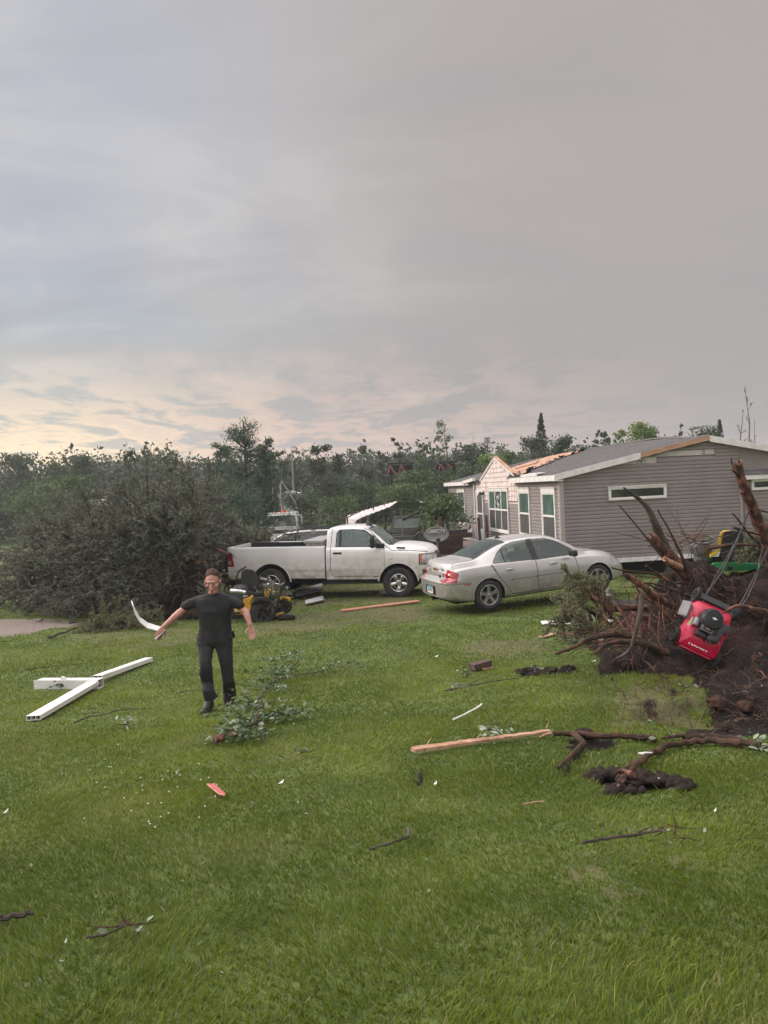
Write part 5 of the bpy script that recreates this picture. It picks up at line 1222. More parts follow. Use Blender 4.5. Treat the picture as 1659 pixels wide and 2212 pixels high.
# ---------------- soil mound of the uprooted tree (shape needed before things lie on it) ----------------
def mound_geometry():
    mb=MB()
    def blob(c,r,ex=2.0,seg=3):
        bm=bmesh.new(); bmesh.ops.create_icosphere(bm,subdivisions=4,radius=1)
        V=[]
        for v in bm.verts:
            d=v.co; n=(abs(d.x)**ex+abs(d.y)**ex+abs(d.z)**ex)**(1/ex); d=d/n; V.append((c[0]+d.x*r[0],c[1]+d.y*r[1],c[2]+d.z*r[2]))
        F=[tuple(v.index for v in f.verts) for f in bm.faces]; bm.free(); mb.add(V,F)
    blob((6.95,10.75,-.80),(2.75,1.25,.96),2.5)      # root plate
    blob((5.3,9.5,-.98),(1.7,1.1,.36),2.1)     # lower bulge
    blob((5.0,8.3,-.98),(1.5,.9,.20),2.0)
    blob((4.4,9.9,-.98),(.9,.8,.58),2.0)    # left shoulder
    blob((3.6,9.4,-1.0),(.95,.55,.34),2.0)
    blob((4.45,10.4,-.75),(.62,.7,1.12),2.0)    # soil still clinging round the stub
    blob((7.0,12.7,-1.10),(2.9,1.7,.52),2.2)   # heap behind
    me=remeshed(mb.v,mb.f,.05,8,'root_plate')
    n=len(me.vertices); co=np.zeros(n*3,np.float32); me.vertices.foreach_get('co',co); co=co.reshape(-1,3)
    no=np.zeros(n*3,np.float32); me.vertices.foreach_get('normal',no); no=no.reshape(-1,3)
    for i in range(n):
        p=Vector(co[i]); d=noise.fractal(p*1.6,.9,2.1,5)*.11+noise.fractal(p*6+Vector((3,1,2)),.8,2.1,3)*.035
        d+=-.05*max(0,1-abs(noise.noise(p*2.3))*7)     # cracks between clods
        co[i]+=no[i]*d
    me.vertices.foreach_set('co',co.ravel()); me.update(); return me
MOUND=mound_geometry()
_bv=[v.co.copy() for v in MOUND.vertices]; MOUND_BVH=BVHTree.FromPolygons(_bv,[tuple(p.vertices) for p in MOUND.polygons])
def mhit(px,py):
    """first surface under a pixel: mound or lawn"""
    d=rdir(px,py); L=d.length; h=MOUND_BVH.ray_cast(ORG,d.normalized()); g=ghit(px,py)
    if h[0] is not None and h[0].y<g.y: return h[0],h[1]
    return Vector(g),Vector((0,0,1))
def drop_to(x,y):
    z=gzf(x,y); h=MOUND_BVH.ray_cast(Vector((x,y,6)),Vector((0,0,-1)))
    return max(z,h[0].z) if h[0] is not None else z
# ---------------- red push mower ----------------
def build_push_mower():
    m_pink=mat('red_deck_paint',(.60,.008,.060),rough=.32,col2=(.50,.006,.045),scale=6,coat=.5,dirt=((.12,.02,.02),22,.62,.7,.6))
    # local frame: +x to mower's right (image right-down), +y towards the handle (rear), z up out of deck
    D=7.0
    o=empty('push_mower',label='red push lawn mower tipped on the torn-up root mound, handle in the air',cat='lawn mower')
    # corners of the deck as seen: front-left (1455,1375), front-right (1530,1420), rear-left (1513,1300), rear-right (1588,1330)
    FL,FR,RL,RR=at(1453,1376,9.0),at(1534,1418,8.93),at(1513,1300,9.12),at(1592,1334,9.05)
    c=(FL+FR+RL+RR)/4; xd=((FR-FL)+(RR-RL)).normalized(); yd=((RL-FL)+(RR-FR)); yd=(yd-xd*yd.dot(xd)).normalized(); zd=xd.cross(yd)
    if zd.z<0: zd=-zd; xd=-xd
    # lean the frame so that the deck faces the camera and up
    o.matrix_world=Matrix(((xd.x,yd.x,zd.x,c.x),(xd.y,yd.y,zd.y,c.y),(xd.z,yd.z,zd.z,c.z),(0,0,0,1)))
    Wd=((FR-FL).length+(RR-RL).length)/2; Ld=((RL-FL).length+(RR-FR).length)/2
    sx=Wd/.52; sy=Ld/.50; print('mower deck',Wd,Ld,zd)
    k=1.0
    # deck: rounded housing, outline in xy with rising centre
    out=[(-.26,-.24),(-.20,-.27),(.20,-.27),(.27,-.22),(.275,-.08),(.30,.04),(.275,.16),(.23,.25),(-.17,.25),(-.25,.20),(-.275,.10),(-.25,.0),(-.28,-.10)]
    O=[]
    for i in range(len(out)):
        p0,p1,p2,p3=[Vector(out[(i+j-1)%len(out)]) for j in range(4)]
        for t in (0,.25,.5,.75): O.append(.5*((2*p1)+(p2-p0)*t+(2*p0-5*p1+4*p2-p3)*t*t+(3*p1-p0-3*p2+p3)*t**3))
    n=len(O); mb=MB(); V=[];F=[]
    rings=[(1.0,-.085),(1.0,-.02),(.985,.005),(.95,.018),(.80,.028),(.72,.05),(.5,.056),(.0,.058)]
    for (s,z) in rings: V+=[(p.x*s*sx,p.y*s*sy,z) for p in O]
    for r in range(len(rings)-1):
        for j in range(n): F.append((r*n+j,r*n+(j+1)%n,(r+1)*n+(j+1)%n,(r+1)*n+j))
    mb.add(V,F); mb.box((0,-.275*sy,-.045),(.42*sx,.03,.085),bev=.012)
    dk=mb.build('deck',m_pink,o,True)
    text_mesh('deck_lettering','TOUGH',.062,m_white,dk,(-.015,-.215*sy,.030),(0,0,0),ext=.0015,sx=1.15,bold=.003)
    text_mesh('deck_lettering','HYPER',.032,m_white,dk,(-.045,-.178*sy,.034),(0,0,0),ext=.0015,sx=1.5,bold=.0015)
    # engine
    me_=mat('engine_black',(.018,.019,.021),rough=.4,col2=(.03,.03,.032),scale=10,coat=.2)
    mb=MB(); mb.box((-.0,.03,.12),(.22,.26,.14),bev=.04); mb.lathe([(0,.255),(.07,.25),(.12,.235),(.135,.20),(.14,.10)],32,'Z',(-.02,.09,0)); mb.box((.13,-.02,.11),(.09,.20,.13),bev=.03); mb.box((.08,-.12,.12),(.14,.10,.12),bev=.03); mb.box((-.06,-.12,.10),(.13,.07,.07),bev=.015); mb.box((.17,.05,.14),(.10,.13,.05),bev=.02)
    en=mb.build('engine',me_,o,True)
    mb=MB(); 
    for r in (.03,.06,.09,.105): mb.tube([(-.02+r*math.cos(6.283*q/28),.09+r*math.sin(6.283*q/28),.256-.5*(r*r)) for q in range(29)],.0035,5,cap=False)
    for q in range(16): a=6.283*q/16; mb.tube([(-.02+.03*math.cos(a),.09+.03*math.sin(a),.257),(-.02+.105*math.cos(a),.09+.105*math.sin(a),.251)],.003,4)
    mb.build('starter_grille',m_black,en,True)
    mb=MB(); mb.prism([(-.055,.09),(-.02,.105),(.015,.09),(-.02,.075)],.256,.262,'Z'); mb.build('engine_emblem',m_white,en)
    mb=MB(); mb.box((-.035,-.055,.196),(.13,.06,.006),rot=Matrix.Rotation(.12,3,'X')); lb=mb.build('engine_label',mat('label_frame',(.32,.32,.34),rough=.4,col2=(.25,.25,.27),scale=9),en)
    mb=MB(); mb.box((-.035,-.055,.201),(.115,.045,.004),rot=Matrix.Rotation(.12,3,'X')); mb.build('label_face',m_black,lb)
    mb=MB(); mb.box((-.035,-.048,.2045),(.055,.02,.002),rot=Matrix.Rotation(.12,3,'X')); mb.build('label_mark',mat('label_red',(.35,.03,.03),col2=(.45,.3,.3),scale=70,lo=.5,hi=.52),lb)
    mb=MB(); mb.box((-.16,.0,.085),(.07,.11,.10),bev=.02); mb.build('muffler',m_alloy,o)
    mb=MB(); mb.box((.055,-.175,.12),(.06,.008,.05)); mb.build('spec_label',mat('spec_label',(.45,.45,.45),col2=(.03,.03,.03),scale=80,lo=.48,hi=.52),en)
    mb=MB(); mb.add([(-.245*sx,-.06,.026),(-.17*sx,-.10,.034),(-.165*sx,.03,.04),(-.215*sx,.06,.036)],[(0,1,2,3)]); mb.build('warning_label',mat('yellow_label',(.55,.50,.16),rough=.5,col2=(.6,.6,.5),scale=45,lo=.5,hi=.52),dk)
    mb=MB(); mb.add([(.16*sx,-.16,.030),(.235*sx,-.12,.026),(.22*sx,-.03,.030),(.155*sx,-.06,.038)],[(0,1,2,3)]); mb.build('warning_label',mat('olive_label',(.33,.32,.18),rough=.5,col2=(.2,.2,.12),scale=60),dk)
    # side discharge flap
    mb=MB(); mb.box((-.345*sx,.115,.03),(.13,.20,.012),rot=Matrix.Rotation(-.9,3,'Y'),bev=.004); mb.box((-.29*sx,.10,.02),(.05,.20,.03),bev=.008); mb.build('discharge_flap',mat('grey_flap',(.11,.115,.12),rough=.5,col2=(.15,.15,.155),scale=6),o)
    for (x,y,r) in ((-.31*sx,-.19*sy,.098),(.29*sx,-.24*sy,.098),(-.24*sx,.30*sy,.105),(.31*sx,.30*sy,.105)):
        s=1 if x>0 else -1; mb=MB(); mb.lathe([(r*.62,-.022),(r*.95,-.024),(r,-.014),(r,.014),(r*.95,.024),(r*.62,.022)],28,'X',closed=True)
        for q in range(26): a=6.283*q/26; mb.box((0,r*math.cos(a),r*math.sin(a)),(.034,.010,.006),rot=Matrix.Rotation(a,3,'X'))
        wl=mb.build('wheel',m_rubber,o,True,loc=(x,y,-.055)); mb=MB(); mb.lathe([(0,.014*s),(r*.2,.02*s),(r*.25,.006*s),(r*.6,.008*s),(r*.63,.02*s),(r*.63,-.02*s),(0,-.01*s)],24,'X')
        for q in range(6): a=6.283*q/6; mb.box((.013*s,r*.42*math.cos(a),r*.42*math.sin(a)),(.012,r*.5,.012),rot=Matrix.Rotation(a,3,'X'))
        mb.build('hub',m_black,wl,True)
    mb=MB(); mb.tube([(-.30*sx,-.22*sy,-.06),(.30*sx,-.26*sy,-.06)],.008,6); mb.tube([(-.3*sx,.30*sy,-.05),(.31*sx,.30*sy,-.05)],.010,6); mb.box((.0,.30*sy,-.0),(.42*sx,.10,.02),rot=Matrix.Rotation(-.6,3,'X')); mb.build('axle',m_black,o)
    # handle in world space: from rear corners up to the bar
    def l(px,py,Y): return o.matrix_world.inverted()@at(px,py,Y)
    a0=l(1521,1290,9.16); a1=l(1560,1235,9.5); a2=l(1592,1168,9.7); a3=l(1614,1112,9.9)
    b0=l(1590,1322,9.10); b1=l(1612,1281,9.25); b2=l(1640,1225,9.55); b3=l(1668,1168,9.7); b4=l(1686,1128,9.8)
    a4=l(1622,1098,9.92); b5=l(1684,1112,9.84)
    mb=MB(); mb.tube([a0,a1,a2,a3,a4,b5,b4,b3,b2,b1,b0],.0125,8); mb.build('handlebar',m_black,o,True)
    mb=MB(); c0=l(1597,1155,9.8); c1=l(1606,1159,9.78); c2=l(1642,1172,9.7); c3=l(1648,1180,9.66); c4=l(1640,1215,9.57); mb.tube([c0,c1,c2,c3,c4],.0085,6); mb.build('control_bail',m_black,o,True)
    mb=MB(); mb.tube([l(1519,1300,9.5),l(1545,1245,9.6),l(1560,1222,9.65),l(1592,1163,9.78)],.003,5); mb.tube([l(1588,1328,9.25),l(1615,1290,9.38),l(1637,1240,9.5),l(1640,1215,9.56)],.004,5); mb.build('pull_cord',mat('grey_cord',(.20,.2,.2),col2=(.14,.14,.14),scale=9),o,True)
    mb=MB(); q=l(1586,1173,9.76); mb.lathe([(0,.03),(.018,.028),(.022,0),(.018,-.028),(0,-.03)],10,'Z',tuple(q)); mb.build('clamp_knob',m_black,o,True)
    return o
build_push_mower()
# ---------------- green and yellow lawn tractor ----------------
def build_tractor():
    Y=11.4; k=pxm(Y); g=at(1575,1227,Y); base=Vector((g.x,Y,g.z-.62))
    o=empty('lawn_tractor',base,label='green lawn tractor with yellow seat behind the soil mound',cat='lawn tractor')
    mg=mat('tractor_green',(.012,.185,.055),rough=.4,col2=(.02,.25,.08),scale=4,coat=.4,dirt=((.06,.06,.03),22,.6,.7,.6)); my=mat('seat_yellow',(.72,.42,.015),rough=.55,col2=(.60,.36,.02),scale=9)
    def q(px,py,dy=0.0): return at(px,py,Y+dy)-base
    # seat back seen from behind-right: black shell with yellow cushion on the left side
    def slab(pts,y0,y1,name,m,par=o,inset=.0):
        mb=MB(); n=len(pts); A=[q(x,y,y0) for x,y in pts];B=[q(x,y,y1) for x,y in pts]; C=[q(*(Vector((x,y)).lerp(Vector((sum(p[0] for p in pts)/n,sum(p[1] for p in pts)/n)),.07)),y0-.025) for x,y in pts]
        mb.add(A+B+C,[tuple(range(3*n-1,2*n-1,-1)),tuple(range(n,2*n))]+[(i,(i+1)%n,(i+1)%n+n,i+n) for i in range(n)]+[(i,(i+1)%n,(i+1)%n+2*n,i+2*n) for i in range(n)]); return mb.build(name,m,par,True)
    st=slab([(1561,1152),(1566,1147),(1580,1145),(1598,1146),(1606,1150),(1609,1162),(1609,1186),(1606,1196),(1598,1203),(1582,1208),(1566,1207),(1552,1203),(1556,1190),(1558,1170)],-.06,.10,'seat',m_black)
    slab([(1556,1150),(1563,1146),(1578,1144.6),(1563,1148),(1560,1154),(1558,1170),(1555,1188),(1550,1196),(1540,1202),(1534,1205),(1532,1199),(1536,1195),(1547,1191),(1551,1180),(1552,1162)],-.03,.30,'cushion',my,st)
    mb=MB(); mb.box(q(1590,1208,.05),(.30,.34,.12),bev=.03); mb.tube([q(1572,1206),q(1570,1220)],.03,6); mb.tube([q(1604,1204),q(1606,1220)],.02,6); mb.build('seat_bracket',m_black,o,True)
    # body: rear fender
    V=[]; mb=MB()
    A=[(1530,1222),(1540,1216),(1560,1214),(1600,1215),(1640,1217),(1650,1221),(1645,1228),(1610,1232),(1560,1234),(1530,1230)]
    slab(A,-.30,.65,'fender',mg)
    mb=MB(); mb.box(q(1577,1227,-.335),(.07,.03,.06),bev=.01); mb.build('tail_light',m_black,o)
    mb=MB(); mb.box((-.50,.55,.30),(.6,.42,.30),rot=Matrix.Rotation(.1,3,'Y'),bev=.10); mb.build('hood',mg,o,True)
    c=q(1520,1166,.2); n=26; mb=MB(); mb.tube([c+Vector((.165*math.cos(6.283*t/n),.16*math.sin(6.283*t/n),.05*math.sin(6.283*t/n)+.02*math.cos(6.283*t/n))) for t in range(n+1)],.014,8,cap=False); mb.tube([c+Vector((-.15,0,0)),c+Vector((0,0,-.03)),c+Vector((.15,0,.01))],.012,6); mb.tube([c,c+Vector((-.03,.08,-.35))],.02,8); mb.build('steering_wheel',m_black,o,True)
    mb=MB(); mb.box(q(1512,1184,.25),(.26,.3,.16),rot=Matrix.Rotation(-.3,3,'Y'),bev=.05); mb.box(q(1518,1200,.3),(.2,.3,.2),bev=.03); mb.build('dashboard',mat('dash_grey',(.10,.10,.105),rough=.5,col2=(.05,.05,.05),scale=9),o,True)
    for (x,dy,r) in ((-.02,-.35,.25),(-.02,.75,.25),(-.95,.0,.19),(-.95,.6,.19)):
        w=wheel(o,(x+.15,dy,r-.05),r,.2,r*.5,1 if dy>0 else -1)
    mb=MB(); mb.add([q(1642,1208),q(1656,1206),q(1656,1210),q(1642,1211.5)],[(0,1,2,3)]); 
    return o
build_tractor()
# ---------------- yellow zero-turn mower ----------------
def build_zero_turn():
    Y=16.4; base=at(562,1345,Y); base.z=gzf(base.x,Y)
    o=empty('zero_turn_mower',base,label='black and yellow zero-turn mower hung with broken branches',cat='riding mower')
    my=mat('mower_yellow',(.66,.33,.02),rough=.4,col2=(.52,.25,.02),scale=6,coat=.4,dirt=((.10,.06,.02),25,.58,.7,.7))
    k=pxm(Y)
    def Q(x,y): return (497.6+x*.0992*1.0 , 1179.5+y*.0992)     # crop 5 pixel -> picture pixel
    def q(x,y,dy=0.0): a=Q(x,y); return at(a[0],a[1],Y+dy)-base
    def slab(pts,y0,y1,name,m,par=o,sm=True):
        mb=MB(); n=len(pts); A=[q(x,y,y0) for x,y in pts];B=[q(x,y,y1) for x,y in pts]
        mb.add(A+B,[tuple(range(n-1,-1,-1)),tuple(range(n,2*n))]+[(i,(i+1)%n,(i+1)%n+n,i+n) for i in range(n)]); oo=mb.build(name,m,par,False)
        b=oo.modifiers.new('b','BEVEL'); b.width=.02; b.segments=2; return oo
    slab([(240,560),(300,505),(360,495),(470,510),(550,565),(600,660),(640,760),(600,900),(560,980),(480,1010),(280,960),(225,860)],.0,.20,'seat_back',m_black)
    slab([(250,960),(560,1000),(700,1000),(710,1080),(300,1100)],-.25,.35,'seat_base',m_black)
    mb=MB(); mb.tube([q(340,450,-.15),q(190,540,-.15),(q(130,680,-.12)),q(210,860,-.05)],.020,8); mb.build('steering_lever',m_black,o,True)
    mb=MB(); mb.tube([q(965,580,.45),q(1095,720,.45),q(1110,870,.4),q(930,1060,.3)],.020,8); mb.build('steering_lever',m_black,o,True)
    # engine with domed cowl and silver exhaust
    mb=MB(); c=q(230,960,-.1); mb.lathe([(0,.14),(.14,.12),(.20,.06),(.22,-.02),(.22,-.30),(0,-.30)],24,'Z',tuple(c)); mb.build('engine',m_black,o,True)
    mb=MB(); c=q(120,975,-.28); mb.tube([c+Vector((-.12,0,0)),c+Vector((.1,0,-.02)),c+Vector((.2,.02,-.06))],.055,10); mb.build('muffler',m_chrome,o,True)
    mb=MB(); mb.box(q(330,1090,-.36),(.10,.01,.04)); mb.build('label_plate',mat('small_white_label',(.6,.6,.6),col2=(.1,.1,.1),scale=70,lo=.5,hi=.52),o)
    slab([(280,1150),(360,1130),(490,1060),(500,1110),(450,1330),(470,1420),(350,1500),(100,1500),(90,1250),(200,1350),(260,1320)],-.32,-.22,'rear_frame',my)
    mb=MB(); mb.add([q(425,1260,-.34),q(440,1255,-.34),q(480,1120,-.34),q(468,1118,-.34)],[(0,1,2,3)]); mb.build('frame_slot',m_dark,o)
    slab([(90,1380),(215,1390),(215,1490),(90,1480)],-.37,-.34,'bumper_plate',m_black)
    c=q(150,1408,-.40); text_mesh('bumper_lettering','ER.',.085,mat('yellow_letters',(.7,.5,.15),col2=(.6,.42,.1),scale=9),o,tuple(c),(R(90),0,0),ext=.003,bold=.003,sx=1.2)
    # fender over the near wheel, yellow side box with black mark, yellow front parts
    slab([(500,1180),(560,1120),(820,1110),(880,1190),(860,1230),(700,1190),(560,1230),(480,1260)],-.42,.1,'fender',m_black)
    slab([(735,985),(850,985),(835,1120),(760,1100)],-.40,-.20,'side_box',my)
    c=q(792,1040,-.41); mb=MB(); mb.tube([c+Vector((-.02,0,-.05)),c+Vector((.025,0,-.04)),c+Vector((.02,0,0)),c+Vector((-.02,0,.01)),c+Vector((-.015,0,.05)),c+Vector((.025,0,.05))],.010,5); mb.build('side_mark',m_black,o,True)
    slab([(745,950),(800,925),(890,940),(900,985),(1000,975),(1070,1040),(1065,1110),(960,1140),(940,1100),(880,1000),(740,985)],.15,.40,'front_cowl',my)
    slab([(1080,1110),(1130,1085),(1320,1120),(1310,1210),(1250,1200),(1245,1160),(1150,1150),(1085,1190)],-.1,.1,'front_arm',my)
    slab([(925,1520),(980,1480),(1160,1425),(1175,1450),(1010,1540),(950,1550)],-.1,.25,'deck_edge',my)
    slab([(1040,1600),(1060,1480),(1400,1490),(1420,1540),(1230,1600)],-.3,.5,'cutting_deck',m_black)
    # wheels: axis tipped towards camera a little
    def mw(x,y,dy,r,w_,rz):
        c=q(x,y,dy); w=wheel(o,tuple(c),r,w_,r*.55,-1,m_rim=m_black); w.rotation_euler=(0,0,rz); return w
    mw(690,1460,-.20,.285,.26,R(28)); mw(300,1450,.55,.285,.26,R(28)); mw(1190,1310,.15,.155,.12,R(35)); mw(1000,1300,.9,.155,.12,R(35))
    mb=MB(); 
    mb.tube([q(1050,1270,.08),q(1110,1225,.06),q(1200,1215,.05),q(1260,1250,.06),q(1350,1225,.06)],.012,6); mb.build('caster_fork',m_chrome,o,True)
    # pale grey armrest edges
    for (x,y) in ((720,722),(715,858)):
        mb=MB(); mb.tube([q(x-60,y,.3),q(x,y-8,.3),q(x+70,y+18,.3)],.025,8); mb.build('armrest',mat('armrest_grey',(.42,.42,.43),rough=.35,col2=(.3,.3,.3),scale=9),o,True)
    return o
zt_o=build_zero_turn()
# ---------------- person ----------------
def build_person():
    Y0=8.05
    lf=ghit(440,1541); rf=ghit(496,1524)     # grounded feet (picture left foot is nearer)
    yl,yr_=lf.y,rf.y; Y0=(yl*.45+yr_*.55)
    base=Vector(((lf.x+rf.x)/2,(lf.y+rf.y)/2,gzf((lf.x+rf.x)/2,(lf.y+rf.y)/2)))
    o=empty('person',base,label='person in black t-shirt and black trousers walking, arms held out, looking down',cat='person')
    q=lambda x,y,dy=0.0: at(x,y,Y0+dy)-base
    print('person',yl,yr_,Y0,(q(459,1229)-q(459,1535)).length)
    skin=mat('skin',(.52,.27,.22),rough=.55,col2=(.44,.21,.17),scale=9,bump=.1,bscale=60); cloth=mat('black_cotton',(.012,.012,.014),rough=.9,col2=(.02,.02,.022),scale=12,bump=.5,bscale=25); trou=mat('black_trousers',(.016,.015,.019),rough=.85,col2=(.024,.022,.027),scale=9,bump=.5,bscale=20); hairm=mat('ash_brown_hair',(.050,.032,.025),rough=.85,spec=.1,col2=(.105,.070,.055),scale=60,stretch=(1,.12,.3),bump=.4,bscale=90); shoe=mat('black_shoe',(.012,.012,.014),rough=.6,col2=(.03,.03,.03),scale=12)
    def cap(mb,a,b,ra,rb,n=14,sq=1.0):
        """tapered capsule; sq flattens along the view axis"""
        a=Vector(a);b=Vector(b);d=(b-a); L=d.length; 
        if L<1e-6: d=Vector((0,0,1))
        t=d.normalized(); u=t.cross(Vector((0,1,0))); u=u.normalized() if u.length>1e-4 else Vector((1,0,0)); w=t.cross(u)
        V=[];F=[];m_=5; rows=[]
        for i in range(m_+1): an=math.pi/2*(1-i/m_); rows.append((a-t*ra*math.sin(an),ra*math.cos(an)))
        for i in range(m_+1): an=math.pi/2*i/m_; rows.append((b+t*rb*math.sin(an),rb*math.cos(an)))
        for (c,r) in rows:
            for j in range(n): an=2*math.pi*j/n; V.append(c+u*math.cos(an)*r+w*math.sin(an)*r*sq)
        for i in range(len(rows)-1):
            for j in range(n): F.append((i*n+j,i*n+(j+1)%n,(i+1)*n+(j+1)%n,(i+1)*n+j))
        F.append(tuple(range(n-1,-1,-1))); F.append(tuple((len(rows)-1)*n+j for j in range(n))); mb.add(V,F)
    def ell(mb,c,r,rot=None):
        bm=bmesh.new(); bmesh.ops.create_uvsphere(bm,u_segments=20,v_segments=14,radius=1); V=[]
        for v in bm.verts:
            p=Vector((v.co.x*r[0],v.co.y*r[1],v.co.z*r[2])); p=rot@p if rot is not None else p; V.append(Vector(c)+p)
        F=[tuple(v.index for v in f.verts) for f in bm.faces]; bm.free(); mb.add(V,F)
    # key joints
    headc=q(459.5,1255,-.08); tilt=Matrix.Rotation(R(22),3,'X')       # head bowed towards the lawn
    hr=lambda x,y,z: headc+tilt@Vector((x*1.08,y*1.08,z*1.14))
    neck=q(461,1284,.03); shL=q(423,1297,.02); shR=q(498,1296,.02)
    elL=q(389,1322,-.02); wrL=q(355,1352,-.08); elR=q(531,1322,.0); wrR=q(540,1350,-.06)
    hipL=q(446,1392,.01); hipR=q(484,1392,.01); knL=q(444,1446,-.05); anL=q(452,1512,yl-Y0+.11); knR=q(491,1452,.03); anR=q(495,1510,yr_-Y0+.09)
    mb=MB()
    # cranium, face, jaw, nose, ears
    ell(mb,hr(0,.01,.025),(.074,.092,.095),tilt); ell(mb,hr(0,-.030,-.035),(.056,.060,.078),tilt); cap(mb,hr(-.012,-.055,-.092),hr(.012,-.055,-.092),.026,.026)
    cap(mb,hr(0,-.088,.005),hr(0,-.112,-.032),.009,.014); cap(mb,hr(-.045,-.062,-.02),hr(-.05,-.03,-.03),.018,.017); cap(mb,hr(.045,-.062,-.02),hr(.05,-.03,-.03),.018,.017)
    cap(mb,hr(-.042,-.076,.026),hr(.042,-.076,.026),.009,.009); cap(mb,hr(-.014,-.092,-.062),hr(.014,-.092,-.062),.008,.008)
    for s in(-1,1): ell(mb,hr(s*.078,.0,-.012),(.010,.020,.030),tilt)
    cap(mb,hr(0,.03,-.04),neck,.050,.055); cap(mb,neck,q(461,1300,.04),.055,.08)
    # trunk and legs under the clothes
    cap(mb,q(441,1297,.04),q(482,1297,.04),.050,.050); cap(mb,q(461,1305,.03),q(463,1372,.02),.075,.075)
    for (h,kn,an) in ((hipL,knL,anL),(hipR,knR,anR)): cap(mb,h.lerp(kn,.15),kn,.045,.030); cap(mb,kn,an,.028,.026)
    for (s,e,w_) in ((shL,elL,wrL),(shR,elR,wrR)): cap(mb,s.lerp(e,.25),e,.038,.038); cap(mb,e,e.lerp(w_,.35),.040,.039); cap(mb,e.lerp(w_,.3),w_,.038,.025)
    # hands: palm and separate curled fingers
    def hand(w_,dirv,side,thumbv,curl,nrm,fl):
        d=dirv.normalized(); sdv=(side-d*side.dot(d)).normalized(); nn=nrm
        palm=w_+d*.085
        for k in range(4):
            off=(k-1.5)*.0195; cap(mb,w_+d*.02+sdv*off*.5,palm+sdv*off,.015,.0135)
        for k in range(4):
            off=(k-1.5)*.0205; l=(.070,.082,.077,.060)[k]*fl; p0=palm+sdv*off; p1=p0+d*l*.42+nn*curl*.012; p2=p1+(d*math.cos(curl*.8)+nn*math.sin(curl*.8)).normalized()*l*.33; p3=p2+(d*math.cos(curl*1.5)+nn*math.sin(curl*1.5)).normalized()*l*.27
            cap(mb,p0,p1,.0100,.0092,8); cap(mb,p1,p2,.0092,.0086,8); cap(mb,p2,p3,.0086,.0072,8)
        tb=w_+d*.03+thumbv*.020; t1=tb+(d*.6+thumbv*.7).normalized()*.038+nn*.006; t2=t1+(d*.9+thumbv*.15).normalized()*.032+nn*.012; cap(mb,w_+d*.02,tb,.014,.0135,8); cap(mb,tb,t1,.0125,.011,8); cap(mb,t1,t2,.011,.0085,8)
    dl=(q(341,1374,-.10)-wrL); hand(wrL,dl,Vector((.55,.2,-.6)),Vector((.7,.1,-.5)).normalized(),.55,Vector((.35,-.25,-.75)).normalized(),1.0)
    dr_=(q(546,1377,-.07)-wrR); hand(wrR,dr_,Vector((1,.25,.1)),Vector((-.9,-.3,.0)).normalized(),.35,Vector((-.1,-.6,-.4)).normalized(),1.0)
    me=remeshed(mb.v,mb.f,.0050,5,'body'); b=link('body',me,skin,o,True)
    # t-shirt
    def loft(mb,rings,n=28):
        """rings: (left px, right px, y px, depth half size m, dy)"""
        V=[];F=[]
        for (xl,xr,y,rd,dy) in rings:
            c=q((xl+xr)/2,y,dy); r=(q(xr,y,dy)-q(xl,y,dy)).length/2
            for j in range(n):
                an=2*math.pi*j/n; ca,sa=math.cos(an),math.sin(an); e=.8; V.append(c+Vector((math.copysign(abs(ca)**e,ca)*r,math.copysign(abs(sa)**e,sa)*rd,0)))
        k=len(rings)
        for i in range(k-1):
            for j in range(n): F.append((i*n+j,i*n+(j+1)%n,(i+1)*n+(j+1)%n,(i+1)*n+j))
        F.append(tuple(range(n-1,-1,-1))); F.append(tuple((k-1)*n+j for j in range(n))); mb.add(V,F)
    mb=MB()
    loft(mb,[(446,476,1280,.060,.04),(440,482,1283,.075,.04),(424,494,1287,.085,.04),(419,499,1293,.10,.03),(423,502,1303,.112,.02),(428,500,1318,.120,.01),(431,498,1335,.115,.01),(431,498,1352,.115,.01),(429,499,1370,.120,.01),(427,501,1386,.125,.01)])
    cap(mb,q(434,1296,.03),q(411,1304,.0),.064,.057); cap(mb,q(411,1305,0),q(401,1309,-.005),.057,.054)
    cap(mb,q(488,1296,.03),q(511,1303,.01),.064,.057); cap(mb,q(511,1303,.01),q(519,1307,.0),.057,.053)
    cap(mb,q(500,1368,.05),q(505,1375,.07),.028,.018)
    me=remeshed(mb.v,mb.f,.008,5,'t_shirt')
    hz=q(463,1386,0).z
    for v in me.vertices:
        p=v.co; low=max(0,min(1,(q(463,1330).z-p.z)/.25))
        f=noise.noise(Vector((p.x*11,p.y*7,p.z*2.2)))*(.006+.013*low)+noise.noise(Vector((p.x*5+p.z*5,p.y*5,p.z*10)))*.005
        v.co+=v.normal*f
    link('t_shirt',me,cloth,o,True)
    # trousers
    mb=MB(); a1=yl-Y0; a2=yr_-Y0
    loft(mb,[(426,501,1372,.11,.01),(426,501,1384,.115,.01),(427,500,1391,.11,.01)])
    loft(mb,[(426,462,1385,.105,.01),(427.5,464,1392,.10,.0),(429.5,460,1408,.092,-.04),(431,455,1430,.078,-.10),(431.5,457.5,1440,.080,-.11),(430,458,1453,.078,-.09),(435.5,459.5,1470,.075,-.04),(438,462,1490,.070,a1+.08),(442,468,1503,.085,a1+.12),(444,466,1511,.08,a1+.12)])
    cap(mb,q(432,1448,-.08),q(430.5,1453,-.08),.022,.016); cap(mb,q(466,1503,a1+.18),q(469,1505,a1+.2),.022,.014)
    loft(mb,[(463,501,1385,.105,.01),(464,501,1392,.10,.01),(469,501,1408,.095,.01),(475,502,1430,.085,.01),(478,503,1450,.080,.02),(481,506,1473,.075,.03),(482.5,509,1490,.078,a2+.06),(483,509.5,1505,.085,a2+.08),(485,506,1515,.080,a2+.08)])
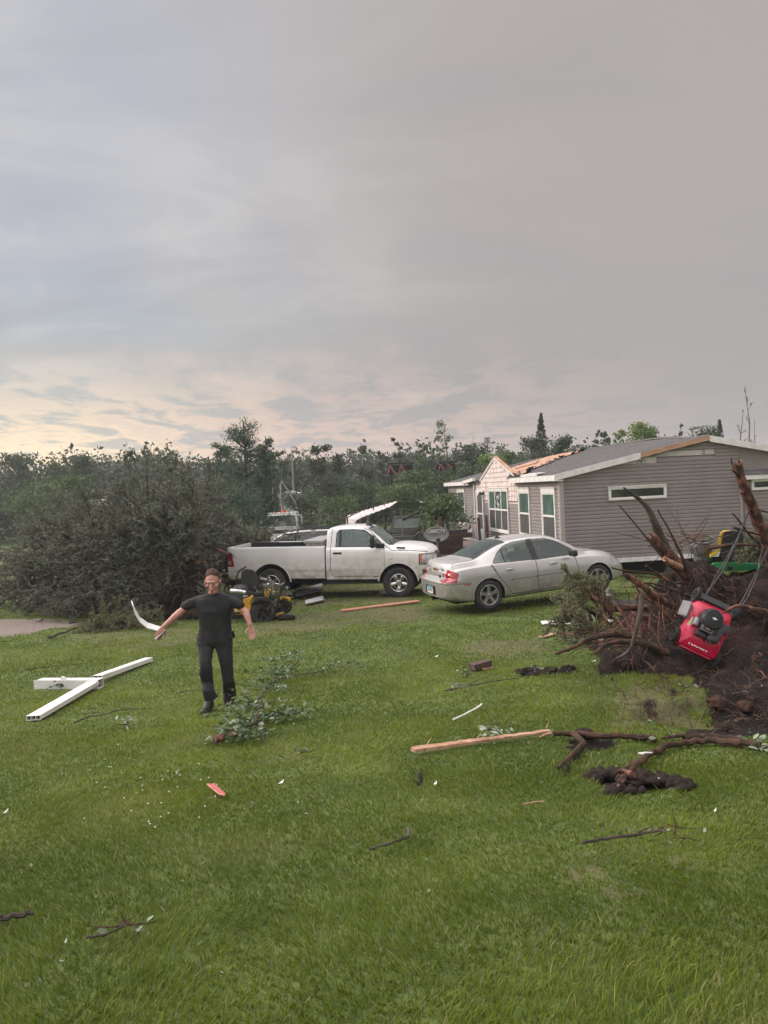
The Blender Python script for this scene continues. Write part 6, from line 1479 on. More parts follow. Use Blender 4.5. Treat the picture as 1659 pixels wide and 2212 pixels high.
    me=remeshed(mb.v,mb.f,.008,4,'trousers')
    for v in me.vertices:
        p=v.co; v.co+=v.normal*(noise.noise(Vector((p.x*7,p.y*7,p.z*3)))*.008+noise.noise(Vector((p.x*12,p.y*12,p.z*14)))*.005)
    link('trousers',me,trou,o,True)
    # shoes, the near toe pointing at the camera
    for (an,toe,heel) in ((q(452,1512,yl-Y0+.10),q(440,1538,yl-Y0-.04),q(455,1522,yl-Y0+.15)),(q(494,1512,yr_-Y0+.10),q(496,1523,yr_-Y0-.05),q(496,1516,yr_-Y0+.14))):
        mb=MB(); cap(mb,an,heel,.045,.038); cap(mb,heel,toe,.040,.040); cap(mb,an,toe.lerp(heel,.35),.045,.040); me=remeshed(mb.v,mb.f,.008,4,'shoe'); sh=link('shoe',me,shoe,o,True)
        mb=MB(); d=Vector((0,0,-.028)); cap(mb,heel+d,toe+d,.034,.038,14,1.0); me=remeshed(mb.v,mb.f,.008,2,'sole')
        zc=(heel+d).z
        link('sole',me,mat('sole_rubber',(.05,.05,.05),col2=(.08,.08,.08),scale=9),sh,True)
    mb=MB(); t=q(437.5,1541,yl-Y0-.065); cap(mb,t,t+Vector((.012,.01,.03)),.012,.010,8); mb.build('toe_mark',m_white,o,True)
    # hair: pulled back, with loose wisps over the ears
    mb=MB(); ell(mb,hr(0,.020,.036),(.083,.098,.102),tilt); cap(mb,hr(-.072,.03,-.01),hr(-.078,.045,-.05),.025,.02); cap(mb,hr(.072,.03,-.01),hr(.080,.045,-.05),.025,.02); cap(mb,hr(0,.11,.0),hr(0,.13,-.06),.04,.035)
    me=remeshed(mb.v,mb.f,.007,3,'hair')
    # hairline: push back everything that would cover the face
    for v in me.vertices:
        l=tilt.transposed()@(v.co-headc)
        if l.z<.108-8*l.x*l.x and l.y<-.005:
            v.co=headc+tilt@Vector((l.x*.90,.012,l.z))
        v.co+=v.normal*noise.noise(v.co*30)*.004
    h=link('hair',me,hairm,o,True)
    mb=MB()
    for k in range(26):
        s=random.choice((-1,1)); a=hr(s*.072,random.uniform(.0,.05),random.uniform(-.05,.02)); b_=a+Vector((s*random.uniform(.005,.028),random.uniform(-.02,.02),random.uniform(-.025,.02))); c_=b_+Vector((s*random.uniform(-.005,.02),0,random.uniform(-.03,.0))); mb.tube([a,b_,c_],[.0016,.0012,.0005],4)
    mb.build('loose_hair',mat('pale_hair',(.34,.27,.24),rough=.6,col2=(.25,.19,.17),scale=30),h,True)
    # face details
    fd=mat('brow_hair',(.12,.07,.055),rough=.8,col2=(.07,.045,.04),scale=30); lip=mat('lips',(.30,.10,.10),rough=.5,col2=(.26,.09,.09),scale=30); eyem=mat('eye_dark',(.035,.025,.022),rough=.3,col2=(.05,.035,.03),scale=60)
    for s in(-1,1):
        mb=MB(); ell(mb,hr(s*.030,-.084,.008),(.0115,.006,.0045),tilt); mb.build('eye',eyem,b,True)
        mb=MB(); mb.tube([hr(s*.014,-.094,.024),hr(s*.032,-.094,.031),hr(s*.050,-.078,.026)],.0030,6); mb.build('eyebrow',fd,b,True)
    mb=MB(); ell(mb,hr(0,-.0965,-.062),(.021,.006,.0065),tilt); mb.build('mouth',lip,b,True)
    # glasses low on the nose
    gm=mat('thin_metal',(.50,.42,.38),rough=.3,metal=.5,col2=(.45,.38,.35),scale=30); mb=MB()
    for s in(-1,1):
        c=Vector((s*.033,-.108,-.018)); mb.tube([hr(c.x+.026*math.cos(6.283*t/18),c.y+.006*abs(math.cos(6.283*t/18)),c.z+.017*math.sin(6.283*t/18)) for t in range(19)],.0007,5,cap=False); mb.tube([hr(s*.059,-.10,-.012),hr(s*.076,-.03,.0),hr(s*.079,.005,.0)],.001,5)
    mb.tube([hr(-.008,-.112,-.014),hr(.008,-.112,-.014)],.0022,5); mb.build('glasses',gm,o,True)
    # bracelet
    mb=MB(); w_=wrR.lerp(elR,.06); d=(wrR-elR).normalized(); u=d.orthogonal().normalized(); v_=d.cross(u); mb.tube([w_+(u*math.cos(6.283*t/16)+v_*math.sin(6.283*t/16))*.029 for t in range(17)],.002,5,cap=False); mb.build('bracelet',gm,o,True)
    # phone held in the hand
    ph=empty('phone',base+q(346,1372,-.125),label='slim dark smartphone held low in the outstretched hand',cat='phone')
    rot=rotmat(x=(q(352,1363,-.1)-q(336,1377,-.14)),z=(-.62,-.32,.70)); mb=MB(); mb.box((0,0,0),(.145,.070,.009),rot=rot,bev=.004); mb.build('phone_body',m_black,ph,True); mb=MB(); mb.box(rot@Vector((0,0,.0052)),(.135,.062,.001),rot=rot); mb.build('screen',mat('phone_glass',(.25,.24,.26),rough=.08,col2=(.4,.38,.4),scale=12,coat=1),ph)
    return o
build_person()
# ---------------- branches, roots, foliage builders ----------------
def wander(p,d,length,n,jit,sag=0.0,up=0.0):
    """a random crooked path"""
    P=[Vector(p)]; d=Vector(d).normalized(); st=length/n
    for i in range(n):
        d=(d+Vector((random.gauss(0,jit),random.gauss(0,jit),random.gauss(0,jit)-sag+up))).normalized(); P.append(P[-1]+d*st)
    return P
def leafquads(C,size,n_up=.3,aspect=.55,seed=0,droop=0.0,dirs=None):
    """array of small leaf-shaped quads at centres C (n,3)"""
    r=np.random.default_rng(seed); n=len(C); C=np.asarray(C,float)
    a=r.normal(size=(n,3)) if dirs is None else dirs+r.normal(size=(n,3))*.45
    a[:,2]-=droop; a/=np.linalg.norm(a,axis=1,keepdims=True)+1e-9
    nrm=r.normal(size=(n,3)); nrm[:,2]+=n_up*2; b=np.cross(nrm,a); b/=np.linalg.norm(b,axis=1,keepdims=True)+1e-9
    s=size*r.uniform(.6,1.35,(n,1)); fold=np.cross(a,b)*s*.18*r.normal(size=(n,1))
    V=np.stack([C-a*s,C+b*s*aspect+fold,C+a*s,C-b*s*aspect+fold],1).reshape(-1,3); F=(np.arange(n)*4)[:,None]+np.array([[0,1,2,3]])
    return V,F
def tree_skeleton(base,h,r0,lean=(0,0),levels=2,nb=9,spread=.75,start=.35,upb=.35,seed=0,ln=.42,fork=1):
    random.seed(seed); paths=[]; tips=[]
    top=Vector(base)+Vector((lean[0]*h,lean[1]*h,h)); tr=[]
    n=8
    for i in range(n+1):
        f=i/n; p=Vector(base).lerp(top,f)+Vector((random.gauss(0,.012*h),random.gauss(0,.012*h),0))*(f>0); tr.append(p)
    rad=[r0*(1-.85*i/n) for i in range(n+1)]; paths.append((tr,rad)); 
    def grow(P,R0,L,lev):
        for k in range(nb if lev==0 else max(3,nb//2)):
            f=random.uniform(start if lev==0 else .3,1.0); j=min(int(f*(len(P)-1)),len(P)-2); p=P[j].lerp(P[j+1],f*(len(P)-1)-j)
            a=random.uniform(0,6.28); up=random.uniform(.0,upb+.3); d=Vector((math.cos(a)*spread,math.sin(a)*spread,up))
            if lev>0: d=(d+(P[-1]-P[0]).normalized()*.8)
            l=L*random.uniform(.55,1.1)*(1.15-.55*f if lev==0 else 1); q=wander(p,d,l,4,.14,up=.05); rr=max(.008,R0*(1-.75*f)*.42); paths.append((q,[rr,rr*.8,rr*.6,rr*.4,rr*.2]))
            tips.extend([q[-1],q[3],q[2]])
            if lev+1<levels: grow(q,rr,l*.5,lev+1)
    grow(tr,r0,h*ln,0); tips.append(tr[-1]); return paths,tips
def tubes(paths,n=5):
    mb=MB()
    for P,Rd in paths: mb.tube(P,Rd,n,cap=False)
    return mb
def crown_pts(tips,rad,n,seed=0,squash=.8):
    r=np.random.default_rng(seed); T=np.array([tuple(t) for t in tips]); k=r.integers(0,len(T),n); d=r.normal(size=(n,3)); d/=np.linalg.norm(d,axis=1,keepdims=True); d*=rad*r.random((n,1))**.45; d[:,2]*=squash
    rr=np.random.default_rng(seed+5).uniform(.55,1.25,len(T)); return T[k]+d*rr[k][:,None],k
def foliage(name,C,size,m,parent,seed=0,tone=None,**kw):
    V,F=leafquads(C,size,seed=seed,**kw); at_={}
    tn=np.zeros(len(C)) if tone is None else tone; me=fastmesh(name,V,F,attrs={'tone':np.repeat(tn,4)}); return link(name,me,m,parent,False)
def needle_twigs(name,paths,m,parent,per_m=90,nl=.045,nw=.010,seed=0,spread=.7,tone=None,skip=.25):
    """short needle sprays along twig paths"""
    r=np.random.default_rng(seed); Cs=[];Ds=[]
    for P,_ in paths:
        for a,b in zip(P,P[1:]):
            L=(b-a).length; k=max(1,int(L*per_m)); f=r.random(k)
            A=np.array(a)[None]+np.array(b-a)[None]*f[:,None]; d=np.array((b-a).normalized())[None]*.8+r.normal(size=(k,3))*spread; Cs.append(A);Ds.append(d)
    C=np.concatenate(Cs);D=np.concatenate(Ds); D/=np.linalg.norm(D,axis=1,keepdims=True); s=nl*r.uniform(.6,1.4,(len(C),1))
    nn=r.normal(size=C.shape); B=np.cross(nn,D); B/=np.linalg.norm(B,axis=1,keepdims=True)+1e-9
    w=nw*r.uniform(.7,1.4,(len(C),1)); V=np.stack([C-B*w*.6,C+B*w*.6,C+D*s+B*w,C+D*s*1.5,C+D*s-B*w],1).reshape(-1,3); n=len(C); F=(np.arange(n)*5)[:,None]; 
    tn=np.repeat(np.clip(r.normal(.25,.3,n),0,1),5)
    me=fastmesh(name,V,[F+np.array([[0,1,2,4]]),F+np.array([[4,2,3]])],attrs={'tone':tn}); o=link(name,me,m,parent,False); return o
# ---------------- uprooted tree at the right ----------------
def build_uprooted():
    random.seed(21); o=empty('uprooted_tree',(0,0,0),label='uprooted conifer with a dark soil-covered root plate and broken red stumps',cat='uprooted tree')
    rp=link('root_plate',MOUND,mat('root_plate_soil',(.017,.014,.013),rough=.95,spec=.12,col2=(.050,.029,.023),scale=1.1,lo=.46,hi=.68,bump=1.0,bscale=26,dirt=((.085,.055,.042),70,.60,.72,.5)),o,True)
    W=at
    def path(pts): return [W(*p) for p in pts]
    def smooth(P,k=4):
        out=[]
        for i in range(len(P)-1):
            p0=P[max(i-1,0)];p1=P[i];p2=P[i+1];p3=P[min(i+2,len(P)-1)]
            for t in range(k): t/=k; out.append(.5*((2*p1)+(p2-p0)*t+(2*p0-5*p1+4*p2-p3)*t*t+(3*p1-p0-3*p2+p3)*t**3))
        return out+[P[-1]]
    def limb(name,pts,r0,r1,m=m_redwood,n=12,rough=.05,lab=None):
        P=smooth(path(pts)); k=len(P); P=[p+Vector((random.gauss(0,r0*rough),random.gauss(0,r0*rough),random.gauss(0,r0*rough))) for p in P]
        rad=[(r0+(r1-r0)*i/(k-1))*random.uniform(.94,1.06) for i in range(k)]
        mb=MB(); mb.tube(P,rad,n); 
        # splinters at the broken end
        for q in range(4):
            if r1>.02: d=(P[-1]-P[-2]).normalized(); a=P[-1]+Vector((random.gauss(0,r1*.5),random.gauss(0,r1*.5),random.gauss(0,r1*.5))); mb.tube([a-d*.05,a+d*random.uniform(.03,.07)],[r1*.35,.003],5)
        ob=mb.build(name,m,o,True)
        if lab: ob['label']=lab
        return P,rad
    # the two standing stubs
    limb('broken_stem',[(1672,1215,10.2),(1655,1165,10.1),(1635,1120,10.0),(1616,1075,9.9),(1603,1040,9.85),(1594,1000,9.8)],.10,.052,lab='broken red stem leaning up in front of the house corner')
    limb('snapped_twig',[(1600,1038,9.85),(1594,1024,9.8),(1581,1014,9.75)],.035,.02)
    limb('snapped_twig',[(1606,1066,9.85),(1597,1065,9.8)],.025,.015)
    limb('broken_stem',[(1490,1255,9.9),(1462,1215,9.75),(1432,1188,9.65),(1407,1158,9.6)],.088,.066,lab='thick split trunk stub angled to the upper left')
    limb('broken_stem',[(1440,1190,9.75),(1424,1150,9.7),(1410,1122,9.65),(1397,1095,9.6),(1372,1072,9.55),(1346,1054,9.5)],.070,.012,m=m_bark,lab='dark tapering branch pointing at the long window')
    limb('broken_stem',[(1470,1225,9.55),(1445,1214,9.4),(1436,1207,9.35)],.045,.038,m=mat('fresh_split_wood',(.38,.21,.13),rough=.8,col2=(.16,.075,.05),scale=22,stretch=(1,1,.3),bump=.6,bscale=60),lab='pale freshly split stub')
    limb('broken_stem',[(1468,1268,8.6),(1430,1246,8.5),(1395,1222,8.4)],.02,.01)
    # thick roots towards the left in front of the car
    limb('root',[(1455,1310,8.7),(1420,1290,8.5),(1390,1268,8.4),(1362,1248,8.35),(1350,1244,8.3)],.045,.035,m=m_redwood)
    limb('root',[(1450,1340,8.7),(1430,1318,8.6),(1404,1297,8.45),(1385,1283,8.4),(1370,1262,8.35)],.025,.012)
    limb('root',[(1430,1420,8.3),(1390,1390,8.25),(1340,1370,8.2),(1280,1378,8.1),(1240,1398,8.05),(1200,1412,8.1)],.05,.016,m=m_root)
    limb('root',[(1440,1410,8.2),(1400,1394,8.1),(1350,1386,8.05),(1310,1392,8.0),(1286,1412,7.95)],.045,.018,m=m_root)
    limb('root',[(1330,1424,7.9),(1360,1404,7.9),(1372,1368,7.9),(1384,1320,7.95),(1386,1286,8.0)],.014,.032,m=m_bark)
    limb('root',[(1659,1330,8.5),(1600,1308,8.55),(1560,1325,8.6)],.03,.012,m=m_redwood)
    limb('root',[(1690,1345,8.4),(1650,1318,8.5),(1610,1316,8.55)],.035,.02,m=m_redwood)
    for (pts,a,b) in (([(1530,1185,10.6),(1590,1176,10.3),(1660,1180,10.1)],.03,.015),([(1660,1160,10.1),(1620,1150,9.9),(1585,1140,9.8)],.008,.02),([(1660,1185,10.2),(1625,1162,10.1),(1600,1130,10.0),(1582,1108,9.9)],.022,.008),
        ([(1480,1250,9.6),(1440,1215,9.5),(1395,1160,9.4),(1345,1100,9.3),(1335,1092,9.3)],.016,.006),([(1450,1250,9.3),(1400,1238,9.2),(1345,1232,9.1),(1320,1226,9.1)],.014,.01),
        ([(1470,1280,9.0),(1420,1262,8.9),(1370,1258,8.8)],.016,.010),([(1488,1240,9.7),(1470,1195,9.7),(1448,1150,9.7),(1420,1100,9.7)],.025,.008)):
        limb('root',pts,a,b,m=m_root)
    # medium roots springing out of the plate, many, crooked
    def surf(px,py):
        h,n=mhit(px,py); return h,n
    cnt=0
    for k in range(80):
        if k<50: px=random.uniform(1385,1659); py=random.uniform(1215,1330)-max(0,(1480-px))*.1
        else: px=random.uniform(1320,1659); py=random.uniform(1370,1560)
        h,n=surf(px,py)
        out=Vector((random.gauss(-.55,.45),random.gauss(-.5,.3),random.gauss(.25,.5))) if k<50 else Vector((random.gauss(-.4,.6),random.gauss(-.5,.3),random.gauss(-.1,.5)))
        L=random.uniform(.3,1.15) if k<40 else random.uniform(.2,.6); r=random.uniform(.006,.020)
        P=wander(h-out.normalized()*.05,out,L,7,.22,sag=.05); mb=MB(); mb.tube(P,[r*(1-.8*i/7) for i in range(8)],6,cap=False)
        for j in range(random.randint(1,3)):
            q=random.randint(2,6); P2=wander(P[q],(P[q]-P[q-1])+Vector((random.gauss(0,.3),random.gauss(0,.3),random.gauss(0,.3))),L*.4,5,.3); mb.tube(P2,[r*.5*(1-.8*i/5) for i in range(6)],5,cap=False)
        mb.build('root',random.choice([m_root,m_root,m_redwood]),o,True)
    # fine rootlets hanging over the soil
    mb=MB()
    fr=mat('fine_roots',(.14,.075,.05),rough=.85,col2=(.06,.035,.026),scale=20)
    for k in range(1200):
        px=random.uniform(1290,1690); py=random.uniform(1215,1590); h,n=surf(px,py)
        if h.y<7.0 and random.random()<.7: continue
        d=(n if n.z<.95 else Vector((0,0,1)))+Vector((random.gauss(0,.6),random.gauss(-.2,.4),random.gauss(-.3,.6))); L=random.uniform(.06,.34); r=random.uniform(.0015,.0045)
        P=wander(h,d,L,5,.35,sag=.18); mb.tube(P,[r,r,r*.8,r*.6,r*.4,r*.2],3,cap=False)
    f=mb.build('fine_roots',fr,o,False); f['kind']='stuff'
    # rough dead tufts of turf still stuck on the plate edge
    return o
uprooted=build_uprooted()
# soil clods
def clod(c,r,label,group=None,m=m_soil,name='soil_clod',cat='soil clod',seed=0,sq=.6):
    bm=bmesh.new(); bmesh.ops.create_icosphere(bm,subdivisions=3,radius=1)
    for v in bm.verts:
        d=1+noise.fractal(v.co*1.6+Vector((seed*3.1,0,0)),.8,2.1,4)*.35; v.co=Vector((v.co.x*r*d,v.co.y*r*d,v.co.z*r*sq*d))
    me=bpy.data.meshes.new(name); bm.to_mesh(me); bm.free(); o=link(name,me,m,None,True); o.location=c; return tag(o,label,cat,group)
m_clod=mat('red_brown_clod',(.075,.040,.030),rough=.95,spec=.1,col2=(.035,.022,.018),scale=9,bump=.9,bscale=40)
for i,(px,py,r,lab) in enumerate(((1548,1524,.11,'reddish rounded soil clod at the foot of the root plate'),(1610,1532,.10,'smaller reddish clod right of the rounded one below the root plate'),(1560,1575,.07,'dark clod half sunk in the pit'),(1352,1440,.06,'dark crumbly clod where the lawn edge tears'),(1262,1592,.085,'dark rounded clod stuck on the long black root'),(1500,1600,.09,'dark clod between grass tuft and the long root'))):
    h,_=mhit(px,py); clod(h+Vector((0,0,r*.3)),r,lab,m=m_clod if i<2 else m_soil,seed=i+1)
# two lumpy ridges of turned soil lying on the lawn
for i,(pts,lab) in enumerate((([(1275,1680),(1300,1672),(1330,1674),(1356,1680)],'short dark ridge of soil beside the forked root end'),([(1360,1690),(1395,1684),(1430,1688),(1462,1694),(1482,1700)],'long lumpy ridge of dark soil in the lawn right of the forked root end'),([(1128,1452),(1150,1447),(1190,1449),(1228,1446)],'thin dark crest of lifted turf beyond the brick'),([(1330,1712),(1350,1706),(1372,1712)],'small crumbs of soil under the pinkish root tip'))):
    mb=MB(); 
    for (px,py) in pts:
        for j in range(3):
            p=gp(px+random.uniform(-8,8),py+random.uniform(-3,3),0); bm=bmesh.new(); bmesh.ops.create_icosphere(bm,subdivisions=2,radius=1); rr=random.uniform(.035,.06)
            V=[Vector((v.co.x*rr*1.3,v.co.y*rr*1.3,v.co.z*rr*.8))+p for v in bm.verts]; F=[tuple(v.index for v in f.verts) for f in bm.faces]; bm.free(); mb.add(V,F)
    me=remeshed(mb.v,mb.f,.014,1,'soil_ridge'); 
    for v in me.vertices: v.co+=v.normal*(noise.noise(v.co*18)*.038+noise.noise(v.co*48)*.020)
    tag(link('soil_ridge',me,m_soil,None,True),lab,'soil ridge')
# long roots lying out on the lawn
def lying(name,pts,r0,r1,label,cat,m=m_root,h=.03,extra=(),n=8,group=None):
    P=[gp(x,y,h+r0*.5) for x,y in pts]; out=[]
    for i in range(len(P)-1):
        p0=P[max(i-1,0)];p1=P[i];p2=P[i+1];p3=P[min(i+2,len(P)-1)]
        for t in (0,.25,.5,.75): out.append(.5*((2*p1)+(p2-p0)*t+(2*p0-5*p1+4*p2-p3)*t*t+(3*p1-p0-3*p2+p3)*t**3)+Vector((random.gauss(0,r0*.15),random.gauss(0,r0*.2),random.gauss(0,r0*.2))))
    out.append(P[-1]); k=len(out); mb=MB(); mb.tube(out,[(r0+(r1-r0)*i/(k-1))*random.uniform(.85,1.15) for i in range(k)],n)
    for e in extra:
        Q=[gp(x,y,h+.02) for x,y in e[0]]; mb.tube(Q,[e[1]*(1-.6*i/(len(Q)-1)) for i in range(len(Q))],6)
    c=out[0].copy(); mb.v=[Vector(v)-c for v in mb.v]; return tag(mb.build(name,m,None,True,loc=c),label,cat,group)
random.seed(5)
lying('root',[(1418,1608),(1380,1604),(1340,1602),(1290,1600),(1240,1596),(1196,1596)],.032,.020,'long dark root running level from the pit to a pale snapped tip','root',extra=(([(1240,1597),(1262,1618),(1230,1650),(1206,1674)],.03),))
lying('root',[(1190,1596),(1176,1600),(1166,1604)],.014,.004,'pale snapped root tip beside the end of the plank','root',m=m_lumber,h=.04)
lying('root',[(1640,1622),(1590,1616),(1530,1612),(1480,1616),(1430,1628),(1395,1652),(1352,1686),(1338,1706)],.036,.016,'thick forked brown root curving across the lawn below the pit','root',extra=(([(1395,1652),(1370,1664),(1345,1680),(1330,1700)],.022),([(1600,1612),(1540,1604),(1480,1600),(1430,1608)],.028)))
lying('root',[(1366,1694),(1350,1688),(1340,1690)],.026,.018,'stubby pinkish root knuckle on the soil ridge','root',m=m_redwood,h=.05)
lying('root',[(1352,1692),(1342,1704),(1334,1716)],.014,.008,'bare pinkish root tip pointing at the camera','root',m=m_redwood,h=.03)
# ---------------- fallen spruce at the left ----------------
def build_fallen_spruce():
    random.seed(33); r=np.random.default_rng(33)
    base=at(400,1300,17.6); base.z=gzf(base.x,base.y)
    o=empty('fallen_spruce',base,label='big fallen spruce with a fan of grey-green branches and its root ball on end',cat='fallen tree')
    q=lambda x,y,Y: at(x,y,Y)-base
    # root ball: soil mass behind the person
    mb=MB()
    def blob(c,rr):
        bm=bmesh.new(); bmesh.ops.create_icosphere(bm,subdivisions=3,radius=1); V=[Vector((v.co.x*rr[0],v.co.y*rr[1],v.co.z*rr[2]))+c for v in bm.verts]; F=[tuple(v.index for v in f.verts) for f in bm.faces]; bm.free(); mb.add(V,F)
    blob(q(395,1285,17.7),(.62,.5,1.05)); blob(q(372,1250,17.8),(.42,.4,.62)); blob(q(425,1320,17.4),(.5,.45,.5)); blob(q(352,1335,17.5),(.35,.4,.38)); blob(q(420,1245,17.8),(.35,.35,.45))
    me=remeshed(mb.v,mb.f,.06,5,'root_ball')
    for v in me.vertices: v.co+=v.normal*(noise.fractal(v.co*2,.9,2.1,5)*.14-.06*max(0,1-abs(noise.noise(v.co*3))*6))
    link('root_ball',me,mat('root_ball_soil',(.020,.016,.014),rough=.95,spec=.1,col2=(.052,.034,.028),scale=1.6,lo=.45,hi=.65,bump=1,bscale=20),o,True)
    bp=[]; 
    # trunk runs from the root ball back and to the left
    root=q(385,1275,17.9); tip=q(60,1235,23.5); trunk=[root.lerp(tip,i/8)+Vector((0,0,.25*math.sin(i/8*3.1))) for i in range(9)]
    mb=MB(); mb.tube(trunk,[.22*(1-.9*i/8)+.01 for i in range(9)],10); mb.build('trunk',m_bark,o,True)
    limbs=[];twigs=[]
    # branch tips follow the outline seen in the photograph; each starts on the trunk
    outline=[(470,1235),(500,1180),(505,1130),(495,1085),(470,1050),(440,1020),(400,1010),(360,1004),(320,1004),(280,1010),(240,1022),(215,1030),(180,1050),(150,1068),(120,1090),(95,1110),(80,1120),(60,1140),(30,1160),(0,1175),(-40,1190),(-80,1230),(-60,1290),(-10,1330),(60,1336),(140,1340),(200,1345),(260,1350),(310,1345)]
    for k in range(250):
        f=random.random(); i=random.random()*(len(outline)-1); a=outline[int(i)]; b=outline[int(i)+1]; fr=i-int(i); tx,ty=a[0]+(b[0]-a[0])*fr,a[1]+(b[1]-a[1])*fr
        inn=random.uniform(.40,1.06); cx,cy=385,1270; tx=cx+(tx-cx)*inn; ty=cy+(ty-cy)*inn
        if tx>328 and ty>1150 and random.random()<.85: continue
        far=max(0,min(1,(385-tx)/420)); st=trunk[min(8,int(far*8*random.uniform(.0,.9)))]; Yt=17.6+far*3.2+random.uniform(-1.3,2.2)
        if tx>325 and ty>1170: Yt=max(Yt,18.6+random.random())
        if tx>440: Yt=max(Yt,20.2+random.random())+1.2
        e=q(tx,ty,Yt); 
        if e.z+base.z<gzf(e.x+base.x,e.y+base.y)+.05: e.z=gzf(e.x+base.x,e.y+base.y)-base.z+random.uniform(.05,.3)
        mid=st.lerp(e,.5)+Vector((random.gauss(0,.15),random.gauss(0,.2),random.uniform(-.15,.30))); P=[]
        for j in range(8): t=j/7; P.append(st*(1-t)**2+mid*2*t*(1-t)+e*t*t+Vector((random.gauss(0,.025),random.gauss(0,.03),random.gauss(0,.025)))*(0<j<7))
        L=(e-st).length; R0=.018+.010*L*random.uniform(.5,1.3); limbs.append((P,[R0*(1-.85*j/7) for j in range(8)]))
        nt=int((6+L*4.4)*random.uniform(.5,1.3))
        for m_ in range(nt):
            t=random.uniform(.28,1.0)**.8; j=min(int(t*7),6); p=P[j].lerp(P[j+1],t*7-j); d=(P[j+1]-P[j]).normalized(); sd=Vector((random.gauss(0,1),random.gauss(0,.8),random.gauss(0,.7))); sd=(d*.9+sd*.65).normalized()
            l=random.uniform(.25,.75)*(1.2-.6*t); Q=wander(p,sd,l,4,.12,sag=.06); twigs.append((Q,[.006,.005,.004,.003,.0015]))
            for _ in range(2):
                j2=random.randint(1,3); Q2=wander(Q[j2],(Q[j2+1]-Q[j2]).normalized()+Vector((random.gauss(0,.6),random.gauss(0,.5),random.gauss(0,.5))),l*.5,3,.12,sag=.05); twigs.append((Q2,[.004,.003,.002,.001]))
    for k in range(46):
        a=outline[random.randint(3,24)]; inn=random.uniform(.55,.98); tx=385+(a[0]-385)*inn+random.uniform(-15,15); ty=1265+(a[1]-1265)*inn; st=q(random.uniform(345,400),random.uniform(1225,1300),17.3); e=q(tx,ty,17.0+max(0,(385-tx)/420)*1.5); e.z=max(e.z,gzf(e.x+base.x,e.y+base.y)-base.z+.1)
        mid=st.lerp(e,.5)+Vector((random.gauss(0,.2),0,random.uniform(-.1,.35))); P=[st*(1-t)**2+mid*2*t*(1-t)+e*t*t+Vector((random.gauss(0,.03),random.gauss(0,.03),random.gauss(0,.03))) for t in [j/7 for j in range(8)]]; limbs.append((P,[.020*random.uniform(.6,1.3)*(1-.85*j/7)+.004 for j in range(8)]))
        for m_ in range(14):
            j=random.randint(2,6); Q=wander(P[j],(P[min(j+1,7)]-P[j-1]).normalized()*.8+Vector((random.gauss(0,.7),random.gauss(0,.4),random.gauss(0,.7))),random.uniform(.2,.7),4,.15); limbs.append((Q,[.008,.006,.005,.003,.002])); twigs.append((Q,[.006,.005,.004,.003,.002]))
    big=[l for l in limbs if l[1][0]>.045][:95]; small=[l for l in limbs if l[1][0]<=.045]+[l for l in limbs if l[1][0]>.045][90:]
    for P,Rd in big:
        mb=MB(); mb.tube(P,Rd,6,cap=False); mb.build('branch',m_bark,o,True)
    f=tubes(small,5).build('small_branches',m_bark,o,True); f['kind']='stuff'
    f=tubes(twigs,3).build('twigs',mat('grey_twigs',(.13,.11,.095),rough=.9,col2=(.08,.065,.058),scale=9),o,False); f['kind']='stuff'
    f=needle_twigs('needles',twigs,m_spruce,o,per_m=66,nl=.048,nw=.012,seed=3,spread=.6); f['kind']='stuff'
    # pale broken stubs over the root ball
    for pts,r0,r1 in (([(399,1222,17.5),(397,1205,17.5),(394,1190,17.5),(392,1176,17.5)],.10,.05),([(400,1212,17.4),(418,1209,17.3),(432,1217,17.2),(447,1214,17.2)],.06,.02),([(432,1172,17.6),(462,1183,17.5),(492,1197,17.4)],.025,.035)):
        P=[q(*p) for p in pts]; mb=MB(); mb.tube(P,[r0+(r1-r0)*i/(len(P)-1) for i in range(len(P))],8)
        for _ in range(6): d=(P[-1]-P[-2]).normalized(); a=P[-1]+Vector((random.gauss(0,r1*.6),0,random.gauss(0,r1*.6))); mb.tube([a,a+d*random.uniform(.08,.22)],[r1*.4,.003],4)
        mb.build('broken_stub',m_redwood,o,True)['label']='pale reddish splintered stub'
    for k in range(26):
        p=q(random.uniform(350,470),random.uniform(1200,1330),17.15); P=wander(p,(random.gauss(0,.6),-.4,random.gauss(-.2,.6)),random.uniform(.3,.9),6,.3,sag=.1); mb=MB(); mb.tube(P,[.018*(1-.14*i) for i in range(7)],5,cap=False); mb.build('root',m_bark,o,True)
    return o
build_fallen_spruce()
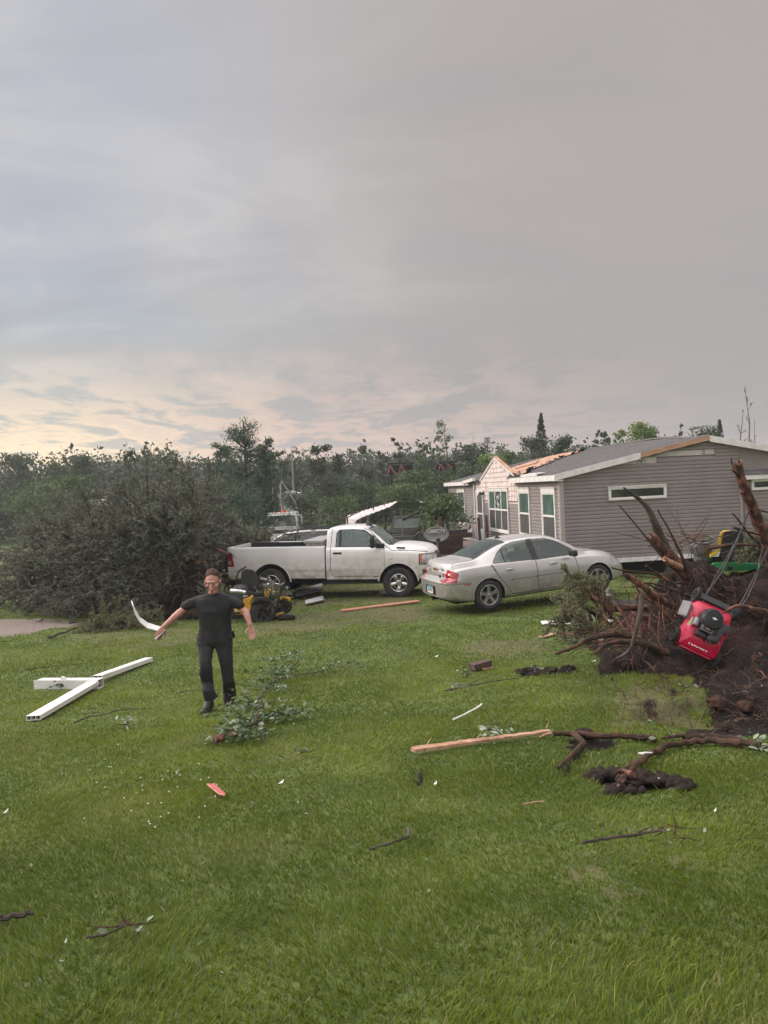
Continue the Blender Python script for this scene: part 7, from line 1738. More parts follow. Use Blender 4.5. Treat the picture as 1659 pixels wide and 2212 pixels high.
def conifer_bough(name,base_px,tips,label,seed,m=m_spruce2,r0=.03,nt=26,per=95,nl=.045,cat='branch',L=.35,group=None):
    """torn-off spruce bough; base_px=(px,py,Y); tips list of pixel polylines for the limbs"""
    random.seed(seed); base=at(*base_px); o=empty(name,base,label=label,cat=cat,group=group); tw=[]; mb=MB()
    for pts in tips:
        P0=[at(*p)-base for p in pts]; P=[]
        for i in range(len(P0)-1):
            for t in (0,.34,.67): P.append(P0[i].lerp(P0[i+1],t)+Vector((random.gauss(0,.012),random.gauss(0,.012),random.gauss(0,.012))))
        P.append(P0[-1]); k=len(P); mb.tube(P,[r0*(1-.75*i/(k-1)) for i in range(k)],6)
        for _ in range(nt):
            t=random.uniform(.25,1); j=min(int(t*(k-1)),k-2); p=P[j].lerp(P[j+1],random.random()); d=(P[j+1]-P[j]).normalized(); sd=(d*.8+Vector((random.gauss(0,.8),random.gauss(0,.8),random.gauss(.05,.6)))).normalized(); l=random.uniform(.4,1.1)*L
            Q=wander(p,sd,l,4,.14,sag=.03); tw.append((Q,[.006,.005,.004,.003,.002]))
            for _2 in range(2): j2=random.randint(1,3); tw.append((wander(Q[j2],(Q[j2+1]-Q[j2]).normalized()+Vector((random.gauss(0,.6),random.gauss(0,.6),random.gauss(0,.5))),l*.5,3,.1),[.004,.003,.002,.001]))
    mb.build('stem',m_redwood,o,True); f=tubes(tw,4).build('twigs',m_root,o,False); f['kind']='stuff'; f=needle_twigs('needles',tw,m,o,per_m=per*1.9,nl=nl*.9,nw=.0048,seed=seed,spread=.8); f['kind']='stuff'; return o
conifer_bough('spruce_bough',(1250,1345,9.6),[[(1300,1345,9.4),(1270,1320,9.5),(1240,1300,9.7),(1212,1298,9.8)],[(1310,1350,9.4),(1290,1310,9.4),(1262,1275,9.6),(1245,1262,9.7)],[(1320,1330,9.3),(1300,1290,9.3),(1283,1265,9.4)],[(1300,1355,9.2),(1260,1345,9.2),(1220,1338,9.3),(1195,1345,9.4)],[(1330,1360,9.2),(1290,1360,9.1),(1240,1362,9.1)],[(1280,1340,9.0),(1255,1318,9.1),(1225,1310,9.2)]],'low olive spruce bough heaped in front of the silver car',51,nt=20,per=120,L=.26,nl=.036)
conifer_bough('spruce_bough',(1285,1300,9.2),[[(1292,1296,9.2),(1266,1270,9.25),(1245,1248,9.3),(1222,1236,9.35)]],'upright spruce bough with a reddish stem beside the car door',52,r0=.020,nt=16,per=150,L=.18,nl=.032)
conifer_bough('spruce_bough',(1640,1190,10.6),[[(1690,1170,10.6),(1655,1165,10.7),(1632,1178,10.7)],[(1690,1200,10.6),(1650,1195,10.6),(1622,1200,10.6)],[(1690,1150,10.5),(1660,1140,10.6)]],'green spruce bough behind the lawn tractor at the picture edge',53,nt=18,per=110,L=.26)
conifer_bough('spruce_bough',(245,1355,16.2),[[(300,1352,16.2),(260,1345,16.2),(215,1342,16.2)],[(290,1365,16.0),(240,1362,16.0),(190,1362,16.0)],[(320,1360,16.0),(350,1364,15.9),(300,1330,16.1)]],'lighter green spruce bough on the lawn edge left of the person',54,nt=34,per=90,nl=.06,L=.55)
for i,(a,b,c,lab) in enumerate(((1400,1352,9.4,'tangle of bare reddish twigs between the bough and the root plate'),(1340,1390,8.6,'dry twig tangle over the roots in front of the white strip'),(1480,1180,10.1,'bundle of thin red twigs standing behind the split stub'))):
    random.seed(70+i); base=at(a,b,c); base.z=max(base.z,gzf(base.x,base.y)); o=MB()
    for k in range(46 if i<2 else 22): 
        p=Vector((random.gauss(0,.28),random.gauss(0,.2),random.uniform(-.05,.15))); o.tube(wander(p,(random.gauss(-.2,.8),random.gauss(0,.6),random.gauss(.35,.5)),random.uniform(.3,.8),6,.18),[.007,.006,.006,.005,.004,.003,.001],4,cap=False)
    ob=o.build('twig_tangle',random.choice([m_root,m_redwood]) if i<2 else m_redwood,None,True,loc=base); tag(ob,lab,'twigs')
# cut log sections behind the bough
for i,(x0,y0,x1,y1,Y,lab) in enumerate(((1375,1290,1440,1288,9.7,'reddish branch log lying level behind the twig tangle'),(1290,1317,1400,1312,9.6,'longer bark-covered log lying in front of the black mat'))):
    a=at(x0,y0,Y);b=at(x1,y1,Y); mb=MB(); mb.tube([Vector(),(b-a)*.5+Vector((0,0,.01)),b-a],[.045,.05,.04],9); tag(mb.build('log',m_redwood,None,True,loc=a),lab,'log')
# ---------------- standing trees ----------------
m_bark2=mat('grey_trunk',(.085,.08,.072),rough=.9,spec=.1,col2=(.05,.045,.04),scale=4,stretch=(1,1,.3)); m_pale=mat('pale_trunk',(.30,.28,.25),rough=.9,spec=.1,col2=(.18,.16,.14),scale=3,stretch=(1,1,.3))
def tree(px,ytop,Y,wpx,kind,label,seed,m=lf_dark,dens=1.0,name='broadleaf_tree',lean=0.0,bm=None,start=.3,group='trees along the far wood edge',ls=None,cat='tree'):
    p=at(px,1000,Y); x=p.x; zg=gzf(x,Y); top=at(px,ytop,Y).z; h=top-zg; k=pxm(Y); w=wpx*k; base=Vector((x,Y,zg))
    o=empty(name,base,label=label,cat=cat,group=group)
    s=(ls or max(.07,k*3.0))*(.72 if kind=='thin' else 1)        # leaf clumps about three picture pixels
    if kind=='bare':
        paths,tips=tree_skeleton((0,0,0),h,max(.05,h*.012),(lean,0),3,14,.25,.25,.9,seed,ln=w/h*1.0); tubes(paths,4).build('trunk',bm or m_bark2,o,False); return o
    if kind=='spire':
        random.seed(seed); r=np.random.default_rng(seed); mb=MB(); mb.tube([(0,0,0),(lean*h,0,h)],[h*.016,.02],6); P=[]
        for k in range(60):
            f=random.uniform(.10,.97); a=random.uniform(0,6.283); l=w*.5*(1-f)**.75*random.uniform(.6,1.15)+.12*w; Q=wander((lean*h*f,0,h*f),(math.cos(a),math.sin(a),random.uniform(.1,.7)),l,4,.12,up=.04); mb.tube(Q,[.05,.04,.03,.02,.01],4,cap=False); P+=Q[1:]+[Q[-1],Q[-1],Q[-2]]
        mb.build('trunk',bm or m_bark2,o,False); C,_=crown_pts(P,w*.13,int(7500*dens),seed,.7); foliage('crown',C,s*.9,m,o,seed=seed,droop=.5,aspect=.33,n_up=.5,tone=np.clip(r.normal(.15,.3,len(C)),0,1)); return o
    if kind=='conifer':
        random.seed(seed); mb=MB(); mb.tube([(0,0,0),(lean*h,0,h)],[h*.015,.01],6); mb.build('trunk',bm or m_bark2,o,True); C=[];D=[]
        r=np.random.default_rng(seed); n=int(1500*dens); f=r.random(n)**.8; hh=(start+(1-start)*f)*h; rad=w*.5*(1-f)*(.45+.55*np.abs(np.sin(f*34+r.normal(0,.25,n))))*r.random(n)**.4+.05; a=r.uniform(0,6.283,n)+0
        gap=r.random(n)<np.clip(1.2-vnoise(a*2,hh*1.5/h*8,1,seed)*.9,0,1); C=np.stack([np.cos(a)*rad+lean*hh,np.sin(a)*rad,hh-rad*.25],-1)[gap]; foliage('crown',C,s*1.0,m,o,seed=seed,droop=.3,aspect=.4,n_up=.6); return o
    paths,tips=tree_skeleton((0,0,0),h*.97,max(.05,h*.014),(lean,0),3 if kind=='thin' else 2,13 if kind!='thin' else 16,.8 if kind!='thin' else .55,start,.45,seed,ln=w/h*(.55 if kind!='thin' else .5))
    tubes([p_ for i,p_ in enumerate(paths) if i<40],5).build('trunk',bm or m_bark2,o,False)
    T=[t for t in tips if t.z>h*start*.9 and t.z<h]; 
    rad=w*(.10 if kind=='thin' else .22); n=int((1100 if kind=='thin' else 2600)*dens)
    if kind=='round':
        r=np.random.default_rng(seed); 
        for _ in range(26): a=r.uniform(0,6.283); f=r.uniform(start,.92); rr=w*.42*math.sqrt(max(.05,1-((f-.55)/.5)**2))*r.uniform(.5,1); T.append(Vector((math.cos(a)*rr+lean*h*f,math.sin(a)*rr,f*h)))
        rad=w*.20
    C,_=crown_pts(T,rad,n,seed); C=C[C[:,2]<h*1.03]; C=C[C[:,2]>.15*h]
    r=np.random.default_rng(seed+9); foliage('crown',C,s,m,o,seed=seed,tone=np.clip(r.normal(.15,.3,len(C)),0,1)); return o
TR=[
 (30,984,75,110,'round','dark rounded tree at the far left end of the skyline',1,lf_dark),
 (185,984,72,95,'round','dark domed tree on the skyline left of the thin birch tops',2,lf_dark),
 (110,996,66,120,'round','lower dark tree between the two left domes',3,lf_dark),
 (60,1035,44,150,'round','mid-green bushy tree behind the fallen spruce at the left edge',4,lf_mid),
 (165,1030,42,120,'round','mid-green tree above the left shoulder of the fallen spruce',5,lf_mid),
 (283,964,40,60,'thin','thin-topped tree poking over the fallen spruce, left of two',6,lf_dark),
 (365,962,40,62,'thin','thin-topped tree poking over the fallen spruce, right of two',7,lf_dark),
 (530,914,40,110,'ash','tall feathery ash with two spires, highest tree left of the truck',8,lf_ash),
 (478,956,41,62,'ash','shorter feathery ash left of the tall two-spired one',9,lf_ash),
 (566,942,40,50,'ash','leaning side spire of the feathery ash group',10,lf_ash),
 (520,1040,36,150,'round','full leafy tree above the white truck cab',11,lf_ash),
 (606,973,62,50,'thin','slender tree with see-through crown right of the ash',12,lf_dark),
 (686,962,60,56,'round','pointed dense tree in the gap above the pickup bed',13,lf_dark),
 (722,982,66,50,'round','small round treetop right of the pointed dense tree',14,lf_dark),
 (790,958,58,48,'thin','tall pale-stemmed tree with a flat tuft, left of the cell mast gap',15,lf_dark),
 (826,968,60,36,'thin','narrow tree beside the pale-stemmed one',16,lf_dark),
 (860,946,60,38,'thin','isolated slender tree with two tufts against the peach sky',17,lf_dark),
 (916,958,46,60,'thin','ragged tree at the left foot of the tallest open-crowned tree',18,lf_mid),
 (965,908,44,82,'thin','tallest open-crowned tree left of the house',19,lf_mid),
 (905,1020,43,120,'round','drooping mid-green tree below the open-crowned one',20,lf_mid),
 (1020,962,70,90,'round','dark round trees just left of the entry gable peak',21,lf_dark),
 (1062,985,46,100,'round','bright mid-green bush tree left of the entry gable',22,lf_light),
 (1100,975,60,80,'round','dark tree behind the entry gable peak',23,lf_dark),
 (1158,893,58,60,'conifer','leaning spruce with drooping boughs above the stripped roof',24,lf_dark),
 (1150,945,62,110,'round','dense tree at the foot of the leaning spruce',25,lf_dark),
 (1218,943,60,66,'round','dark square-topped tree right of the leaning spruce',26,lf_dark),
 (1286,930,60,34,'thin','thin tree behind the roof vent',27,lf_dark),
 (1310,932,58,30,'round','narrow dark tree right of the roof vent',28,lf_dark),
 (1345,930,56,44,'thin','sparse yellowish tree behind the ridge',29,lf_light),
 (1388,918,52,100,'round','bright lime-green tree over the ridge',30,lf_light),
 (1425,914,53,60,'thin','right-hand spray of the lime-green tree',31,lf_light),
 (1448,914,50,42,'thin','small windswept tree just right of the lime-green one',32,lf_dark),
 (1500,925,62,100,'round','low dark trees behind the roof peak',33,lf_dark),
 (1557,906,58,52,'conifer','flat-tiered pine right of the roof peak',34,lf_dark),
 (860,1050,38,130,'round','light mid-green bush behind the carport',35,lf_mid),
 (960,1070,30,110,'round','leafy shrub between carport leg and house',36,lf_mid),
 (720,1075,42,120,'round','dark shrub above the pickup cab',37,lf_mid),
 (650,1062,56,110,'round','dark shrub above the tow truck beacon',38,lf_dark),
 (780,1042,50,110,'round','dark hanging tree above the pickup hood',39,lf_dark),
 (700,1030,60,120,'round','mid dark tree in the middle of the wood',40,lf_dark),
 (548,1142,26,80,'round','grey-green shrub in front of the tow truck',41,lf_ash),
 (460,1110,25,110,'round','grey-green shrub beside the fallen spruce',42,lf_ash),
 (700,1128,32,70,'round','olive shrub right of the tow truck',43,lf_mid),
]
for (px,yt,Y,w,kd,lab,sd,m) in TR:
    if kd=='ash':
        tree(px,yt,Y,w*1.5,'spire',lab,sd,m,dens=1.0 if w>80 else .7,name='ash_tree',lean=.04 if sd==10 else 0)
    elif kd=='conifer': tree(px,yt,Y,w,'conifer',lab,sd,m,name='spruce_tree' if sd==24 else 'pine_tree',lean=.06 if sd==24 else 0,start=.5,dens=1.3 if sd==24 else .8)
    else: tree(px,yt,Y,w,kd,lab,sd,m,name='shrub' if 'shrub' in lab or 'bush ' in lab else 'broadleaf_tree',bm=m_pale if sd in(15,12,17) else None,start=.50 if sd in(15,16,17,12,6,7) else .3,lean=-.04 if sd==15 else .10 if sd==32 else 0,cat='shrub' if 'shrub' in lab else 'tree')
tree(1619,842,58,26,'bare','tall leafless poplar standing alone behind the right roof slope',50,name='bare_tree',group=None,bm=mat('bare_poplar',(.16,.12,.11),rough=.9,col2=(.10,.075,.07),scale=5))
tree(1603,885,58,20,'bare','shorter leafless tree left of the tall bare poplar',51,name='bare_tree',group=None,bm=m_bark2)
tree(1632,905,58,14,'bare','slim leafless sapling right of the tall bare poplar',52,name='bare_tree',group=None,bm=MATS['bare_poplar'])
# broken pale stems in the wood
for i,(pts,Y,r,lab) in enumerate((([(636,1100),(633,1040),(631,978)],64,.10,'tall pale dead trunk snapped at the top, in the middle wood'),([(606,1085),(606,1048),(608,1040),(626,1065),(641,1092)],52,.08,'snapped trunk bent over in an upside-down v'),([(588,1085),(589,1054)],52,.08,'short pale snag left of the bent-over trunk'),([(452,1045),(450,1000)],38,.13,'dark stub of a snapped utility pole beside the ash'),([(985,1225-150),(930,1095),(870,1120)],30.5,.07,'long bent dark bough sweeping over the carport'))):
    P=[at(x,y,Y) for x,y in pts]; 
    if i in(0,1,2,3): P[0].z=gzf(P[0].x,P[0].y); P[0].y+=1.0*(i<3)
    b=P[0].copy(); mb=MB(); mb.tube([p-b for p in P],[r*(1-.5*j/len(P)) for j in range(len(P))],7); tag(mb.build('snag' if i<3 else 'utility_pole' if i==3 else 'fallen_bough',m_pale if i<3 else m_bark2,None,True,loc=b),lab,'dead tree' if i<3 else 'pole' if i==3 else 'bough')
# bare dark stems round the carport and the wrecked shrubs behind the bed
for i,(x0,y0,x1,y1,Y,lab) in enumerate(((810,1150,806,1062,33,'dark bare sapling stem left under the carport'),(836,1140,832,1085,34,'dark bare stem standing under the carport roof'),(757,1130,742,1068,31,'bent bare stem left of the carport'),(735,1120,722,1060,32,'leaning bare stem above the pickup roof'))):
    a=at(x0,y0,Y); a.z=gzf(a.x,a.y); b=at(x1,y1,Y); random.seed(i); P=[a.lerp(b,t/6)+Vector((random.gauss(0,.04),0,0)) for t in range(7)]; mb=MB(); mb.tube([p-a for p in P],[.05*(1-.1*t) for t in range(7)],5)
    for k in range(4): j=random.randint(2,5); mb.tube([q_-a for q_ in wander(P[j],(random.choice((-1,1)),0,.5),random.uniform(.5,1.3),4,.2)],[.02,.015,.01,.008,.004],4,cap=False)
    tag(mb.build('sapling',m_bark2,None,True,loc=a),lab,'sapling')
# wrecked grey branches filling the space behind the truck bed
def brush(name,x0,x1,ytop,ybot,Y,label,seed,n=60,m=m_spruce,L=1.2,per=40):
    random.seed(seed); b=at((x0+x1)/2,ybot,Y); b.z=gzf(b.x,b.y); o=empty(name,b,label=label,cat='brush pile'); br=[];tw=[]
    for k in range(n):
        px=random.uniform(x0,x1); a=at(px,ybot,Y); a.z=gzf(a.x,a.y)+random.uniform(0,.3); a.y+=random.uniform(-.5,.5); t=at(px+random.gauss(0,25),random.uniform(ytop,ybot-10),Y); P=wander(a-b,(t-a)+Vector((random.gauss(0,.3),random.gauss(0,.3),0)),(t-a).length,6,.12); br.append((P,[.022*(1-.13*i) for i in range(7)]))
        for _ in range(9): j=random.randint(2,5); Q=wander(P[j],(P[j+1]-P[j]).normalized()+Vector((random.gauss(0,.8),random.gauss(0,.6),random.gauss(0,.5))),random.uniform(.2,.6),4,.15,sag=.04); tw.append((Q,[.006,.005,.004,.003,.002]))
    f=tubes(br,4).build('branches',m_bark,o,False); f['kind']='stuff'; f=tubes(tw,3).build('twigs',MATS['grey_twigs'],o,False); f['kind']='stuff'; f=needle_twigs('needles',tw,m,o,per_m=per,nl=.07,nw=.026,seed=seed,spread=.7); f['kind']='stuff'
brush('brush_pile',490,572,1120,1210,23.2,'grey-green broken branches piled behind the pickup bed',81,70)
brush('brush_pile',585,690,1165,1210,23.0,'sparse dark twigs in front of the dark suv',82,14,per=3,L=.5)
brush('brush_pile',440,500,1130,1225,22.5,'dark branches between the fallen spruce and the truck tail',83,40)
brush('brush_pile',640,760,1080,1150,37,'tangled brush on the slope right of the tow truck',84,60,L=2,per=14)
brush('brush_pile',470,505,1240,1300,17.3,'broken twigs hooked round the rear of the yellow mower',85,9,per=10,L=.5)
brush('brush_pile',575,600,1262,1325,16.5,'dead twigs draped over the front of the yellow mower',86,12,per=3,L=.5)
# woods
def build_woods():
    r=np.random.default_rng(91); C=[];K=[]
    for k in range(330):
        px=r.uniform(-500,2200); Y=r.uniform(76,120); p=at(px,1000,Y); zg=float(gz(p.x,Y)); top=at(px,1004-.018*px-34*float(vnoise(px,0,.022,3))+8,Y).z; h=max(5,top-zg)*r.uniform(.80,1.04); w=r.uniform(4,7)
        n=820; d=r.normal(size=(n,3)); d/=np.linalg.norm(d,axis=1,keepdims=True); lump=1+.35*np.sin(d[:,0]*7+k)*np.cos(d[:,2]*6+k*2); d*=(r.random((n,1))**.35)*lump[:,None]; C.append(np.array([p.x,Y,zg+h*.52])+d*np.array([w*.62,w*.62,h*.50]))
    C=np.concatenate(C); r2=np.random.default_rng(5); o=foliage('woods',C,.30,leafmat('leaves_woods',(.040,.058,.035),(.062,.086,.048),.12),None,seed=5,tone=np.clip(r2.normal(.1,.3,len(C)),0,1)); tag(o,'dark far-off wood closing the view behind the trees','woods',kind='stuff')
build_woods()
# ---------------- debris on the lawn ----------------
def avoid(pts,hw):
    for a,b in zip(pts,pts[1:]): BOARDS_AVOID.append((np.array([a.x,a.y]),np.array([b.x,b.y]),hw))
def beam(name,p0,p1,w,h,m,label,cat,holes=0,grp=None,twist=0.0,broken=False):
    """lying rectangular member from p0 to p1 (ground points), width w, height h; optional hollow end with holes"""
    d=p1-p0; L=d.length; rot=rotmat(x=d,z=(0,math.sin(twist),math.cos(twist))); o=empty(name,p0,label=label,cat=cat,group=grp)
    mb=MB()
    if not holes: mb.box((L/2,0,h/2),(L,w,h),bev=.004)
    else:
        t=.004
        for (y,z,a,b) in ((0,h-t/2,w,t),(0,t/2,w,t),(w/2-t/2,h/2,t,h-2*t),(-w/2+t/2,h/2,t,h-2*t)): mb.box((L/2,y,z),(L,a,b))
        for k in range(1,holes): mb.box((L/2,-w/2+w*k/holes,h/2),(L-.002,t,h-2*t))
    mb.v=[rot@Vector(v) for v in mb.v]; bo=mb.build('shell' if holes else 'board',m,o)
    if holes: mb=MB(); mb.box((L/2,0,h/2),(L-.12,w-.012,h-.012)); mb.v=[rot@Vector(v) for v in mb.v]; mb.build('inside',m_dark,o)
    avoid([p0,p1],w*.55); return o
# white vinyl railing pieces on the left
# long lower rail: near end (75,1563) to (190,1493)
beam('white_rail',gp(72,1560,.02),gp(203,1487,.05),.155,.052,m_white,'long white hollow vinyl rail with three open cells at its near end','vinyl rail',holes=3)
beam('white_rail',gp(210,1478,.06),gp(322,1431,.02),.13,.060,m_white,'white vinyl rail running off to the upper right behind the hollow post','vinyl rail',holes=2)
def vinyl_post():
    a=gp(80,1489,.0); b=gp(213,1489,.0); d=b-a; L=d.length; rot=rotmat(x=d); o=empty('white_post',a,label='short square white vinyl post with a slot, torn at its left end',cat='vinyl post'); w=.125; t=.005
    mb=MB(); mb.box((L/2,w/2,w-.0025),(L,w,t)); mb.box((L/2,0,w*.86),(L,t,w*.26)); mb.box((L*.16,0,w*.38),(L*.32,t,w*.70)); mb.box((L*.72,0,w*.38),(L*.56,t,w*.70)); mb.box((L*.38,0,w*.66),(L*.13,t,w*.14)); mb.box((L*.38,0,w*.16),(L*.13,t,w*.26)); mb.box((L/2,w,w/2),(L,t,w)); mb.box((L/2,w/2,.003),(L,w,t))
    for k in range(9): mb.box((-.008-random.uniform(0,.02),.0,w*(k+.5)/9),(.05,t*.8,w/9))
    mb.v=[rot@Vector(v) for v in mb.v]; mb.build('shell',m_white,o)
    mb=MB(); mb.box((L/2,w/2,w/2),(L-.1,w-.02,w-.02)); mb.v=[rot@Vector(v) for v in mb.v]; mb.build('inside',m_dark,o)
    mb=MB(); mb.box((L*.43,w*.3,w+.012),(.04,.05,.03),rot=Matrix.Rotation(.5,3,'Y'),bev=.008); mb.box((L*.41,w*.3,w+.03),(.05,.03,.02),bev=.006); mb.v=[rot@Vector(v) for v in mb.v]; mb.build('bracket',m_white,o)
    avoid([a,b],.1)
vinyl_post()
# bent white gutter leaning on the brush behind the person
Y=15.4
P=[(283,1301),(290,1318),(301,1337),(318,1349),(333,1354),(347,1358)]
A=[at(x,y-3,Y) for x,y in P];B=[at(x+ (5 if i<3 else 3),y+ (5 if i<3 else 8),Y-.15) for i,(x,y) in enumerate([(281,1303),(286,1321),(297,1340),(315,1350),(331,1354),(347,1357)])]
loose_sheet('bent_gutter',A,B,'bent white metal gutter strip propped in branches at the left hand of the person','gutter',m_white,.02)
# white strips on the right
loose_sheet('siding_strip',[gp(1168,1350,.07),gp(1220,1350,.08),gp(1268,1350,.07)],[gp(1172,1355,.05),gp(1220,1355,.06),gp(1274,1355,.05)],'long thin white siding strip on the grass before the spruce bough','siding strip')
loose_sheet('siding_strip',[gp(1442,1266,.05),gp(1462,1266,.05)],[gp(1444,1270,.03),gp(1464,1269,.03)],'tiny white scrap on the bright grass under the house edge','siding strip')
for i,(a,b,c,d,lab) in enumerate((((638,1286),(700,1270),(640,1296),(690,1285),'grey corrugated panel lying under the pickup bed'),((660,1306),(698,1297),(660,1311),(700,1302),'broken dark and white trim pieces on the grass by the mower'),((820,1282),(862,1278),(822,1287),(866,1283),'wet pale sheet on the ground under the pickup door'))):
    loose_sheet('metal_scrap',[gp(*a,.14-.03*i),gp(*b,.16-.04*i)],[gp(*c,.10-.03*i),gp(*d,.10-.03*i)],lab,'metal scrap',mat('scrap_metal',(.42,.41,.41),rough=.4,col2=(.25,.24,.24),scale=9))
# lumber
beam('wood_board',gp(738,1323,.02),gp(905,1303,.03),.20,.04,mat('red_brown_board',(.30,.13,.085),rough=.8,col2=(.40,.20,.13),scale=7,stretch=(.3,3,3),bump=.3),'reddish brown board lying flat between mower and silver car','board')
def plank():
    a=gp(892,1632,.0); b=gp(1188,1588,.0); d=b-a; L=d.length; rot=rotmat(x=d); o=empty('split_plank',a,label='long split orange-brown plank pointing to the pit',cat='plank'); 
    mb=MB(); n=30; V=[]
    for i in range(n+1):
        f=i/n; w=.034*(1-.35*f)+random.uniform(-.003,.003); h=.034*(1-.45*f)+random.uniform(-.004,.004); y0=random.uniform(-.003,.003); V+=[(L*f,-w+y0,.0),(L*f,w+y0,.0),(L*f,w*.9+y0,h),(L*f,-w*.95+y0,h*.8)]
    F=[(3,2,1,0),tuple(4*n+j for j in range(4))]
    for i in range(n):
        for j in range(4): p=4*i+j;q=4*i+(j+1)%4; F.append((p,q,q+4,p+4))
    mb.add([rot@Vector(v)+Vector((0,0,.03)) for v in V],F); mb.build('board',m_lumber,o)
    mb=MB()
    for f,l in ((.09,.06),(.33,-.09),(.44,.08),(.48,.07),(.97,.05),(.6,-.04)):
        p=rot@Vector((L*f,0,.04))+Vector((0,0,.03)); mb.tube([p,p+rot@Vector((l,-.03 if l<0 else .02,.05 if l>0 else -.02))],[.005,.001],4)
    mb.build('splinter',mat('splinter',(.62,.42,.26),col2=(.5,.3,.18),scale=20),o); avoid([a,b],.045)
plank()
o=beam('wood_chip',gp(1170,1380,.02),gp(1196,1373,.02),.12,.025,m_lumber,'short pale wood offcut at the bare patch left of the root tips','wood offcut')
# brown block
def block():
    a=gp(1024,1452,.0); b=gp(1062,1444,.0); d=b-a; o=empty('brick',a,label='dark brown paver block tilted on a pale wood chip in the grass',cat='paver block'); rot=rotmat(x=d); L=d.length
    mb=MB(); mb.box((L/2,.05,.065),(L,.13,.085),rot=Matrix.Rotation(-.06,3,'Y'),bev=.006); mb.v=[rot@Vector(v) for v in mb.v]; mb.build('block',mat('dark_paver',(.085,.055,.048),rough=.9,col2=(.06,.04,.036),scale=20,bump=.6,bscale=70),o)
    mb=MB(); mb.box((L*.72,.03,.018),(L*.6,.14,.02),rot=Matrix.Rotation(.08,3,'Y')); mb.v=[rot@Vector(v) for v in mb.v]; mb.build('wood_chip',m_lumber,o); avoid([a,b],.06)
block()
# red shingle piece with splintered edge
def red_piece():
    pts=[(448,1706),(464,1707),(486,1726),(486,1731),(474,1728)]; P=[gp(x,y,.045) for x,y in pts]; c=sum(P,Vector())/len(P); o=empty('red_board_scrap',c,label='small red painted board scrap with pale splintered edges on the lawn',cat='board scrap')
    n=len(P); mb=MB(); V=[p-c for p in P]+[p-c-Vector((0,0,.015)) for p in P]; mb.add(V,[tuple(range(n)),tuple(range(2*n-1,n-1,-1))]+[(i,(i+1)%n,(i+1)%n+n,i+n) for i in range(n)]); mb.build('board',mat('faded_red_board',(.42,.10,.10),rough=.7,col2=(.36,.085,.08),scale=20),o)
    mb=MB(); 
    for i in range(n):
        a=P[i]-c;b=P[(i+1)%n]-c
        mb.tube([a+Vector((0,0,-.004)),b+Vector((0,0,-.004))],.004,4)
    mb.build('splintered_edge',m_lumber,o)
red_piece()
def scrap(px,py,l,w,ang,label,cat='scrap',m=m_white,h=.05,name='white_scrap',group=None):
    c=gp(px,py,h); d=Vector((math.cos(ang),math.sin(ang),0))*l/2; s=Vector((-math.sin(ang),math.cos(ang),random.uniform(-.2,.2)))*w/2; mb=MB(); mb.add([-d*1.0-s*.3,-d*.3+s,d+s*.2+Vector((0,0,.02)),d*.4-s,Vector((0,0,-.012))],[(0,3,2,1),(0,1,4),(1,2,4),(2,3,4),(3,0,4)]); return tag(mb.build(name,m,None,False,loc=c),label,cat,group)
scrap(608,1706,.05,.015,.5,'small white sliver lying right of the red board scrap')
scrap(943,1425,.06,.04,.2,'white crumpled scrap in the grass left of the paver block')
scrap(1283,1436,.07,.035,.1,'white scrap on the torn turf beyond the crest')
scrap(13,1770,.04,.012,.8,'white sliver at the left edge of the lawn')
scrap(941,1727-18,.03,.015,.4,'tiny pale scrap right of the small dug hole')
scrap(1545,1735+35,.02,.01,.3,'pale bit of litter far right on the lawn')
# thin strips and straws
def stick(pts,r0,r1,label,m=m_bark,name='stick',cat='stick',h=.05,n=6,extra=(),leaves=None,group=None):
    o=lying(name,pts,r0,r1,label,cat,m,h,extra,n,group); return o
random.seed(17)
stick([(980,1566),(1010,1552),(1030,1540),(1041,1532)],.008,.010,'thin pale strip with a white tip lying aslant on the lawn',m=m_white,cat='strip',name='thin_strip')
stick([(-4,2012),(28,2006),(60,2001),(76,1998)],.014,.008,'dark twig with a pale broken end at the left edge',extra=(([(-6,2014),(8,2010)],.012),))
stick([(188,2051),(225,2046),(252,2036),(272,2026)],.006,.004,'thin dry stalk with white husks, lower left',extra=(([(252,2036),(268,2032),(288,2026)],.004),))
stick([(882,1812),(884,1824),(872,1834),(846,1842),(800,1858)],.012,.005,'dark curled twig standing up at its right end')
stick([(1258,1856),(1300,1848),(1340,1842),(1380,1838),(1420,1828),(1440,1832)],.009,.006,'brown leafy twig lying in the right foreground grass',h=.08,extra=(([(1380,1838),(1405,1828),(1412,1822)],.005),([(1340,1842),(1346,1832)],.006)))
stick([(160,1573),(190,1560),(225,1554),(262,1544),(330,1540)],.009,.004,'forked dark twig on the lawn right of the long white rail',extra=(([(170,1557),(205,1552),(228,1553)],.005),([(190,1545),(210,1542),(225,1554)],.006)))
stick([(55,1454),(120,1446),(190,1440)],.007,.004,'faint dark twig on the lawn above the white post')
stick([(380,1508),(398,1502),(420,1500),(490,1498)],.006,.004,'thin twig lying behind the feet of the person')
stick([(105,1384),(140,1372),(176,1358),(205,1350)],.03,.012,'dark branch lying on the lawn edge near the gravel')
stick([(150,1352),(190,1346),(230,1340)],.02,.01,'thin dark branch lying just above the lawn-edge branch')
stick([(960,1502),(1010,1492),(1060,1482),(1120,1474)],.008,.004,'long thin twig lying in the grass before the paver block',extra=(([(1010,1492),(1040,1478),(1066,1468)],.005),))
stick([(1132,1754),(1165,1750),(1176,1749)],.004,.004,'pale straw on the lawn in the middle right',m=m_lumber)
stick([(1410,1656),(1380,1657),(1392,1658)],.006,.006,'short white strip laid across the forked root',m=m_white,h=.10,cat='strip',name='thin_strip')
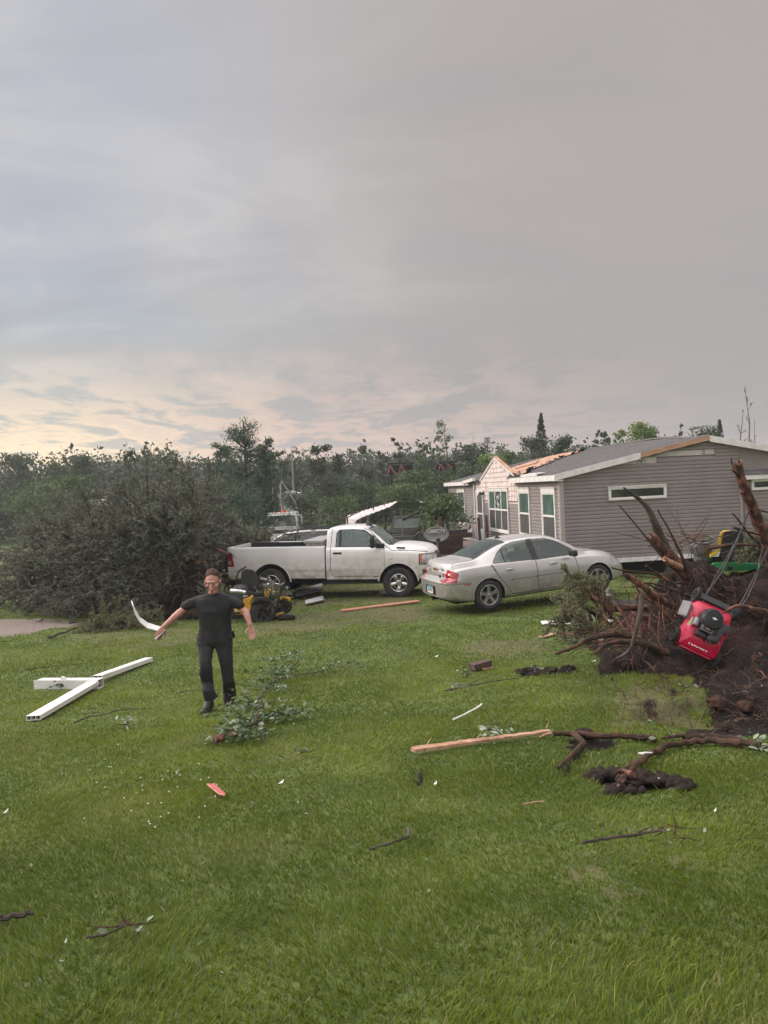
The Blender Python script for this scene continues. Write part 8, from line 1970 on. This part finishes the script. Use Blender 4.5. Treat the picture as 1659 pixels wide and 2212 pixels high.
# leafy branch near the person
def leafy(name,stem,label,seed,nleaf=150,r0=.03,size=.042,twn=16,bark=m_redwood,spread=.35,tone=.2,h=.06,group=None,tl=.4):
    random.seed(seed); r=np.random.default_rng(seed); P=[gp(x,y,h) for x,y in stem]; base=P[0].copy(); o=empty(name,base,label=label,cat='leafy branch' if nleaf>30 else 'leaves',group=group); Q=[]
    for a,b in zip(P,P[1:]):
        for t in (0,.33,.66): Q.append(a.lerp(b,t)+Vector((random.gauss(0,.012),random.gauss(0,.012),random.uniform(0,.02))))
    Q.append(P[-1]); k=len(Q); mb=MB(); mb.tube([q-base for q in Q],[r0*(1-.75*i/(k-1)) for i in range(k)],8); mb.build('stem',bark,o,True); tw=MB(); C=[];
    for _ in range(twn):
        j=random.randint(k//4,k-1); W_=wander(Q[j],(random.gauss(0,1),random.gauss(0,1),abs(random.gauss(.1,.25))),random.uniform(.4,1.1)*tl,5,.2,sag=.03)
        for w in W_: w.z=max(w.z,gzf(w.x,w.y)+.02)
        tw.tube([w-base for w in W_],[.005,.004,.004,.003,.002,.001],4,cap=False); C+=[w-base for w in W_[1:]]*2
    C+= [q-base for q in Q[k//3:]]
    tw.build('twigs',m_root,o,True)['kind']='stuff'
    C=np.array([tuple(c) for c in C]); pick=C[r.integers(0,len(C),nleaf)]+r.normal(size=(nleaf,3))*np.array([spread*.2,spread*.2,.025]); pick[:,2]=np.maximum(pick[:,2],.0)
    n=nleaf; a=r.normal(size=(n,3)); a[:,2]*=.35; a/=np.linalg.norm(a,axis=1,keepdims=True); nrm=r.normal(size=(n,3)); nrm[:,2]+=1.3; b=np.cross(nrm,a); b/=np.linalg.norm(b,axis=1,keepdims=True); cc=np.cross(a,b); s=size*r.uniform(.55,1.3,(n,1)); V=[]
    for (u,v,w) in ((-1,0,0),(-.5,.36,.06),(.15,.42,.08),(1,0,-.05),(.15,-.42,.08),(-.5,-.36,.06),(0,0,-.02)): V.append(pick+a*s*u+b*s*v+cc*s*w)
    V=np.stack(V,1).reshape(-1,3); i=(np.arange(n)*7)[:,None]; F=np.concatenate([i+np.array([[p,q,6]]) for p,q in ((0,1),(1,2),(2,3),(3,4),(4,5),(5,0))]); tn=np.repeat((r.random(n)<tone)*r.uniform(.5,1.0,n),7); me=fastmesh('leaves',V,F,attrs={'tone':tn}); link('leaves',me,m_leaf,o,False); return o
leafy('leafy_branch',[(470,1616),(500,1606),(530,1596),(552,1582),(556,1560),(553,1538)],'torn leafy branch with a thick red-barked butt, in front of the person',61,nleaf=420,r0=.036,size=.036,twn=34,tl=.42,tone=.16)
leafy('leafy_branch',[(552,1545),(560,1515),(580,1495),(600,1478),(622,1458),(640,1440)],'leafy spray with bare twig tips pointing away behind the red butt',62,nleaf=330,r0=.014,size=.034,twn=26,bark=m_root,tl=.36,tone=.12)
leafy('leafy_branch',[(560,1560),(590,1562),(620,1560),(638,1556)],'right-hand spray of pale upturned leaves beside the red butt',63,nleaf=90,r0=.008,size=.038,twn=10,bark=m_root,tl=.2,tone=.3)
leafy('leafy_branch',[(640,1470),(670,1466),(700,1460),(735,1448)],'low scattered leaves trailing right of the bare twig tips',64,nleaf=80,r0=.007,size=.028,twn=12,bark=m_root,tone=.1,tl=.35)
leafy('leafy_branch',[(1290,1395),(1270,1388),(1240,1378),(1220,1392)],'clump of broad green leaves under the curved roots',65,nleaf=150,r0=.008,size=.045,twn=12,bark=m_root,tone=.15,tl=.35)
leafy('leafy_branch',[(1300,1352),(1285,1348),(1268,1345)],'bluish broad leaves at the foot of the low bough',66,nleaf=90,r0=.006,size=.045,twn=8,bark=m_root,tone=.2,tl=.3,h=.12)
for i,(x,y,n_,lab,tn) in enumerate(((1066,1606,26,'silvery upturned leaves lying on the split plank',.8),(1640,1628,34,'white-backed maple leaves at the right edge of the lawn',.9),(1445,1608,10,'two large green leaves on the tuft by the long root',.1),(686,1383,22,'small dark sprig lying behind the person in the grass',.0),(975,1500,12,'pale five-pointed leaf in the grass below the paver block',.9),(1000,1463,20,'few leaves and twigs left of the paver block',.3),(274,1573,12,'pair of pale leaves on the lawn below the forked twig',.8),(268,2024,8,'white dried husks at the end of the thin stalk',1.0),(1463,1832,6,'pinkish-white curled leaf at the end of the brown twig',.9),(1438,1812,6,'dark pointed leaf standing up on the brown twig',.0),(785,1450,8,'small sprig in the open grass right of the leafy branch',.2),(658,1640,6,'dark leaf lying alone in the middle lawn',.0),(548,1608,30,'round green leaves under the red butt of the torn branch',.15),(1170,1408+50,10,'small leaves before the thin dark crest',.4),(1475,1497,8,'pale leaf pair on the bare patch before the pit',.9),(118,1490,26,'dark leaves caught on the white vinyl post',.05),(1560,1430,6,'light green leaf caught on the lower root plate',.6))):
    leafy('leaf_cluster',[(x-6,y+2),(x+2,y),(x+9,y-2)],lab,100+i,nleaf=n_,r0=.003,size=.034 if y<1800 else .020,twn=4,bark=m_root,tone=tn,tl=.16,h=.05 if i!=0 else .10,spread=.3)
# scattered small litter and clover flowers, too many to count
def litter():
    r=np.random.default_rng(77); n=5200; y=r.uniform(2.6,18,n)**1.0; x=r.uniform(-.58,.58,n)*y; k=r.random(n)<np.clip(.10+.25*vnoise(x,y,.5,71)+.5*(y>9),0,1); x=x[k];y=y[k]; C=np.stack([x,y,gz(x,y)+r.uniform(.015,.045,len(x))],-1)
    tn=(r.random(len(x))<.18)*r.uniform(.3,1,len(x)); V,F=leafquads(C,.013,seed=7,n_up=.8); o=link('leaf_litter',fastmesh('leaf_litter',V,F,attrs={'tone':np.repeat(tn,4)}),m_leaf,None,False); tag(o,'torn leaf bits strewn over the lawn','leaf litter',kind='stuff')
    n=240; py=r.uniform(1660,1800,n); px=r.uniform(180,470,n); V=[];F=[]; mb=MB()
    for a,b in zip(px[:34],py[:34]): p=gp(a,b,.035); mb.lathe([(0,.006),(.005,.004),(.006,0),(.0,-.005)],6,'Z',tuple(p))
    tag(mb.build('clover',mat('clover_white',(.62,.62,.52),rough=.8,col2=(.45,.48,.35),scale=90),None,True),'small white clover flowers in the left foreground lawn','clover',kind='stuff')
litter()
# striped marker post by the front wheel of the car
def marker():
    b=at(1317,1312,11.5); b.z=gzf(b.x,b.y); o=empty('marker_post',b,label='short black and white banded marker post in front of the car',cat='marker post')
    zt=at(1317,1281,11.5).z-b.z; mb=MB(); mb.tube([(0,0,0),(0,0,zt)],.045,12); mb.build('post',m_black,o,True)
    for k in range(5):
        z=zt*(.42+.13*k); mb=MB(); mb.tube([(0,0,z),(0,0,z+zt*.05)],.048,12); mb.build('band',m_white,o,True)
    mb=MB(); mb.lathe([(0,.09),(.035,.07),(.055,.0),(0,0)],12,'Z',(0,0,zt)); mb.build('cap',mat('olive_cap',(.07,.075,.05),col2=(.1,.1,.07),scale=9),o,True)
marker()
# black mat and brown box by the roots
b=gp(1370,1312,.02); mb=MB(); mb.box((0,0,.05),(1.5,.8,.07),rot=Matrix.Rotation(.06,3,'Y')); tag(mb.build('black_mat',m_black,None,loc=b),'flat black rubber mat lying behind the logs','mat')
b=at(1405,1290,11.0); b.z=gzf(b.x,b.y); o=empty('brown_planter',b,label='dark red-brown square planter box half hidden by roots',cat='planter')
mb=MB(); 
for (x,y,w,d) in ((0,-.24,.5,.03),(0,.24,.5,.03),(-.24,0,.03,.45),(.24,0,.03,.45)): mb.box((x,y,.25),(w,d,.5),bev=.005)
mb.build('box',mat('planter_brown',(.11,.05,.042),rough=.7,col2=(.08,.04,.035),scale=8),o); mb=MB(); mb.box((0,0,.44),(.44,.44,.04)); mb.build('soil',m_soil,o)
# cell mast and roof trusses of a wrecked house beyond the trees
b=at(1055,1010,150); b.z=float(gz(b.x,150)); zt=at(1055,945,150).z-b.z; o=empty('cell_mast',b,label='thin lattice cell mast far off above the trees',cat='mast'); mb=MB(); mb.tube([(0,0,0),(0,0,zt)],.16,6); mb.build('mast',mat('mast_grey',(.16,.16,.17),col2=(.12,.12,.12),scale=1),o)
for k in range(2):
    mb=MB(); z=zt*(.985-.045*k)
    for j in range(6): a=j*1.047; mb.box((.55*math.cos(a),.55*math.sin(a),z),(.12,.12,.55))
    mb.tube([(-.5,0,z),(.5,0,z)],.06,4); mb.build('antenna',MATS['mast_grey'],o)
for (x0,x1,yt,yb,Y,lab) in ((838,885,1004,1024,57,'wrecked house roof frame with bare red trusses among the trees'),(1+948,980,1002,1014,46,'smaller piece of bare roof frame right of the first red trusses')):
    b=at((x0+x1)/2,1020,Y); b.z=gzf(b.x,Y); o=empty('roof_frame',b,label=lab,cat='roof frame'); q=lambda x,y: at(x,y,Y)-b
    mw_=mat('red_truss',(.20,.075,.06),rough=.8,col2=(.22,.07,.055),scale=2); 
    mb=MB(); a,c=q(x0,yt),q(x1+8,yt-3); t=Vector((0,1.2,.05)); mb.add([a,c,c+t,a+t]+[v+Vector((0,0,.12)) for v in (a,c,c+t,a+t)],[(0,1,2,3),(7,6,5,4),(0,1,5,4),(1,2,6,5),(2,3,7,6),(3,0,4,7)]); 
    t=Vector((0,1.6,0)); e,f,g_,h_=q(x0,yt)+t,q(x1+8,yt-3)+t,q(x1+10,yb)+t,q(x0-3,yb)+t; mb.add([e,f,g_,h_]+[v+Vector((0,.1,0)) for v in (e,f,g_,h_)],[(0,1,2,3),(7,6,5,4),(0,1,5,4),(1,2,6,5),(2,3,7,6),(3,0,4,7)]); mb.build('roof_sheet',m_dark,o)
    n=2
    for i in range(n): 
        xa=x0+(x1-x0)*i/n; w=(x1-x0)/n*.9
        mb=MB(); mb.tube([q(xa+w*.2,yt+1),q(xa+w*.75,yb)],.07,4); mb.tube([q(xa+w*.2,yt+1),q(xa,yb)],.05,4); mb.build('truss',mw_,o)
    mb=MB()
    for xa in (x0+6,x1-6): p=q(xa,yb); mb.tube([p+Vector((0,1.5,0)),Vector((p.x,1.5,0))],.09,4)
    mb.build('post',m_dark,o)
# pale roofs glimpsed through the leaves
for (x,y,w,h,Y,lab) in ((200,1083,38,7,60,'white shed roof glimpsed above the fallen spruce'),(622,1066,46,10,62,'small white camper half hidden in leaves above the tow truck')):
    b=at(x,y,Y); k=pxm(Y); b.z=gzf(b.x,Y); z=at(x,y,Y).z-b.z; mb=MB(); mb.prism([(-w*k/2,z-h*k*2),(w*k/2,z-h*k*2),(w*k/2,z),(0,z+h*k*.6),(-w*k/2,z)],0,3); mb.box((0,1.5,(z-h*k*2)/2),(w*k*.9,2.6,z-h*k*2)); tag(mb.build('shed',mat('shed_white',(.55,.56,.57),col2=(.35,.37,.38),scale=1.2),None,loc=b),lab,'shed')

# ---------------- damp evening air ----------------
def build_haze():
    mb=MB(); mb.box((0,120,5),(700,420,21)); hz=bpy.data.materials.new('haze'); hz.use_nodes=True; nt=hz.node_tree; nt.nodes.clear(); out=nt.nodes.new('ShaderNodeOutputMaterial'); v=nt.nodes.new('ShaderNodeVolumePrincipled'); v.inputs['Color'].default_value=(.86,.90,.95,1); v.inputs['Density'].default_value=.0008; v.inputs['Anisotropy'].default_value=.2
    nt.links.new(v.outputs[0],out.inputs['Volume']); o=mb.build('haze',hz,None); tag(o,kind='stuff'); return o
build_haze()
build_grass()
def split_islands(o):
    """separate pieces of a repeated small part become parts of their own"""
    me=o.data; n=len(me.vertices); p=list(range(n))
    def f(a):
        while p[a]!=a: p[a]=p[p[a]]; a=p[a]
        return a
    for e in me.edges: a,b=f(e.vertices[0]),f(e.vertices[1]); p[a]=b
    V=[v.co.copy() for v in me.vertices]; isl={}
    for q in me.polygons: isl.setdefault(f(q.vertices[0]),[]).append(list(q.vertices))
    if not 1<len(isl)<=40: return
    for k,fs in isl.items():
        u=sorted({i for q in fs for i in q}); ix={a:i for i,a in enumerate(u)}; m2=bpy.data.meshes.new(me.name); m2.from_pydata([V[i] for i in u],[],[[ix[i] for i in q] for q in fs])
        c=o.copy(); c.data=m2; COL.objects.link(c)
        for mm in me.materials: m2.materials.append(mm)
    bpy.data.objects.remove(o)
for o in [x for x in COL.objects if x.type=='MESH' and x.parent and not x.children and x.name.split('.')[0] in ('fascia','corner_board','block_pier','loose_board','rake_board','bottom_trim','splinter','wiper')]: split_islands(o)
for o in COL.objects:
    if o.parent is None and o.type in('MESH','EMPTY') and 'label' in o.keys() and 'kind' not in o.keys(): o['kind']='thing'
